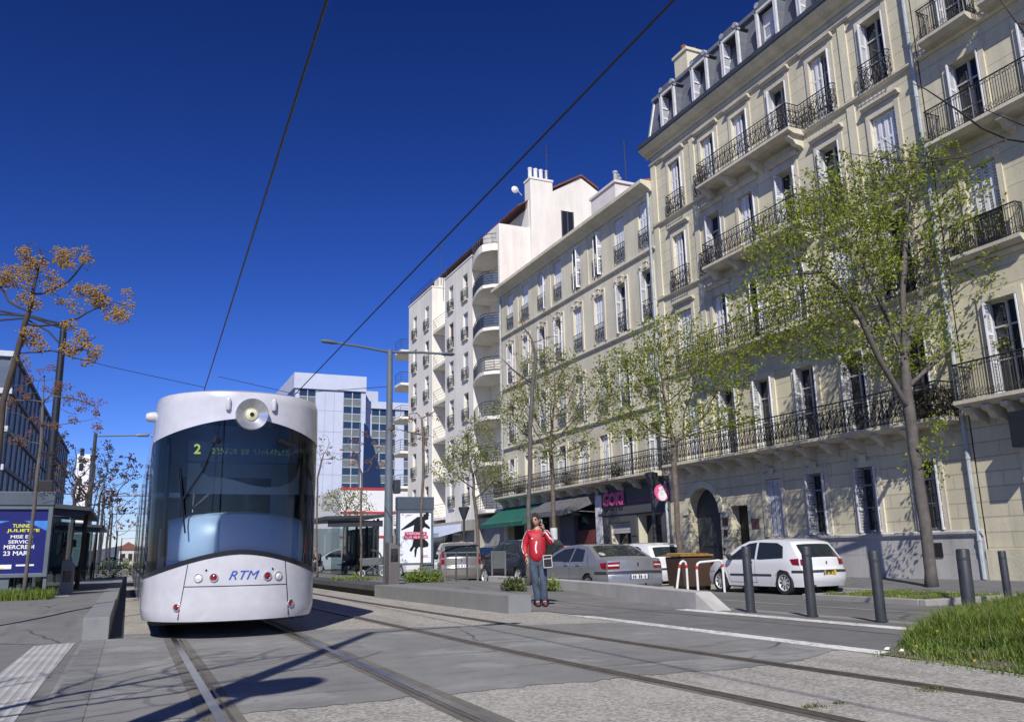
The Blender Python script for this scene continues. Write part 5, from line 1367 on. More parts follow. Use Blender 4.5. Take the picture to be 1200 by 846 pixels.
# parking sign post by the shop
Ps = thing('lamp_standard', 'dark slim post with a wide cone lantern in front of the grey shop', 'street lamp', (19, 28, 0))
a_ = on_y(768, 640, 27.0); m = MB(); m.tube([(a_.x, 27, -.05), (a_.x, 27, on_y(765, 560, 27).z)], .07, 8); m.build('pole', pole_d, Ps, smooth=True)
m = MB(); zt = on_y(765, 556, 27).z; m.lathe([(.08,-.5),(.25,.0),(.25,.06),(0,.12)], 14, (a_.x, 27, zt)); m.build('lantern', pole_d, Ps, smooth=True)
Ps2 = thing('lamp_standard', 'dark slim post with a cone lantern in front of the white block', 'street lamp', (17, 44, 0))
a_ = on_y(544, 660, 44); zt = on_y(544, 596, 44).z; m = MB(); m.tube([(a_.x, 44, -.1), (a_.x, 44, zt-.3)], .07, 8); m.build('pole', pole_d, Ps2, smooth=True)
m = MB(); m.lathe([(.08,-.6),(.3,.0),(.3,.08),(0,.14)], 14, (a_.x, 44, zt)); m.build('lantern', pole_d, Ps2, smooth=True)
# lamp post behind the camera: its shadow falls over the tracks
sl = thing('street_lamp', 'lamp post standing behind the viewpoint, only its shadow in view', 'street lamp', (0, 0, 0))
tip = on_z(436, 741, 0); cot = 1/math.tan(R_(EL)); sh = Vector((math.sin(R_(AZ)), math.cos(R_(AZ)), 0))*cot
b1 = on_z(200, 823, 0); dirn = (tip-b1).normalized(); hgt = 8.2
base = tip - sh*hgt; sl.location = base
m = MB(); m.tube([base, base+Vector((0,0,hgt))], [.15,.075], 10); m.build('pole', pole_g, sl)
m = MB(); t0 = base+Vector((0,0,hgt)); 
m.tube([t0, t0+Vector((1.8,.1,.05))], .04, 6); m.tube([t0+Vector((1.75,.1,.05)), t0+Vector((2.3,.1,.06))], .09, 8)
m.build('lamp_arm', pole_g, sl)
hd = on_z(318, 803, 0); base2 = hd - sh*6.0  # unseen disc and post, placed to cast the lamp head's shadow
sg = thing('lamp_shadow_disc', 'unseen disc on a post behind the viewpoint, casting the shadow of a lamp head', 'sign', base2)
m = MB(); m.tube([base2, base2+Vector((0,0,6.3))], .06, 8); m.build('post', pole_g, sg)
m = MB(); m.lathe([(0,0),(.42,0),(.42,.04),(0,.04)], 20, base2+Vector((0,-.1,6.0)), 'y'); m.build('disc', pole_g, sg)
# ------------------------------------------------------------------ trees and plants
import numpy as np
bark = mat('grey brown bark', (.13,.105,.085), rough=.9, var=.4, vs=7, bump=.02, bs=25)
bark_d = mat('dark twig bark', (.055,.042,.034), rough=.9, var=.3, vs=6)
bark_p = mat('pale spotted bark', (.105,.094,.086), rough=.9, var=.35, vs=5, bump=.02, bs=20)
leaf_a = leaf_mat('spring leaves', (.15,.20,.014), (.31,.355,.034), .4)
leaf_b = leaf_mat('yellowish spring leaves', (.16,.19,.026), (.30,.325,.06), .4)
berry_m = mat('tan berries', (.37,.235,.065), rough=.6, var=.4, vs=9)
berry_r = mat('rusty berries', (.21,.10,.055), rough=.6, var=.4, vs=9)
berry_d = mat('dark berry clusters', (.05,.03,.022), rough=.7, var=.4, vs=9)
def colonize(start, att, seed, step=.28, kill=.45, infl=3.0, iters=140, jit=.12, up=.05, maxn=9000, par0=None):
    rg = np.random.default_rng(seed)
    nodes = [np.array(p, float) for p in start]; par = list(par0)
    att = np.array(att, float); N = np.array(nodes); near = np.full(len(att), -1); dist = np.full(len(att), 1e9); kidn = {}; dead = set()
    def upd(i0):
        nonlocal near, dist
        for i in range(i0, len(nodes)):
            d = np.linalg.norm(att-nodes[i], axis=1); m = d < dist; near[m] = i; dist[m] = d[m]
    upd(0)
    for it in range(iters):
        if len(att) == 0 or len(nodes) > maxn: break
        act = dist < infl
        if not act.any(): act = dist < dist.min()+.3
        grow = {}
        for a_, n_ in zip(att[act], near[act]):
            v = a_-nodes[n_]; grow.setdefault(int(n_), []).append(v/(np.linalg.norm(v)+1e-9))
        i0 = len(nodes); added = False
        for n_, vs in grow.items():
            d = np.mean(vs, axis=0) + rg.normal(0, jit, 3); d[2] += up; d /= np.linalg.norm(d)+1e-9
            p = nodes[n_]+d*step; last = kidn.setdefault(n_, [])
            if any(np.linalg.norm(p-w) < step*.35 for w in last): dead.add(n_); continue
            last.append(p); nodes.append(p); par.append(n_); added = True
        upd(i0)
        keep = (dist > kill) & ~np.isin(near, list(dead)); dead.clear()
        if not added and keep.all(): break
        att = att[keep]; near = near[keep]; dist = dist[keep]
    return nodes, par
def woody(nodes, par, r_tip, expo, r_max, n_trunk):
    k = len(nodes); kids = [[] for _ in range(k)]
    for i, p in enumerate(par):
        if p >= 0: kids[p].append(i)
    acc = [0.0]*k
    for i in range(k-1, -1, -1):
        if not kids[i]: acc[i] = r_tip**expo
        if par[i] >= 0: acc[par[i]] += acc[i]
    rad = [max(r_tip, a**(1/expo)) for a in acc]
    s = r_max/rad[0]
    rad = [r_tip + (r-r_tip)*s if r > r_tip else r for r in rad]
    return rad, kids
def wood_mesh(nodes, par, rad, kids, n=5):
    mb = MB(); stack = [(0, None)]
    while stack:
        i, pv = stack.pop(); ch = [] if pv is None else [pv]
        while True:
            ch.append(i)
            if not kids[i]: break
            ks = sorted(kids[i], key=lambda q: -rad[q])
            for q in ks[1:]: stack.append((q, i))
            i = ks[0]
        if len(ch) > 1:
            rs = [rad[q] for q in ch]
            if pv is not None: rs[0] = rs[1]
            mx = max(rs)
            mb.tube([nodes[q] for q in ch], rs, 10 if mx > .07 else (6 if mx > .025 else 3), cap=mx > .02)
    return mb
def leaf_tuft(mb, p, d, rg, size, k, spread):
    for _ in range(k):
        o = p + rg.normal(0, spread, 3)
        v = d*.6 + rg.normal(0, .8, 3); v[2] += .15; v /= np.linalg.norm(v); u = np.cross(v, rg.normal(0, 1, 3)); u /= np.linalg.norm(u)+1e-9
        L = size*rg.uniform(.6, 1.25); w = L*.27; nrm = np.cross(u, v)*L*.12
        mb.add([o, o+v*L*.5+u*w+nrm, o+v*L, o+v*L*.5-u*w+nrm], [(0,1,2),(0,2,3)])
def ell_points(rg, n, c, r, shell=.0):
    out = []
    while len(out) < n:
        v = rg.uniform(-1, 1, 3); d = np.linalg.norm(v)
        if d > 1 or d < shell: continue
        out.append(np.array(c) + v*np.array(r))
    return out
def tree(name, label, path, blobs, seed, r0, bm=None, leafs=None, size=.11, per=4, spread=.09,  step=.28, r_tip=.006, group=None, cat='tree', expo=2.3, kill=.26, leaf_r=.014, skip=0, up=.05, lowsprouts=(), dens=5, limbs=()):
    rg = np.random.default_rng(seed); pts = []
    for a_, b_ in zip(path, path[1:]):
        a_, b_ = np.array(a_, float), np.array(b_, float); n = max(1, int(np.linalg.norm(b_-a_)/.4))
        for i in range(n): pts.append(a_+(b_-a_)*i/n + rg.normal(0, .012, 3)*(1 if pts else 0))
    pts.append(np.array(path[-1], float)); par0 = list(range(-1, len(pts)-1))
    for lb in limbs:
        j = int(np.argmin([np.linalg.norm(p-np.array(lb[0])) for p in pts])); prev = j
        for a_, b_ in zip([pts[j]]+[np.array(w) for w in lb[1:]], [np.array(w) for w in lb[1:]]):
            n = max(1, int(np.linalg.norm(b_-a_)/.3))
            for i in range(1, n+1): pts.append(a_+(b_-a_)*i/n); par0.append(prev); prev = len(pts)-1
    att = []
    for c, r, n in blobs: att += ell_points(rg, int(n*dens), c, r, .15)
    nodes, par = colonize(pts, att, seed, step, kill, up=up, par0=par0)
    rad, kids = woody(nodes, par, r_tip, expo, r0, len(pts))
    rad[0] *= 1.25
    t = thing(name, label, cat, tuple(path[0]), group=group)
    wood_mesh(nodes, par, rad, kids).build('trunk', bm or bark, t, smooth='all')
    if leafs:
        mb = MB()
        for i, p in enumerate(nodes):
            if rad[i] < leaf_r and rg.random() > skip and i > len(pts):
                d = nodes[i]-nodes[par[i]]; d /= np.linalg.norm(d)+1e-9
                leaf_tuft(mb, nodes[i], d, rg, size, per, spread)
        for c in lowsprouts:
            for _ in range(14): leaf_tuft(mb, np.array(c) + rg.normal(0, .22, 3), np.array((0, 0, 1.)), rg, size, 4, .08)
        mb.build('crown', leafs, t)
    return t, nodes, par, rad
OCT = [(1,0,0),(-1,0,0),(0,1,0),(0,-1,0),(0,0,1),(0,0,-1)]; OF = [(0,2,4),(2,1,4),(1,3,4),(3,0,4),(2,0,5),(1,2,5),(3,1,5),(0,3,5)]
def berries(mb, c, r, n, rg, rb=.016):
    for _ in range(n):
        v = rg.normal(0, 1, 3); v /= np.linalg.norm(v); o = np.array(c) + v*r*rg.uniform(.2, 1)**.6*np.array((1, 1, .75)); k = rb*rg.uniform(.7, 1.2)
        mb.add([o + np.array(q)*k for q in OCT], OF)
V3 = lambda p: (p.x, p.y, p.z)
# big spring tree at the right
zt = -.085
b0 = on_z(1092, 690, zt); Yt = b0.y
q = lambda x, y, dy=0: on_y(x, y, Yt+dy)
path = [V3(b0)] + [V3(q(x, y)) for x, y in ((1086,630),(1078,570),(1068,505),(1062,455),(1060,420))]
limb_px = [[(1064,475),(1030,420),(1008,372),(985,340),(960,318)], [(1060,425),(1040,372),(1020,330),(1010,300)], [(1060,420),(1075,360),(1090,300),(1098,250)], [(1062,460),(1100,420),(1140,390),(1165,360)], [(1060,420),(1058,340),(1062,270),(1064,220)]]
limbs_ = [[V3(q(x, y, .25*((i % 3)-1)*min(j, 3)/3)) for j, (x, y) in enumerate(L_)] for i, L_ in enumerate(limb_px)]
def bl(x, y, dy, rx, ry, rz, n): c = q(x, y, dy); return ((c.x, c.y, c.z), (rx, ry, rz), n)
blobs = [bl(1065,250,0,2.6,2.4,2.0,240), bl(960,300,.3,2.2,2.2,1.8,170), bl(920,370,.5,1.7,1.8,1.2,90), bl(1140,320,-.4,2.1,2.2,2.1,150), bl(1040,400,.8,2.2,1.8,1.1,80), bl(1150,410,-.3,1.6,1.7,1.0,60), bl(985,225,.2,1.5,1.5,1.0,60), bl(1100,180,0,1.4,1.3,.6,36), bl(960,395,.4,1.2,1.4,.8,40)]
tb, nodes, par, rad = tree('street_tree', 'large tree with fresh yellow green leaves before the mansard house, nearest on the right', path, blobs, 21, .15, bark_p, leaf_a, .12, 7, .085, .2, .005, leaf_r=.014, skip=.12, dens=5.6, limbs=limbs_, lowsprouts=[V3(q(1090,520,-.2)), V3(q(1100,545,-.2)), V3(q(1082,548,-.1)), V3(q(1098,500,-.2))], up=.0)
# middle tree by the bin
b0 = on_z(797, 688, -.1); Yt = 22.9; b0 = on_y(797, 690, Yt); b0.z = -.1
path = [V3(b0)] + [V3(q(x, y)) for x, y in ((796,640),(793,590),(790,550),(789,520))]
blobs = [bl(790,420,0,1.7,1.7,1.7,140), bl(735,440,.2,1.2,1.4,1.0,70), bl(850,430,-.2,1.3,1.4,1.1,80), bl(790,490,0,2.1,1.8,.8,70), bl(745,500,0,1.1,1.2,.6,36), bl(860,490,0,1.0,1.2,.5,30)]
tree('street_tree', 'tree with pale green young leaves behind the brown bin', path, blobs, 5, .095, bark, leaf_a, .11, 7, .08, .2, .0045, leaf_r=.016, dens=6, up=.02)
# trees further along the parked cars
Yt = 30.5; b0 = on_y(650, 672, Yt); b0.z = -.1
path = [V3(b0)] + [V3(q(x, y)) for x, y in ((649,620),(648,560),(646,535))]
blobs = [bl(645,450,0,1.5,1.6,1.8,110), bl(605,480,0,1.3,1.4,1.0,60), bl(690,470,0,1.5,1.5,1.2,70), bl(650,520,0,2.1,1.6,.8,55)]
tree('street_tree', 'young leafing tree behind the man, the one with a white band round its trunk', path, blobs, 6, .09, bark, leaf_b, .115, 7, .085, .22, .005, leaf_r=.016)
a_ = on_y(649, 626, Yt); m = MB(); m.tube([(a_.x, Yt, a_.z-.2), (a_.x, Yt, a_.z+.25)], .15, 10); tag(m.build('cloth_band', mat('white cloth', (.55,.55,.53)), None, at=(a_.x, Yt, a_.z)), 'white band wrapped round a tree trunk behind the man', 'band')
Yt = 36; b0 = on_y(561, 668, Yt); b0.z = -.1
path = [V3(b0)] + [V3(q(x, y)) for x, y in ((560,630),(558,600),(556,585))]
blobs = [bl(555,530,0,1.4,1.4,1.1,90), bl(530,550,0,1.0,1.1,.8,50), bl(580,560,0,1.2,1.2,.8,50), bl(558,500,0,.7,.8,.5,24)]
tree('street_tree', 'smaller pale green tree in front of the white block with curved balconies', path, blobs, 8, .08, bark, leaf_b, .12, 7, .085, .24, .005, leaf_r=.016)
Yt = 52; b0 = on_y(405, 650, Yt); b0.z = .1
path = [V3(b0)] + [V3(q(x, y)) for x, y in ((405,620),(405,605))]
tree('street_tree', 'small pale green tree above the right shelter roof', path, [bl(402,588,0,1.5,1.4,.9,70), bl(418,592,0,1.1,1.0,.7,30)], 9, .07, bark, leaf_b, .15, 5, .12, .28, .006, leaf_r=.016)
# bead trees with berry clusters
def bead_tree(label, path, blobs, seed, r0, clusters, nb, bmt, bm=bark_d, rb=.016, cr=.14, step=.35, cat='tree', kill=.6, dens=2):
    t, nodes, par, rad = tree('bead_tree', label, path, blobs, seed, r0, bm, None, step=step, r_tip=.006, group='leafless trees hung with berries', kill=kill, dens=dens)
    rg = np.random.default_rng(seed+50); mb = MB()
    for c in clusters: 
        for _ in range(3): berries(mb, np.array(c) + rg.normal(0, cr*.7, 3), cr, nb//3, rg, rb)
    has = set(par); tips = [i for i in range(len(nodes)) if i not in has]
    rg.shuffle(tips)
    for i in tips[:max(6, len(tips)//4)]: berries(mb, nodes[i] - np.array((0, 0, .08)), cr*.75, nb//3, rg, rb)
    mb.build('crown', bmt, t)
    return t
# nearest one on the left, trunk enters from beyond the frame
Yt = 15; 
path = [(on_y(-14, 600, Yt).x-.1, Yt, .05)] + [V3(q(x, y)) for x, y in ((-10,640),(-2,540),(4,470),(20,415),(30,378),(34,365))]
cl = [V3(q(x, y)) for x, y in ((28,298),(36,306),(50,318),(8,325),(12,332),(28,325),(60,332),(72,298),(80,300),(68,312),(92,308),(100,340),(108,348),(118,345),(126,352),(132,366),(140,370),(142,362),(85,378),(90,398),(98,408),(78,408),(112,415),(28,392),(38,396),(36,410),(92,340),(48,356),(40,350),(15,318))]
att = [bl(30,310,0,.5,.6,.5,14), bl(75,320,0,.7,.5,.5,20), bl(125,358,0,.45,.4,.25,12), bl(95,400,0,.5,.4,.3,12), bl(10,330,0,.6,.5,.4,14), bl(40,295,0,.3,.3,.35,6), bl(160,358,0,.15,.15,.1,2)]
bead_tree('bare tree with big tan berry clusters against the sky, nearest on the left', path, att, 31, .055, cl, 120, berry_m, rb=.0165, cr=.135, step=.16, kill=.22)
# second, thin pale trunk before the blue poster
b0 = on_z(28, 692, .26); Yt = 21.5; b0 = on_y(28, 692, Yt); b0.z = .2
path = [V3(b0)] + [V3(q(x, y)) for x, y in ((37,620),(43,560),(48,520),(50,470),(52,440))]
cl = [V3(q(x, y)) for x, y in ((20,470),(35,440),(55,430),(70,450),(85,470),(100,470),(110,480),(90,490),(60,500),(40,500),(25,515),(115,500),(75,455),(58,458))]
bead_tree('slim bare tree with rusty berries growing in front of the blue poster', path, [bl(40,470,0,.8,.8,.7,30), bl(95,475,0,.8,.7,.6,26), bl(20,500,0,.7,.7,.6,18)], 33, .05, cl, 84, berry_r, bark_p, rb=.016, cr=.13, step=.2, kill=.3)
specs = [(28, 110, 560, 45, 1.0), (36, 95, 555, 48, .9), (46, 122, 560, 44, .9), (58, 132, 590, 34, .7), (76, 125, 598, 30, .7), (98, 140, 612, 24, .6), (60, 112, 575, 44, .8)]
labs = ['dark leafless tree with black brown seed clusters just beyond the left shelter', 'thin leafless tree against the white tower', 'leafless tree whose dark clusters reach out towards the lamp arm', 'leafless tree half way down the left platform', 'thin leafless tree behind the half way one on the left', 'farthest leafless tree on the left near the far pillar', 'leafless tree with rusty clusters between the lamp posts']
for k, (Y_, px, py, rpx, dens) in enumerate(specs):
    Yt = Y_; c = q(px, py); r = rpx*Y_*.95/980*1.0
    xb = c.x-.2
    path = [(xb, Y_, .2), (xb+.05, Y_, c.z*.35), (xb+.1, Y_, c.z*.68)]
    rg = np.random.default_rng(k)
    cl = [tuple(np.array((c.x, Y_, c.z)) + rg.uniform(-1, 1, 3)*np.array((r, r*.8, r*.75))) for _ in range(14 if k < 3 else 8)]
    bead_tree(labs[k], path, [((c.x, Y_, c.z), (r, r*.8, r*.8), int(60*dens))], 60+k, .07 + .01*(k % 2), cl, 45 if k < 3 else 27, berry_d if k in (0, 1, 2) else berry_r, bark_d, rb=.014 + .0004*Y_, cr=.16, step=.3, kill=.4)
# bead trees right of the tram along the platform
Yt = 26; b0 = on_z(494, 684, .26); Yt = 24.0; b0 = on_y(494, 684, Yt); b0.z = .2
path = [V3(b0)] + [V3(q(x, y)) for x, y in ((494,600),(496,540),(496,510),(494,490))]
cl = [V3(q(x, y)) for x, y in ((478,492),(505,486),(490,505),(482,520),(500,520),(460,500))]
bead_tree('slim bare tree with few brown clusters rising before the white poster', path, [bl(490,500,0,.9,.7,.7,26), bl(510,480,0,.4,.4,.4,8), bl(462,500,0,.5,.4,.3,8)], 71, .05, cl, 30, berry_r, bark, rb=.02, cr=.1, step=.22, kill=.32)
Yt = 21.5; b0 = on_y(619, 690, Yt); b0.z = .1
path = [V3(b0)] + [V3(q(x, y)) for x, y in ((620,600),(621,520),(624,450),(628,420))]
cl = [V3(q(x, y)) for x, y in ((635,410),(655,380),(640,368),(610,450),(660,440),(668,455),(600,440),(615,372),(650,420))]
bead_tree('tall thin brown trunked tree with a few berries directly behind the man', path, [bl(630,400,0,1.1,.9,.7,34), bl(655,430,0,.9,.7,.6,20), bl(600,420,0,.8,.6,.7,20), bl(610,365,0,.4,.4,.4,8)], 72, .075, cl, 30, berry_r, bark_p, rb=.018, cr=.1, step=.25, kill=.36)
Yt = 30; b0 = on_y(423, 680, Yt); b0.z = .2
path = [V3(b0)] + [V3(q(x, y)) for x, y in ((423,620),(424,570),(424,555))]
cl = [V3(q(x, y)) for x, y in ((430,510),(440,520),(432,540),(410,540),(415,520),(455,520),(445,545))]
bead_tree('thin bare tree with brown clusters in front of the right shelter', path, [bl(428,525,0,1.0,.8,.8,30), bl(395,535,0,.7,.6,.4,10)], 73, .05, cl, 30, berry_r, bark, rb=.024, cr=.12, step=.25, kill=.36)
Yt = 33; b0 = on_y(372, 680, Yt); b0.z = .2
path = [V3(b0)] + [V3(q(x, y)) for x, y in ((371,620),(372,560))]
bead_tree('thin bare tree close beside the right flank of the tram', path, [bl(380,530,0,.9,.8,.7,22)], 74, .05, [V3(q(385,530)), V3(q(375,520))], 27, berry_r, bark, rb=.024, cr=.12, step=.25, kill=.36)
# branch reaching in at the upper right from a tree outside the frame
Yt = 7.2
path = [(9.9, 3.4, .0), (9.9, 3.5, 2.3), (9.6, 4.4, 3.9), V3(q(1290,178)), V3(q(1215,168)), V3(q(1180,163)), V3(q(1150,150)), V3(q(1120,128)), V3(q(1085,105)), V3(q(1069,98))]
t_ = thing('bare_tree', 'bare dark branch with a few buds reaching in from a tree beyond the right edge', 'tree', path[0]); m = MB()
m.tube(path[:4], [.09,.08,.06,.03], 10); m.tube(path[3:], [.03,.024,.02,.017,.014,.009,.005], 6)
m.tube([V3(q(1180,163)), V3(q(1130,184)), V3(q(1080,191)), V3(q(1035,186)), V3(q(994,180))], [.017,.013,.01,.007,.004], 5)
m.tube([V3(q(1100,187)), V3(q(1065,178)), V3(q(1045,170)), V3(q(1032,162))], [.01,.007,.005,.004], 4)
m.tube([V3(q(1200,148)), V3(q(1165,133)), V3(q(1140,122)), V3(q(1130,118))], [.012,.009,.006,.004], 4); m.tube([V3(q(1215,60)), V3(q(1190,25)), V3(q(1168,-5))], [.014,.011,.008], 5)
m.tube([path[2], V3(q(1290,110)), V3(q(1215,60))], [.05,.02,.014], 6); m.build('trunk', bark_d, t_, smooth='all')
m = MB(); rg = np.random.default_rng(3)
for (x, y) in ((1165,172),(1168,180),(1172,190),(1176,165),(1160,168),(1190,150)): berries(m, V3(q(x, y)), .05, 16, rg, .008)
m.build('seed_cluster', berry_r, t_)
# bare tree behind the viewpoint whose branch shadows cross the foreground
tipS = on_z(140, 800, 0); hh = 4.5; bs = tipS - sh*hh
tree('bare_tree', 'leafless tree behind the viewpoint, only its branch shadows in view', [(bs.x-1.2, bs.y-1.0, 0), (bs.x-1.1, bs.y-.9, 2.2), (bs.x-.9, bs.y-.7, 3.2)],
     [((bs.x-.3, bs.y-.3, 4.6), (1.9, 1.6, 1.3), 60), ((bs.x+1.1, bs.y+.3, 5.4), (1.4, 1.0, 1.0), 36)], 81, .08, bark_d, None, step=.22, kill=.34, r_tip=.008)
# ---- grass and shrubs
grass_m = leaf_mat('green grass blades', (.10,.165,.022), (.25,.33,.06), .4)
grass_y = leaf_mat('dry grass blades', (.22,.20,.09), (.33,.29,.15), .3)
def in_poly(x, y, P):
    c = False
    for (a_, b_), (d, e) in zip(P, P[1:]+P[:1]):
        if (b_ > y) != (e > y) and x < (d-a_)*(y-b_)/(e-b_)+a_: c = not c
    return c
def grass_patch(name, label, P, n, h0, h1, seed, mt, zf=lambda x, y: 0, hf=None, lean=.5, w=.006):
    rg = np.random.default_rng(seed); mb = MB(); xs_ = [p[0] for p in P]; ys_ = [p[1] for p in P]; k = 0
    while k < n:
        x, y = rg.uniform(min(xs_), max(xs_)), rg.uniform(min(ys_), max(ys_))
        if not in_poly(x, y, P): continue
        f = hf(x, y) if hf else 1
        if rg.random() > f*1.2: k += 1; continue
        h = rg.uniform(h0, h1)*f; a_ = rg.uniform(0, 6.283); l = h*rg.uniform(.1, lean); z = zf(x, y); c, s = math.cos(a_), math.sin(a_)
        ww = w*rg.uniform(.7, 1.5)
        mb.add([(x - s*ww, y + c*ww, z), (x + s*ww, y - c*ww, z), (x + c*l*.45 + s*ww*.8, y + s*l*.45 - c*ww*.8, z+h*.62), (x + c*l*.45 - s*ww*.8, y + s*l*.45 + c*ww*.8, z+h*.62), (x+c*l, y+s*l, z+h*.95)], [(0,1,2,3),(3,2,4)])
        k += 1
    o = mb.build(name, mt, None, at=(P[0][0], P[0][1], 0)); tag(o, label, 'grass', kind='stuff'); return o
gp = [(on_z(x, y).x, on_z(x, y).y) for x, y in ((1012,769),(1040,762),(1068,751),(1100,741),(1132,729),(1168,720),(1205,712),(1330,706),(1400,800),(1300,808),(1200,795),(1150,788),(1100,780),(1050,774))]
struct('soil', MB().poly([(9.5+(x-9.5)*.93, 6.4+(y-6.4)*.86, .009) for x, y in gp]), soil)
def ghf(x, y): 
    d = math.hypot(x-6.7, y-6.4); k = .10 + .9*ss((d-.2)/2.2) + .55*noise.noise((x*1.5, y*1.5, 0)); edge = min(1, .35 + max(0, x-6.75)*.9); return max(.10, min(1.15, k*edge))
grass_patch('grass', 'thick long green grass on the verge at the lower right', gp, 60000, .14, .31, 1, grass_m, lambda x, y: .008, ghf, 1.15, .0042)
grass_patch('grass', 'darker broad leaved weeds low among the verge grass', gp, 9000, .08, .2, 41, leaf_mat('dark weed blades', (.04,.075,.015), (.08,.13,.03), .3), lambda x, y: .008, ghf, 1.4, .009)
grass_patch('grass', 'dry straw coloured stalks among the long grass at the lower right', gp, 2600, .16, .38, 2, grass_y, lambda x, y: .008, ghf, .8, .003)
m = MB(); rg = np.random.default_rng(12)
for x, y in ((on_z(1072,765).x, on_z(1072,765).y), (on_z(1140,782).x, on_z(1140,782).y), (7.8, 6.6), (8.6, 6.2), (9.5, 7.4)): 
    h_ = .06 + .2*ss((x-7)/1.6); m.lathe([(0,0),(.013,.003),(.015,.008),(0,.01)], 8, (x+.01, y-.02, h_)); m.lathe([(0,0),(.011,.003),(.013,.008),(0,.01)], 8, (x+.07, y+.03, h_-.02))
tag(m.build('yellow_flower', mat('yellow petals', (.7,.5,.02), var=0), None, at=(7.35, 6.2, 0)), 'small yellow dandelions dotted in the verge grass', 'flower', kind='stuff')
for i, (x, y, w_) in enumerate(((on_z(1040, 762).x, on_z(1040, 762).y, .038), (on_z(1057, 764).x, on_z(1057, 764).y, .028))):
    m = MB(); m.add([(x-w_*1.5, y, .012), (x, y-w_, .014), (x+w_*1.3, y+.01, .03), (x+.01, y+w_, .024), (x-w_*.3, y, .036)], [(0,1,4),(1,2,4),(2,3,4),(3,0,4)]); tag(m.build('paper_scrap', mat('crumpled paper', (.7,.7,.7), var=.1), None, at=(x, y, .03)), ['larger scrap of white paper at the tip of the grass verge', 'smaller scrap of white paper at the tip of the grass verge'][i], 'litter')
grass_w = leaf_mat('olive weed blades', (.09,.11,.03), (.17,.19,.06), .3)
def tuft_at(px, r, n, h, lab, seed, z=0):
    p = on_z(*px, z); P = [(p.x + r*math.cos(q_)*1.5*(1+.45*math.sin(q_*3+seed)), p.y + r*math.sin(q_)*(1+.4*math.cos(q_*2+seed))) for q_ in fr(0, 6.0, 14)]
    grass_patch('grass_tuft', lab, P, n, h*.3, h, seed, grass_w, lambda x, y: z, lambda x, y: max(.15, 1.1 - math.hypot((x-p.x)/1.6, y-p.y)/r), 1.6, .0032)
tuft_at((1095, 808), .14, 420, .045, 'flat green weed tuft beside the right hand rail', 3); tuft_at((952, 828), .10, 260, .035, 'small weed tuft near the bottom edge between the rails', 4); tuft_at((984, 824), .05, 120, .03, 'tiny weed right of the small tuft between the rails', 14)
tuft_at((240, 845), .04, 90, .03, 'tiny weed at the foot of the bright rail at the bottom edge', 15)
grass_patch('grass', 'short grass around the foot of the big tree', [(15.4,13.2),(17.8,13.2),(17.8,16.2),(15.4,16.2)], 5000, .05, .13, 5, grass_m, lambda x, y: -.085, lambda x, y: .5+.7*noise.noise((x*2, y*2, 1)))
p = on_z(30, 697, .25); grass_patch('grass', 'bright grass round the slim tree before the blue poster', [(p.x-1.2,20.9),(p.x+.85,20.9),(p.x+.9,22.2),(p.x-1.2,22.2)], 3000, .12, .3, 6, grass_m, lambda x, y: .27)
def shrub(label, c, r, n, seed, mt=None, size=.09):
    rg = np.random.default_rng(seed); t = thing('shrub', label, 'shrub', (c[0], c[1], c[2])); m = MB(); w_ = MB()
    for p in ell_points(rg, n, (c[0], c[1], c[2]+r[2]*.8), r):
        if p[2] > c[2]: leaf_tuft(m, p, np.array((0, 0, 1.)), rg, size, 4, .05)
    for _ in range(14):
        e = ell_points(rg, 1, (c[0], c[1], c[2]+r[2]), r)[0]; w_.tube([(c[0], c[1], c[2]), tuple((np.array(c)+e)/2 + np.array((0,0,.05))), tuple(e)], [.012,.008,.004], 4)
    m.build('leaves', mt or grass_m, t); w_.build('stems', bark_d, t)
p = on_z(492, 683, .25); shrub('low green shrub at the foot of the white poster case', (p.x, 23.6, .22), (.62, .4, .2), 260, 1)
p = on_z(616, 697, .08); shrub('weedy plant with yellow flowers behind the man at the block end', (p.x, p.y+.6, .08), (.34, .3, .2), 110, 2, leaf_mat('weed leaves', (.05,.085,.015), (.12,.15,.03)))
p = on_z(652, 697, .05); shrub('small weed clump to the right of the man near the low wall', (p.x+.1, p.y+.6, .1), (.3, .25, .16), 80, 3)
p = on_y(132, 672, 46); shrub('dark hedge clump beside the far shelter on the left', (p.x, 46, .25), (1.3, .8, .5), 260, 4)
p = on_z(430, 684, .25); shrub('patch of weeds at the foot of the thin tree by the right shelter', (p.x+.3, 27.5, .2), (.9, .4, .1), 120, 5)

for lab, y_, zz, r_ in (('bushy potted plant on the first floor balcony above the grey awning', 38.9, 4.38, (.3,.45,.42)), ('trailing balcony plant above the green awning', 44.9, 4.38, (.3,.5,.3)), ('small potted shrub on the first floor balcony over the pink shop sign', 33.9, 4.38, (.25,.35,.36)), ('leafy plant on the third curved balcony of the white block', 50.2, 6.72, (.35,.7,.5))):
    shrub(lab, (FX-.4, y_, zz), r_, 120, int(y_*10), leaf_mat('dark balcony foliage', (.02,.045,.015), (.05,.085,.025)))
shrub('dark withered plant hanging over the first floor balcony rail by the downpipe', (FX-.75, 16.3, 4.45), (.32,.75,.5), 300, 77, leaf_mat('withered foliage', (.018,.018,.010), (.04,.036,.02)))
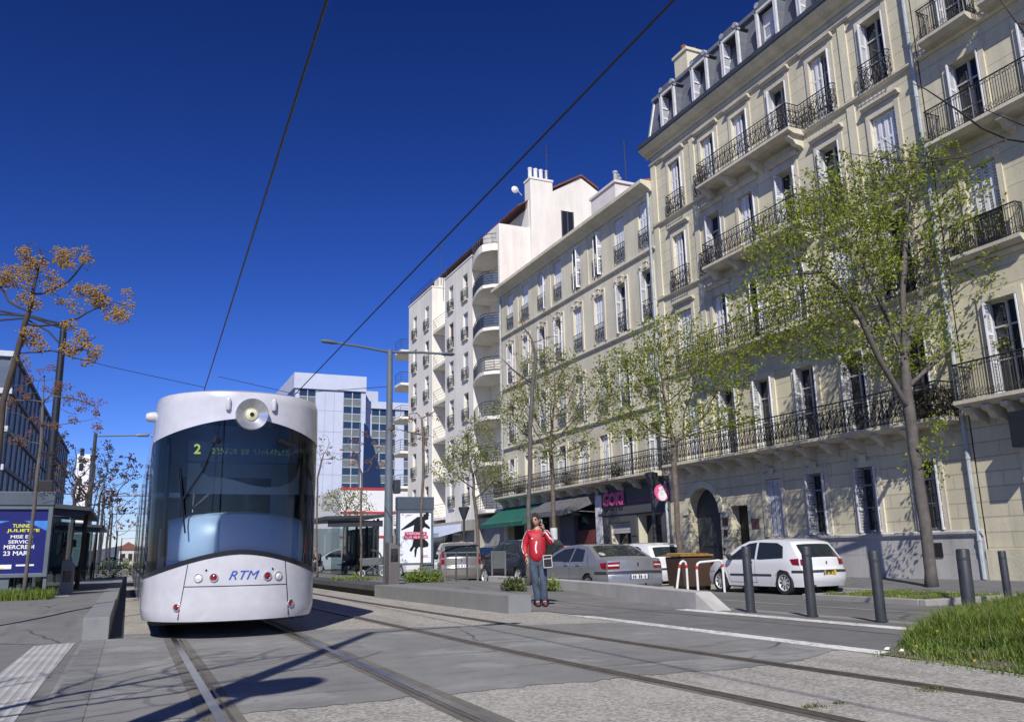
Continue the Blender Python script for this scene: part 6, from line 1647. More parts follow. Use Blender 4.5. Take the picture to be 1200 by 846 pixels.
# ------------------------------------------------------------------ parked vehicles
rubber = mat('tyre rubber', (.018,.018,.018), rough=.8, var=.2); alloy = mat('wheel alloy', (.58,.58,.59), rough=.35, metal=.25, var=.15, vs=8)
car_glass = glass_mat('car glass', (.02,.026,.03), .03); plastic = mat('dark bumper plastic', (.03,.03,.033), rough=.6, var=.1)
lamp_r = mat('tail lamp red', (.20,.008,.012), rough=.12, var=.1, vs=20); plate_w = mat('white number plate', (.68,.68,.66), rough=.4, var=.05); plate_y = mat('yellow number plate', (.62,.42,.03), rough=.4, var=.05); plate_b = mat('plate blue band', (.02,.08,.42), rough=.4, var=0)
lamp_c = mat('clear lamp', (.6,.6,.6), rough=.12, var=.1)
def paint(name, c, metal=0, rough=.28): return mat(name, c, rough=rough, var=.05, vs=1, metal=metal, coat=.8)
def cut_grid(verts, faces, cuts):
    bm = bmesh.new(); vs = [bm.verts.new(v) for v in verts]
    for f in faces:
        try: bm.faces.new([vs[i] for i in f])
        except ValueError: pass
    bmesh.ops.triangulate(bm, faces=bm.faces[:])
    for ax, vals in cuts:
        for c in vals:
            no = [0, 0, 0]; no[ax] = 1; co = [0, 0, 0]; co[ax] = c
            bmesh.ops.bisect_plane(bm, geom=bm.verts[:]+bm.edges[:]+bm.faces[:], plane_co=co, plane_no=no, dist=1e-5)
    bmesh.ops.remove_doubles(bm, verts=bm.verts[:], dist=1e-5)
    bm.verts.index_update()
    r = [tuple(v.co) for v in bm.verts], [[v.index for v in f.verts] for f in bm.faces]; bm.free(); return r
def arch(yc, r, zc, n=10, z0=.2):
    return [(yc + r*math.cos(q_), max(z0, zc + r*math.sin(q_))) for q_ in fr(R_(8) if True else 0, R_(172), n)]
def make_car(name, label, S):
    W, Lc = S['W'], S['L']; hl = Lc/2; belt = S['belt']; H = S['H']; rw = S.get('rw', .31)
    t = thing(name, label, 'car'); pm_ = S['paint']
    yr, yf = S['yr'], S['yf']; ra = rw+.055
    upper = S['upper']                       # silhouette from the rear bumper foot over the roof to the front foot, (y, z)
    bottom = [upper[-1]] + [(yf+ra, .22)] + arch(yf, ra, rw, z0=.22) + [(yf-ra, .22), (yr+ra, .22)] + arch(yr, ra, rw, z0=.22) + [(yr-ra, .22)]
    out = upper + bottom[1:]
    ni = S.get('in', .76)
    def hw(y, z):
        w = W/2; 
        if z < .5: w *= .95 + .05*ss((z-.15)/.35)
        if z > belt-.12:
            f = max(0, (z-(belt-.12))/(H-belt+.12)); w *= 1 - (1-ni)*f**1.35
        e = max(0, (abs(y)-(hl-.95))/.95); return w*(1-.13*e**2.2)
    def mp(t_, y, z, o=0):
        e = ss((abs(y)-(hl-.9))/.9); yy = y - math.copysign(1, y)*e*.17*abs(t_)**2.4
        zz = z - (.035*abs(t_)**3 if z > belt+.02 else .012*abs(t_)**3)
        w = hw(y, z); return (t_*(w) + math.copysign(o, t_)*(abs(t_) > .97), yy + (math.copysign(o, y) if abs(t_) <= .97 else 0), zz + (0 if abs(t_) > .97 else o*.6))
    zc = [.3,.4,.5,.62,.75,.86,belt-.08,belt,belt+.12,belt+.25,H-.16,H-.06]; yc = [q_ for q_ in fr(-hl+.12, hl-.12, 20)]
    n = len(out)
    vs, fs = cut_grid([(-1, y, z) for y, z in out] + [(1, y, z) for y, z in out], [list(range(n)), list(range(n, 2*n))] + [(i, (i+1) % n, n+(i+1) % n, n+i) for i in range(n)], [(0, [-.86,-.6,-.3,0,.3,.6,.86]), (1, yc), (2, zc)])
    m = MB(); m.add([mp(*v) for v in vs], fs); body = m.build('body', pm_, t, smooth=True, local=True)
    def side_patch(poly, o=.006, sides=(-1, 1)):
        m = MB()
        for s in sides:
            vs, fs = cut_grid([(s, y, z) for y, z in poly], [list(range(len(poly)))], [(1, yc), (2, zc)]); m.add([mp(v[0], v[1], v[2], o) for v in vs], fs)
        return m
    up_ = [p for p in upper if p[1] > .8]
    def roof_z(y, d):
        for p, q_ in zip(up_, up_[1:]):
            if p[0] <= y <= q_[0] and q_[0] > p[0]+.03: return p[1] + (q_[1]-p[1])*(y-p[0])/(q_[0]-p[0])
        return d
    def cross_patch(a, b, t0, t1, o=.006, nn=8):
        m = MB(); k = 5; V = []
        for i in range(nn+1):
            for j in range(k+1):
                tt = t0 + (t1-t0)*i/nn; y = a[0]+(b[0]-a[0])*j/k; z = roof_z(y, a[1]+(b[1]-a[1])*j/k)
                f = 1 - .06*abs(2*j/k-1)*0; p_ = mp(tt*.965*f if abs(tt) > .965 else tt, y, z, 0)
                d = Vector((0, -(b[1]-a[1]), b[0]-a[0])); d.normalize()
                if (d.y > 0) != ((a[0]+b[0]) > 0) and abs(d.y) > .3: d = -d
                if abs(d.y) <= .3 and d.z < 0: d = -d
                V.append((p_[0], p_[1]+d.y*o, p_[2]+d.z*o))
        m.add(V, [(i*(k+1)+j, (i+1)*(k+1)+j, (i+1)*(k+1)+j+1, i*(k+1)+j+1) for i in range(nn) for j in range(k)]); return m
    for poly in S['side_glass']: 
        for s in (-1, 1): side_patch(poly, .006, (s,)).build('side_window', S.get('glass', car_glass), t, local=True, smooth='all')
    a, b = S['rear_glass']; cross_patch(a, b, -S.get('rgw', .86), S.get('rgw', .86)).build('rear_window', car_glass, t, local=True, smooth='all')
    a, b = S['windscreen']; cross_patch(a, b, -.88, .88).build('windscreen', car_glass, t, local=True, smooth='all')
    # wheels
    for y in (yr, yf):
        for s in (-1, 1):
            x = s*(W/2-.10); m = MB(); m.lathe([(rw-.10,-.09),(rw-.02,-.095),(rw,-.06),(rw,.06),(rw-.02,.095),(rw-.10,.09)], 24, (x, y, rw), 'x', cap=False); w_ = m.build('wheel', rubber, t, local=True, smooth=True)
            m = MB(); m.lathe([(rw-.10,s*.06),(rw-.085,s*.09),(rw-.11,s*.09),(rw-.13,s*.055),(.0,s*.045)], 24, (x, y, rw), 'x', cap=False); rm_ = alloy if not S.get('dark_rim') else plastic
            sl_ = MB()
            for k in range(S.get('spokes', 7)):
                a_ = 2*math.pi*k/S.get('spokes', 7); d = Vector((0, math.cos(a_), math.sin(a_))); pn = Vector((0, -math.sin(a_), math.cos(a_))); c0 = Vector((x+s*.068, y, rw))
                sl_.add([c0+d*.07+pn*.012, c0+d*(rw-.125)+pn*.024, c0+d*(rw-.125)-pn*.024, c0+d*.07-pn*.012], [(0,1,2,3)])
            m.build('rim', rm_, w_, local=True)
            m = MB(); m.lathe([(0,s*.066),(rw-.10,s*.06)], 20, (x, y, rw), 'x'); m.build('hub', rm_, w_, local=True); sl_.build('rim_opening', plastic, w_, local=True)
    m = MB(); m.box(-W/2+.12, -hl+.5, .17, W/2-.12, hl-.5, .3)
    for y in (yr, yf): m.box(-W/2+.22, y-ra, .2, W/2-.22, y+ra, .62)
    m.build('underbody', rubber, t, local=True)
    # rear outline helper
    ru = [p for p in upper if p[0] < 0]
    def ry(z):
        best = None
        for p, q_ in zip(ru, ru[1:]):
            if p[1] <= z <= q_[1] and q_[1] > p[1]: return p[0] + (q_[0]-p[0])*(z-p[1])/(q_[1]-p[1])
        return ru[0][0]
    def rear_patch(z0, z1, t0, t1, o=.008, nn=6):
        m = MB(); V = []; k = 3
        for i in range(nn+1):
            for j in range(k+1):
                z = z0+(z1-z0)*j/k; p_ = mp((t0+(t1-t0)*i/nn), ry(z), z); V.append((p_[0], p_[1]-o, p_[2]))
        m.add(V, [(i*(k+1)+j, (i+1)*(k+1)+j, (i+1)*(k+1)+j+1, i*(k+1)+j+1) for i in range(nn) for j in range(k)]); return m
    for s in (-1, 1):
        z0, z1, tin, yl = S['tail']
        m = rear_patch(z0, z1, s*tin, s*.985, .01)
        p2 = side_patch([(ry((z0+z1)/2)+.0, z0), (ry(z1)+.0, z1), (ry(z1)+yl, z1-.02), (ry(z1)+yl*.6, z0+.02)], .009, (s,)); m.add(p2.v, p2.f)
        o = m.build('tail_light', lamp_r, t, local=True)
        if S.get('tail_split'):
            z_ = z0+(z1-z0)*.42; rear_patch(z_, z_+.035, s*(tin+.02), s*.97, .014).build('reversing_lamp', lamp_c, o, local=True)
    z0, z1, tw_ = S['plate']; rear_patch(z0, z1, -tw_, tw_, .016, 1).build('number_plate', plate_y if S.get('yellow') else plate_w, t, local=True)
    pl_ = t.children[-1] if t.children else None
    m = rear_patch(z0, z1, -tw_, -tw_*.86, .019, 1); 
    if not S.get('yellow'): b2 = rear_patch(z0, z1, tw_*.86, tw_, .019, 1); m.add(b2.v, b2.f)
    m.build('plate_band', plate_b, t, local=True)
    m = MB(); rr = random.Random(len(label))
    for k in range(7):
        t0 = -tw_*.72 + tw_*1.44*k/7
        if k in (2, 5): continue
        b2 = rear_patch(z0+.022, z1-.022, t0, t0+tw_*.13, .02, 1); m.add(b2.v, b2.f)
    m.build('plate_characters', plastic, t, local=True)
    if S.get('strip'):
        z0, z1 = S['strip']; m = rear_patch(z0, z1, -.99, .99, .008, 10); p2 = side_patch([(ry(z0)+.0, z0), (ry(z1)+.0, z1), (yr-ra-.02, z1), (yr-ra-.02, z0)], .008); m.add(p2.v, p2.f); m.build('bumper_strip', S.get('strip_mat', plastic), t, local=True)
    if S.get('side_strip'): 
        z0, z1, ya, yb = S['side_strip']; build_split(side_patch([(ya, z0), (ya, z1), (yb, z1), (yb, z0)], .012), 'side_moulding', S.get('side_mat', plastic), t, local=True)
    for poly in S.get('seams', ()):
        m = MB()
        for s in (-1, 1):
            P_ = []
            for (a_, b_), (c_, d_) in zip(poly, poly[1:]): P_ += [mp(s, a_+(c_-a_)*i/5, b_+(d_-b_)*i/5, .001) for i in range(5)]
            P_.append(mp(s, *poly[-1], .001)); m.tube(P_, .0045, 4)
        build_split(m, 'door_seam', plastic, t, local=True)
    for (y, z) in S.get('handles', ()):
        for s in (-1, 1):
            p_ = mp(s, y, z, .012); m = MB(); m.box(p_[0]-.012, y-.1, z-.015, p_[0]+.012, y+.1, z+.015); m.build('door_handle', S.get('handle_mat', plastic), t, local=True)
    y, z = S['mirror']
    for s in (-1, 1):
        p_ = mp(s, y, z, 0); m = MB(); m.lathe([(0,-.07),(.06,-.05),(.085,0),(.075,.06),(0,.09)], 12, (p_[0]+s*.12, y, z+.03), 'y'); m.tube([p_, (p_[0]+s*.1, y, z+.01)], .025, 6)
        m.build('door_mirror', S.get('mirror_mat', plastic), t, local=True, smooth=True)
    fu = [p for p in upper if p[0] > 0 and p[1] < .85 and p[1] > .5]
    for s in (-1, 1):
        y = max(p[0] for p in upper)-.25; side_patch([(y-.28, .62), (y-.25, .74), (y+.14, .70), (y+.16, .60)], .008, (s,)).build('headlight', lamp_c, t, local=True)
    z = S['emblem']; m = MB(); y = ry(z)-.014
    m.add([(-.035+u*.07, y, z-.05+v*.1) for u, v in ((.1,.0),(.3,.0),(.4,.3),(.55,.28),(.55,0),(.75,0),(.72,.45),(.95,.6),(.9,.75),(.7,.7),(.75,.95),(.45,1.0),(.35,.8),(.05,.7),(.1,.55),(.3,.55))], [list(range(16))[::-1]])
    m.build('emblem', S.get('emblem_mat', plastic), t, local=True)
    for k in range(S.get('exhaust', 1)):
        m = MB(); m.tube([(-W*.28, -hl+.35, .25), (-W*.28, -hl+.06, .24)], .03, 8); m.build('exhaust', plastic, t, local=True)
    if S.get('wiper'):
        (a, b) = S['rear_glass']; m = MB(); p1 = mp(0, b[0], b[1]); p2 = mp(.4, a[0]+(b[0]-a[0])*.55, a[1]+(b[1]-a[1])*.55)
        m.tube([(p1[0], p1[1]-.03, p1[2]+.02), (p2[0], p2[1]-.03, p2[2]+.02)], .01, 4); m.build('rear_wiper', plastic, t, local=True)
    m = MB(); m.tube([(0, S.get('aer', -.4), H-.02), (0, S.get('aer', -.4)-.25, H+.22)], .006, 4); m.build('aerial', plastic, t, local=True)
    return t
HATCH = dict(W=1.74, L=4.2, H=1.50, belt=.93, yr=-1.28, yf=1.33, rw=.315,
    upper=[(-2.0,.22),(-2.09,.40),(-2.10,.62),(-2.02,.70),(-1.98,.95),(-1.52,1.40),(-1.15,1.475),(-.4,1.50),(.15,1.465),(.55,1.33),(1.10,.98),(1.65,.86),(1.98,.70),(2.09,.52),(2.08,.34),(2.0,.22)],
    side_glass=[[(-1.30,.99),(-1.24,1.30),(-1.0,1.40),(-.28,1.43),(-.28,.95)], [(-.20,.95),(-.20,1.43),(.12,1.40),(.45,1.27),(.90,1.0),(.88,.94)]],
    rear_glass=((-1.60,1.335),(-1.955,.985)), windscreen=((.24,1.44),(1.02,1.03)), tail=(.78,.98,.66,.36), plate=(.52,.63,.30), yellow=True, strip=(.585,.65), side_strip=(.50,.55,-.85,.85),
    seams=[[(-.22,.93),(-.2,.6),(-.25,.3)], [(.98,.93),(1.0,.7),(.85,.3)], [(-.25,.32),(.85,.32)]], handles=[(-.02,.86)], mirror=(.72,.98), emblem=.83, wiper=True, spokes=9, rgw=.82, aer=.1)
white = paint('white car paint', (.68,.69,.70)); silver = paint('silver grey metallic', (.34,.35,.375), .55, .33); beige = paint('beige grey metallic', (.30,.275,.25), .5, .33); navy = paint('dark blue paint', (.018,.022,.038), .2); grey_p = paint('grey car paint', (.12,.13,.14), .4)
h1 = make_car('parked_car', 'white three door hatchback with a yellow number plate parked behind the bollards', dict(HATCH, paint=white))
h1.location = (16.95, 19.55, -.2); h1.rotation_euler[2] = R_(2)
h2 = make_car('parked_car', 'white hatchback with red door mirrors and red side stripe behind the bin', dict(HATCH, paint=white, L=4.0, yellow=False, side_strip=(.42,.47,-.85,.9), side_mat=mat('red stripe', (.5,.03,.04), rough=.4, var=0), mirror_mat=mat('red mirror', (.55,.02,.02), rough=.3, var=0),
    upper=[(-1.92,.22),(-1.99,.40),(-2.0,.62),(-1.94,.74),(-1.90,1.0),(-1.62,1.40),(-1.2,1.49),(-.4,1.51),(.2,1.47),(.60,1.33),(1.15,.98),(1.65,.86),(1.92,.70),(1.99,.52),(1.98,.34),(1.9,.22)], rear_glass=((-1.66,1.335),(-1.88,1.03)), spokes=5))
h2.location = (16.7, 26.4, -.2); h2.rotation_euler[2] = R_(6)
SED = dict(W=1.92, L=4.58, H=1.41, belt=.93, yr=-1.28, yf=1.42, rw=.31, paint=silver, **{'in': .72},
    upper=[(-2.16,.24),(-2.27,.36),(-2.28,.60),(-2.22,.68),(-2.23,.98),(-2.14,1.03),(-1.70,1.03),(-1.0,1.36),(-.6,1.40),(-.1,1.41),(.35,1.36),(.72,1.22),(1.22,.96),(1.9,.84),(2.2,.68),(2.28,.5),(2.27,.34),(2.15,.24)],
    side_glass=[[(-1.02,.98),(-.92,1.28),(-.42,1.34),(-.36,.95)], [(-.28,.95),(-.33,1.34),(.22,1.31),(.62,1.17),(.98,.96)]],
    rear_glass=((-1.02,1.335),(-1.62,1.055)), windscreen=((.42,1.32),(1.15,1.0)), tail=(.76,.93,.62,.30), tail_split=True, plate=(.50,.61,.34), strip=(.63,.70), seams=[[(-.33,.93),(-.32,.6),(-.36,.3)], [(1.05,.93),(1.08,.7),(.95,.3)], [(-.98,.93),(-.9,.7),(-.95,.5)]],
    handles=[(-.16,.86),(-.8,.86)], handle_mat=silver, mirror=(.82,.97), emblem=.86, spokes=7, rgw=.84, glass=car_glass, emblem_mat=plastic)
s1 = make_car('parked_car', 'silver grey saloon seen from behind with blue banded number plate, parked beside the low wall', SED)
m = MB(); m.lathe([(0,-.002),(.09,-.002),(.09,.002)], 16, (-.62, -1.50, 1.12)); m.v = [(x, y, 1.12 + (y+1.50)*(.31/.67) + .012) for x, y, z in m.v]; m.build('sticker', mat('white sticker', (.7,.65,.66)), s1, local=True)
m = MB(); m.tube([(.1,-2.2,.3),(.1,-2.36,.29),(.1,-2.4,.36)], .018, 6); m.lathe([(0,-.03),(.028,-.01),(.028,.01),(0,.03)], 10, (.1,-2.4,.38)); m.build('tow_ball', plastic, s1, local=True)
s1.location = (11.95, 21.2, -.16); s1.rotation_euler[2] = R_(2)
MPV = dict(W=1.75, L=4.27, H=1.63, belt=1.0, yr=-1.3, yf=1.4, rw=.31, paint=beige, **{'in': .80},
    upper=[(-2.05,.24),(-2.12,.38),(-2.13,.66),(-2.07,.74),(-2.05,1.02),(-1.82,1.42),(-1.55,1.58),(-1.0,1.63),(-.1,1.63),(.4,1.55),(.9,1.30),(1.35,1.02),(1.85,.88),(2.07,.7),(2.12,.5),(2.1,.34),(2.0,.24)],
    side_glass=[[(-1.72,1.06),(-1.55,1.42),(-1.1,1.5),(-1.05,1.04)], [(-.98,1.04),(-1.02,1.5),(-.15,1.52),(-.12,1.02)], [(-.04,1.02),(-.06,1.52),(.35,1.47),(.75,1.3),(1.1,1.05)]],
    rear_glass=((-1.70,1.50),(-2.02,1.08)), windscreen=((.48,1.5),(1.26,1.07)), tail=(.80,1.22,.82,.16), plate=(.66,.77,.28), strip=None, seams=[[(-.1,1.0),(-.1,.6),(-.1,.3)]], handles=[(-.25,.9)], handle_mat=beige, mirror=(.95,1.02), emblem=.92, wiper=True, spokes=6, rgw=.85)
mp1 = make_car('parked_car', 'beige grey people carrier seen from behind between the poster case and the barriers', MPV)
p = on_y(541, 670, 31.0); mp1.rotation_euler[2] = R_(-16); mp1.location = (p.x + 2.13*math.sin(R_(16)), 31.0 + 2.13*math.cos(R_(16)), -.12)
SUV = dict(MPV, paint=navy, H=1.68, L=4.4, rw=.35, spokes=5, tail=(.95,1.42,.86,.14), handle_mat=plastic, side_strip=(.5,.58,-.8,.9))
su = make_car('parked_car', 'dark blue high off road car half hidden by the standing man', SUV); su.location = (13.05, 28.3, -.12); su.rotation_euler[2] = R_(3)
for ch in list(su.children): pass
sm_ = copy_tree(h1, None, loc=(14.4, 34.0, -.15), rz=R_(0), label='small dark blue car squeezed between the beige car and the off road car', group=None)
for o in sm_.children:
    if o.name.startswith('body'):
        o.data = o.data.copy(); o.data.materials[0] = navy
    if o.name.startswith('number_plate'): pass
# white van like cars beyond the shelter, seen through its glass
def car_copy(src, label, loc, rz, pm_):
    c = copy_tree(src, None, loc=loc, rz=rz, label=label)
    for o in c.children:
        if o.name.startswith('body'): o.data = o.data.copy(); o.data.materials[0] = pm_
    return c
p = on_y(398, 662, 60); car_copy(mp1, 'white car parked far off, seen through the right shelter', (p.x, 60, 0), R_(80), white)
p = on_y(492, 668, 46); car_copy(mp1, 'pale car parked beyond, seen under the white poster case', (p.x, 48, -.1), R_(0), white)
p = on_y(786, 655, 34); car_copy(h1, 'pale hatchback behind the silver saloon, only its roof showing', (15.9, 31.2, -.2), R_(0), paint('pale grey paint', (.5,.51,.52), .3))
p = on_z(155, 664, 0); car_copy(h1, 'small pale car far along the line beside the tram flank', (-2.0, 118, .1), R_(180), white)
# ------------------------------------------------------------------ people
skin_m = mat('skin', (.42,.25,.17), rough=.55, var=.1, vs=12); hair_m = mat('short dark hair', (.05,.038,.03), rough=.8, var=.3, vs=60)
jean = mat('faded blue denim', (.03,.045,.078), rough=.85, var=.5, vs=5, tint=(.06,.085,.125)); red_j = mat('red track jacket', (.42,.012,.025), rough=.6, var=.15, vs=6); white_c = mat('white cotton', (.72,.72,.72), rough=.8, var=.08); shoe_m = mat('brown leather shoes', (.12,.035,.022), rough=.5, var=.2); black_c = mat('black nylon', (.015,.015,.016), rough=.5, var=.2); phone_m = mat('silver phone', (.3,.3,.32), rough=.3)
def skin_obj(name, V, E, Rr, mt, parent, sub=2, at=None):
    me = bpy.data.meshes.new(name); me.from_pydata([tuple(v) for v in V], E, []); o = bpy.data.objects.new(name, me); COL.objects.link(o)
    sk = o.modifiers.new('Skin', 'SKIN'); sk.use_smooth_shade = True; sb = o.modifiers.new('Subsurf', 'SUBSURF'); sb.levels = sub; sb.render_levels = sub
    for i, r in enumerate(Rr):
        d = me.skin_vertices[0].data[i]; d.radius = r if isinstance(r, tuple) else (r, r); d.use_root = (i == 0)
    dg = bpy.context.evaluated_depsgraph_get(); m2 = bpy.data.meshes.new_from_object(o.evaluated_get(dg))
    m2.name = name; m2.materials.clear(); m2.materials.append(mt); m2.polygons.foreach_set('use_smooth', [True]*len(m2.polygons))
    bpy.data.objects.remove(o); o = bpy.data.objects.new(name, m2); COL.objects.link(o); o.parent = parent; return o
def chain(V, E, R2, pts, rs, start=None):
    prev = start
    for p, r in zip(pts, rs):
        V.append(p); R2.append(r)
        if prev is not None: E.append((prev, len(V)-1))
        prev = len(V)-1
    return prev
def head_mesh(parent, c, turn, scale=1.0, hat=False, glasses=True):
    """head facing -y before the turn; returns nothing, adds hair, ears and glasses"""
    bm = bmesh.new(); bmesh.ops.create_uvsphere(bm, u_segments=28, v_segments=20, radius=1)
    for v in bm.verts:
        x, y, z = v.co; X, Y, Z = x*.076, y*.097, z*.118
        if z < -.2: k = 1 - .28*(-z-.2); X *= k; Y = Y*(1-.12*(-z-.2)) - .008*(-z-.2)
        fr_ = max(0, -y); 
        n_ = math.exp(-((x/.17)**2)) * math.exp(-(((z+.12)/.24)**2))*fr_; Y -= .026*n_*(1 if z > -.33 else .3)          # nose
        e_ = math.exp(-(((abs(x)-.38)/.18)**2))*math.exp(-(((z-.08)/.13)**2))*fr_; Y += .012*e_                          # eye sockets
        b_ = math.exp(-(((z-.27)/.10)**2))*fr_*(abs(x) < .7); Y -= .006*b_                                               # brow
        l_ = math.exp(-((x/.28)**2))*math.exp(-(((z+.52)/.07)**2))*fr_; Y -= .008*l_                                     # lips
        c_ = math.exp(-((x/.3)**2))*math.exp(-(((z+.82)/.14)**2))*fr_; Y -= .012*c_                                      # chin
        v.co = (X, Y, Z)
    M = Matrix.Translation(c) @ Matrix.Rotation(turn, 4, 'Z') @ Matrix.Scale(scale, 4); 
    bmesh.ops.transform(bm, matrix=M, verts=bm.verts); vs = [tuple(v.co) for v in bm.verts]; fs = [[v.index for v in f.verts] for f in bm.faces]; bm.free()
    return vs, fs, M
def person_standing():
    p0 = on_z(634, 711, .0); t = thing('person', 'man in red and white track jacket and jeans holding a phone to his ear', 'person', (p0.x-.03, p0.y, .012), R_(-24))
    V, E, R2 = [], [], []
    # root at the pelvis
    pel = chain(V, E, R2, [(-.02,.0,.96)], [(.15,.12)]); ch = chain(V, E, R2, [(-.02,-.01,1.12), (-.01,0,1.28), (0,.02,1.40)], [(.16,.14),(.165,.125),(.15,.10)], pel)
    nk = chain(V, E, R2, [(0,.02,1.49), (-.012,.005,1.57)], [.062,.055], ch)
    # legs, leaning weight to the right of the picture
    chain(V, E, R2, [(-.10,0,.90), (-.075,-.02,.50), (-.03,.02,.10), (-.035,-.10,.045)], [.095,.066,.046,.04], pel)
    chain(V, E, R2, [(.07,0,.90), (.085,-.03,.50), (.10,.03,.10), (.115,-.09,.045)], [.095,.066,.046,.04], pel)
    # right arm down to the pocket, left arm raised to the ear
    ra = chain(V, E, R2, [(-.175,.02,1.415), (-.265,.05,1.17), (-.235,-.06,.95)], [.062,.046,.032], ch)
    la = chain(V, E, R2, [(.175,.02,1.415), (.27,-.10,1.21), (.125,-.115,1.475)], [.062,.046,.033], ch)
    body = skin_obj('body', V, E, R2, skin_m, t)
    # head joined into the body mesh
    vs, fs, M = head_mesh(t, Vector((-.018,-.015,1.665)), R_(-38), 1.0)
    bm = bmesh.new(); bm.from_mesh(body.data); nv = [bm.verts.new(v) for v in vs]; 
    for f in fs: bm.faces.new([nv[i] for i in f]).smooth = True
    # hands: palm and five fingers each
    bm.to_mesh(body.data); bm.free()
    def hand(wr, tip, side, curl):
        wr, tip = Vector(wr), Vector(tip); d = (tip-wr).normalized(); s = Vector(side).normalized(); nrm = d.cross(s)
        V, E, R2 = [], [], []; pc = chain(V, E, R2, [wr, wr+d*.05], [(.026,.018),(.034,.018)])
        for k, L in enumerate((.062,.072,.066,.052)):
            b_ = wr + d*.085 + s*(-.03+.02*k); m1 = b_ + d*L*.5 + nrm*curl*.3*L; m2 = m1 + d*L*.35*(1-curl*.6) + nrm*curl*.55*L
            chain(V, E, R2, [b_, m1, m2], [.0092,.0085,.0072], pc)
        b_ = wr + d*.03 + s*-.034; chain(V, E, R2, [b_, b_ + d*.03 - s*.02 + nrm*.012, b_ + d*.06 - s*.018 + nrm*.03], [.011,.0095,.008], pc)
        h = skin_obj('hand', V, E, R2, skin_m, t, 1); return h
    hand((.125,-.115,1.475), (.085,-.085,1.65), (.5,.9,.1), .8)
    hand((-.235,-.06,.95), (-.20,-.10,.80), (.3,-.9,0), .7)
    # hair cap, ears, glasses
    m = MB(); bmv = []
    for i in range(9):
        for j in range(24):
            th = math.pi*.5*i/8*1.12; ph = 2*math.pi*j/24; y_ = math.sin(ph)*math.sin(th); z_ = math.cos(th)
            if y_ < -.15: z_ += (-.15-y_)*.95
            bmv.append(M @ Vector((math.cos(ph)*math.sin(th)*.081, y_*.102+.004, max(z_, -.05)*.124+.002)))
    m.add(bmv, [(i*24+j, i*24+(j+1) % 24, (i+1)*24+(j+1) % 24, (i+1)*24+j) for i in range(8) for j in range(24)]); m.build('hair', hair_m, t, smooth='all', local=True)
    m = MB()
    for s in (-1, 1): m.add([M @ Vector((s*.077 + s*.012*math.sin(q_)*0 + s*.010*(k), .012 + .018*math.cos(q_)*(1-.3*k), -.005 + .03*math.sin(q_)*(1-.2*k))) for k in (0, 1) for q_ in fr(0, 2*math.pi*.9, 9)], [(i, (i+1) % 10, 10+(i+1) % 10, 10+i) for i in range(10)] + [list(range(10, 20))])
    m.build('ears', skin_m, t, smooth='all', local=True)
    m = MB()
    for s in (-1, 1): m.add([M @ Vector((s*.033 + .026*math.cos(q_), -.094 + abs(s*.033+.026*math.cos(q_))*.18, .010 + .019*math.sin(q_))) for q_ in fr(0, 5.7, 10)], [list(range(11))]); m.tube([M @ Vector((s*.058,-.082,.016)), M @ Vector((s*.079,.01,.012))], .003, 4)
    m.tube([M @ Vector((-.01,-.097,.014)), M @ Vector((.01,-.097,.014))], .003, 4); m.build('sunglasses', black_c, t, local=True)
    m = MB(); m.add([M @ Vector((x, -.088 - .006*(1-abs(x)/.03), -.062 + z)) for x, z in ((-.026,0),(-.01,.005),(.01,.005),(.026,0),(.01,-.007),(-.01,-.007))], [list(range(6))]); m.build('mouth', mat('lips', (.28,.10,.08), rough=.6), t, local=True)
    # jeans
    V, E, R2 = [], [], []; pel = chain(V, E, R2, [(-.02,.0,1.02),(-.02,.0,.93)], [(.14,.115),(.165,.135)])
    chain(V, E, R2, [(-.10,0,.84), (-.078,-.02,.50), (-.045,.0,.26), (-.032,.02,.085)], [(.108,.105),.083,.075,.074], pel); chain(V, E, R2, [(.075,0,.84), (.087,-.03,.50), (.097,.0,.26), (.10,.03,.085)], [(.108,.105),.083,.075,.076], pel)
    skin_obj('jeans', V, E, R2, jean, t)
    # jacket: torso and sleeves
    V, E, R2 = [], [], []; lo = chain(V, E, R2, [(-.025,-.005,.80)], [(.17,.145)]); c1 = chain(V, E, R2, [(-.02,-.02,1.08), (-.012,-.012,1.24), (0,.012,1.37)], [(.19,.172),(.19,.152),(.165,.118)], lo)
    chain(V, E, R2, [(0,.02,1.455), (-.002,.015,1.50)], [.092,.075], c1)
    chain(V, E, R2, [(-.18,.02,1.40), (-.235,.04,1.28), (-.275,.05,1.15), (-.245,-.045,.985)], [.085,.078,.07,.052], c1); chain(V, E, R2, [(.18,.02,1.40), (.235,-.04,1.29), (.275,-.105,1.20), (.20,-.12,1.34), (.14,-.118,1.45)], [.085,.08,.072,.062,.05], c1)
    jk = skin_obj('jacket', V, E, R2, red_j, t)
    from mathutils.bvhtree import BVHTree
    bv = BVHTree.FromPolygons([v.co[:] for v in jk.data.vertices], [p_.vertices[:] for p_ in jk.data.polygons])
    def band(pts, w_, name, mt, n=14, off=.006):
        m = MB(); P_ = [Vector(p) for p in pts]; Q = []
        for a_, b_ in zip(P_, P_[1:]): Q += [a_.lerp(b_, i/n) for i in range(n)]
        Q.append(P_[-1]); S_ = []
        for p in Q:
            c, nn, i_, d_ = bv.find_nearest(p); S_.append((c, nn))
        V = []
        for i, (c, nn) in enumerate(S_):
            tg = (S_[min(i+1, len(S_)-1)][0]-S_[max(i-1, 0)][0]); sd = tg.cross(nn)
            sd = sd.normalized() if sd.length > 1e-6 else Vector((1,0,0)); V += [c + nn*off - sd*w_/2, c + nn*off + sd*w_/2]
        m.add(V, [(2*i, 2*i+1, 2*i+3, 2*i+2) for i in range(len(S_)-1)]); return m.build(name, mt, jk, local=True)
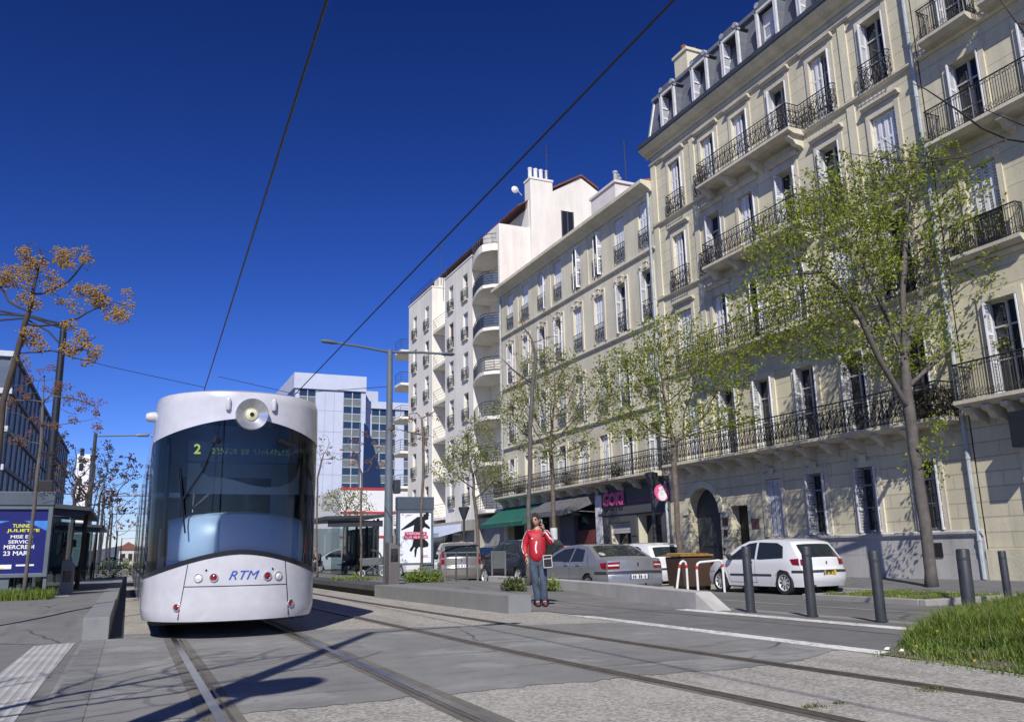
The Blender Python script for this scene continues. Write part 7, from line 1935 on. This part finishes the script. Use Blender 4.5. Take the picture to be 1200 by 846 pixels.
    for dx in (0, .035): band([(.10+dx*.3,.02-dx,1.50), (.24+dx,-.06-dx*.6,1.42), (.33,-.16-dx,1.27+dx), (.32,-.22,1.20+dx)], .018, 'sleeve_stripe', white_c)
    for dx in (0, .035): band([(.36-dx,-.2,1.22+dx), (.24-dx,-.22,1.31+dx), (.17-dx,-.19,1.42+dx*.6)], .017, 'sleeve_stripe', white_c)
    for dx in (0, .03): band([(-.14-dx,.0,1.48), (-.29-dx,.0,1.32), (-.36,-.0-dx,1.15), (-.31,-.1-dx,1.0)], .016, 'sleeve_stripe', white_c)
    band([(-.035,-.34,1.28), (-.075,-.34,1.18), (-.085,-.34,1.10), (-.06,-.34,1.01)], .028, 'shirt_front', white_c, off=.004)
    band([(.02,-.3,1.46), (.035,-.3,1.40)], .035, 'shirt_collar', white_c, off=.004)
    band([(-.175,-.22,1.30), (-.15,-.25,1.33), (-.12,-.26,1.325)], .034, 'chest_mark', white_c)
    band([(.05,-.05,1.52), (.06,-.2,1.40), (.07,-.3,1.2), (.12,-.3,1.02), (.15,-.25,.93)], .028, 'bag_strap', mat('bag strap', (.25,.06,.06)))
    # shoes
    for x, y in ((-.033,-.055), (.107,-.045)):
        V, E, R2 = [], [], []; chain(V, E, R2, [(x,y+.08,.055), (x+.004,y-.02,.05), (x+.01,y-.12,.04)], [(.044,.05),(.046,.046),(.042,.036)]); skin_obj('shoe', V, E, R2, shoe_m, t)
    m = MB(); m.tube([(.088,-.075,1.56), (.083,-.045,1.68)], .013, 6); o = m.build('phone', phone_m, None, local=True); o.parent = None
    Mw = Matrix.Translation(t.location) @ Matrix.Rotation(t.rotation_euler[2], 4, 'Z'); o.matrix_world = Mw; tag(o, 'small silver mobile phone held to the left ear of the man in red', 'phone')
    m = MB(); m.box(-.085,-.035,-.115,.085,.035,.115); b = thing('shoulder_bag', 'small black shoulder bag edged in white on the hip of the man in red', 'bag'); m.build('pouch', black_c, b, local=True, bevel=.015)
    m = MB(); 
    for a_, b_ in (((-.085,-.115),(.085,-.115)), ((.085,-.115),(.085,.115)), ((.085,.115),(-.085,.115)), ((-.085,.115),(-.085,-.115)), ((-.085,.05),(.085,.05))): m.tube([(a_[0],-.037,a_[1]), (b_[0],-.037,b_[1])], .0075, 5)
    m.build('piping', mat('pale piping', (.55,.53,.48)), b, local=True); b.matrix_world = Mw @ Matrix.Translation((.165,-.225,.86)) @ Matrix.Rotation(R_(12), 4, 'Z') @ Matrix.Rotation(R_(-4), 4, 'Y')
    return t
person_standing()
def person_seated(label, loc, rz, top, trou, bent=.25):
    t = thing('person', label, 'person', loc, rz); V, E, R2 = [], [], []
    pel = chain(V, E, R2, [(0,0,.54)], [(.15,.12)]); c = chain(V, E, R2, [(0,-.05-bent*.2,.76), (0,-.08-bent*.5,.98)], [(.16,.11),(.15,.10)], pel); chain(V, E, R2, [(0,-.12-bent*.6,1.09), (0,-.13-bent*.7,1.15)], [.06,.055], c)
    for s in (-1, 1):
        chain(V, E, R2, [(s*.09,-.05,.53), (s*.11,-.46,.52), (s*.11,-.44,.10), (s*.11,-.54,.05)], [.09,.062,.045,.04], pel); chain(V, E, R2, [(s*.19,-.09-bent*.4,.95), (s*.22,-.16-bent*.5,.70), (s*.10,-.38,.66)], [.06,.045,.033], c)
    b = skin_obj('body', V, E, R2, skin_m, t); vs, fs, M = head_mesh(t, Vector((0,-.15-bent*.75,1.24)), 0); bm = bmesh.new(); bm.from_mesh(b.data); nv = [bm.verts.new(v) for v in vs]
    for f in fs: bm.faces.new([nv[i] for i in f]).smooth = True
    bm.to_mesh(b.data); bm.free()
    V, E, R2 = [], [], []; pel = chain(V, E, R2, [(0,0,.545)], [(.165,.13)])
    for s in (-1, 1): chain(V, E, R2, [(s*.09,-.06,.535), (s*.11,-.45,.52), (s*.11,-.44,.12)], [.10,.078,.062], pel)
    skin_obj('trousers', V, E, R2, trou, t); V, E, R2 = [], [], []; lo = chain(V, E, R2, [(0,0,.58)], [(.17,.13)]); c = chain(V, E, R2, [(0,-.05-bent*.2,.77), (0,-.08-bent*.5,.97)], [(.185,.13),(.165,.12)], lo); chain(V, E, R2, [(0,-.11-bent*.6,1.07)], [.08], c)
    for s in (-1, 1): chain(V, E, R2, [(s*.19,-.09-bent*.4,.95), (s*.225,-.16-bent*.5,.70), (s*.12,-.34,.665)], [.075,.06,.045], c)
    skin_obj('jacket', V, E, R2, top, t); m = MB(); 
    m.add([M @ Vector((math.cos(ph)*math.sin(th)*.082, math.sin(ph)*math.sin(th)*.104+.008, math.cos(th)*.124)) for th in fr(0, 1.75, 7) for ph in fr(0, 6.0214, 23)], [(i*24+j, i*24+(j+1) % 24, (i+1)*24+(j+1) % 24, (i+1)*24+j) for i in range(7) for j in range(24)]); m.build('hair', hair_m, t, smooth='all', local=True)
    return t
p = on_z(411, 672, .2); person_seated('seated person in a pale top and blue jeans on the shelter bench beside the pram', (on_y(416, 660, 40).x, 40.6, .19), R_(-72), mat('pale beige top', (.36,.31,.27), var=.2), jean, .3)
a_ = on_y(386, 660, 42); m = MB()
person_seated('person in dark clothes seated at the far end of the right shelter', (a_.x-.3, 43, .19), R_(-60), mat('dark coat', (.03,.03,.04)), mat('dark trousers', (.03,.035,.05)), .1)
p = on_y(90, 650, 28); person_seated('person in a pale blue shirt sitting inside the left shelter', (p.x-.5, 29.5, .28), R_(40), mat('pale blue shirt', (.18,.24,.33)), mat('dark trousers', (.03,.035,.05)), .05)
# pram beside the shelter bench
pr = thing('pram', 'pram with a dark teal hood and grey wheels next to the seated person', 'pram', (on_y(439, 660, 36).x, 36, .2), R_(70)); m = MB()
V = []; n = 10
for i in range(n+1):
    a_ = R_(-20 + 115*i/n)
    for j in range(7): x = -.26+.52*j/6; V.append((x, .1 - .42*math.cos(a_)*(1-.1*(x/.26)**2), .70 + .42*math.sin(a_)*(1-.15*(x/.26)**4)))
m.add(V, [(i*7+j, i*7+j+1, (i+1)*7+j+1, (i+1)*7+j) for i in range(n) for j in range(6)]); m.build('hood', mat('dark teal fabric', (.035,.06,.07), var=.25), pr, smooth='all', local=True)
m = MB(); m.extr([(-.24,-.35,.45),(-.24,.55,.42),(-.24,.65,.75),(-.24,-.38,.78)], (.48,0,0)); m.build('carrycot', mat('grey fabric', (.09,.10,.11), var=.2), pr, local=True, bevel=.04)
m = MB()
for s in (-.25, .25): m.tube([(s,-.55,1.0),(s,.0,.45),(s,.5,.12)], .014, 6); m.tube([(s,.45,.6),(s,-.35,.13)], .014, 6)
m.tube([(-.25,-.55,1.0),(.25,-.55,1.0)], .016, 6); m.build('frame', pole_g, pr, local=True)
for x in (-.26, .26):
    for y in (-.38, .5):
        m = MB(); m.lathe([(.10,-.02),(.13,-.025),(.14,0),(.13,.025),(.10,.02)], 16, (x, y, .14), 'x', cap=False)
        for k in range(6): m.tube([(x, y, .14), (x, y+.11*math.cos(k*1.047), .14+.11*math.sin(k*1.047))], .005, 3)
        m.build('wheel', alloy, pr, local=True)
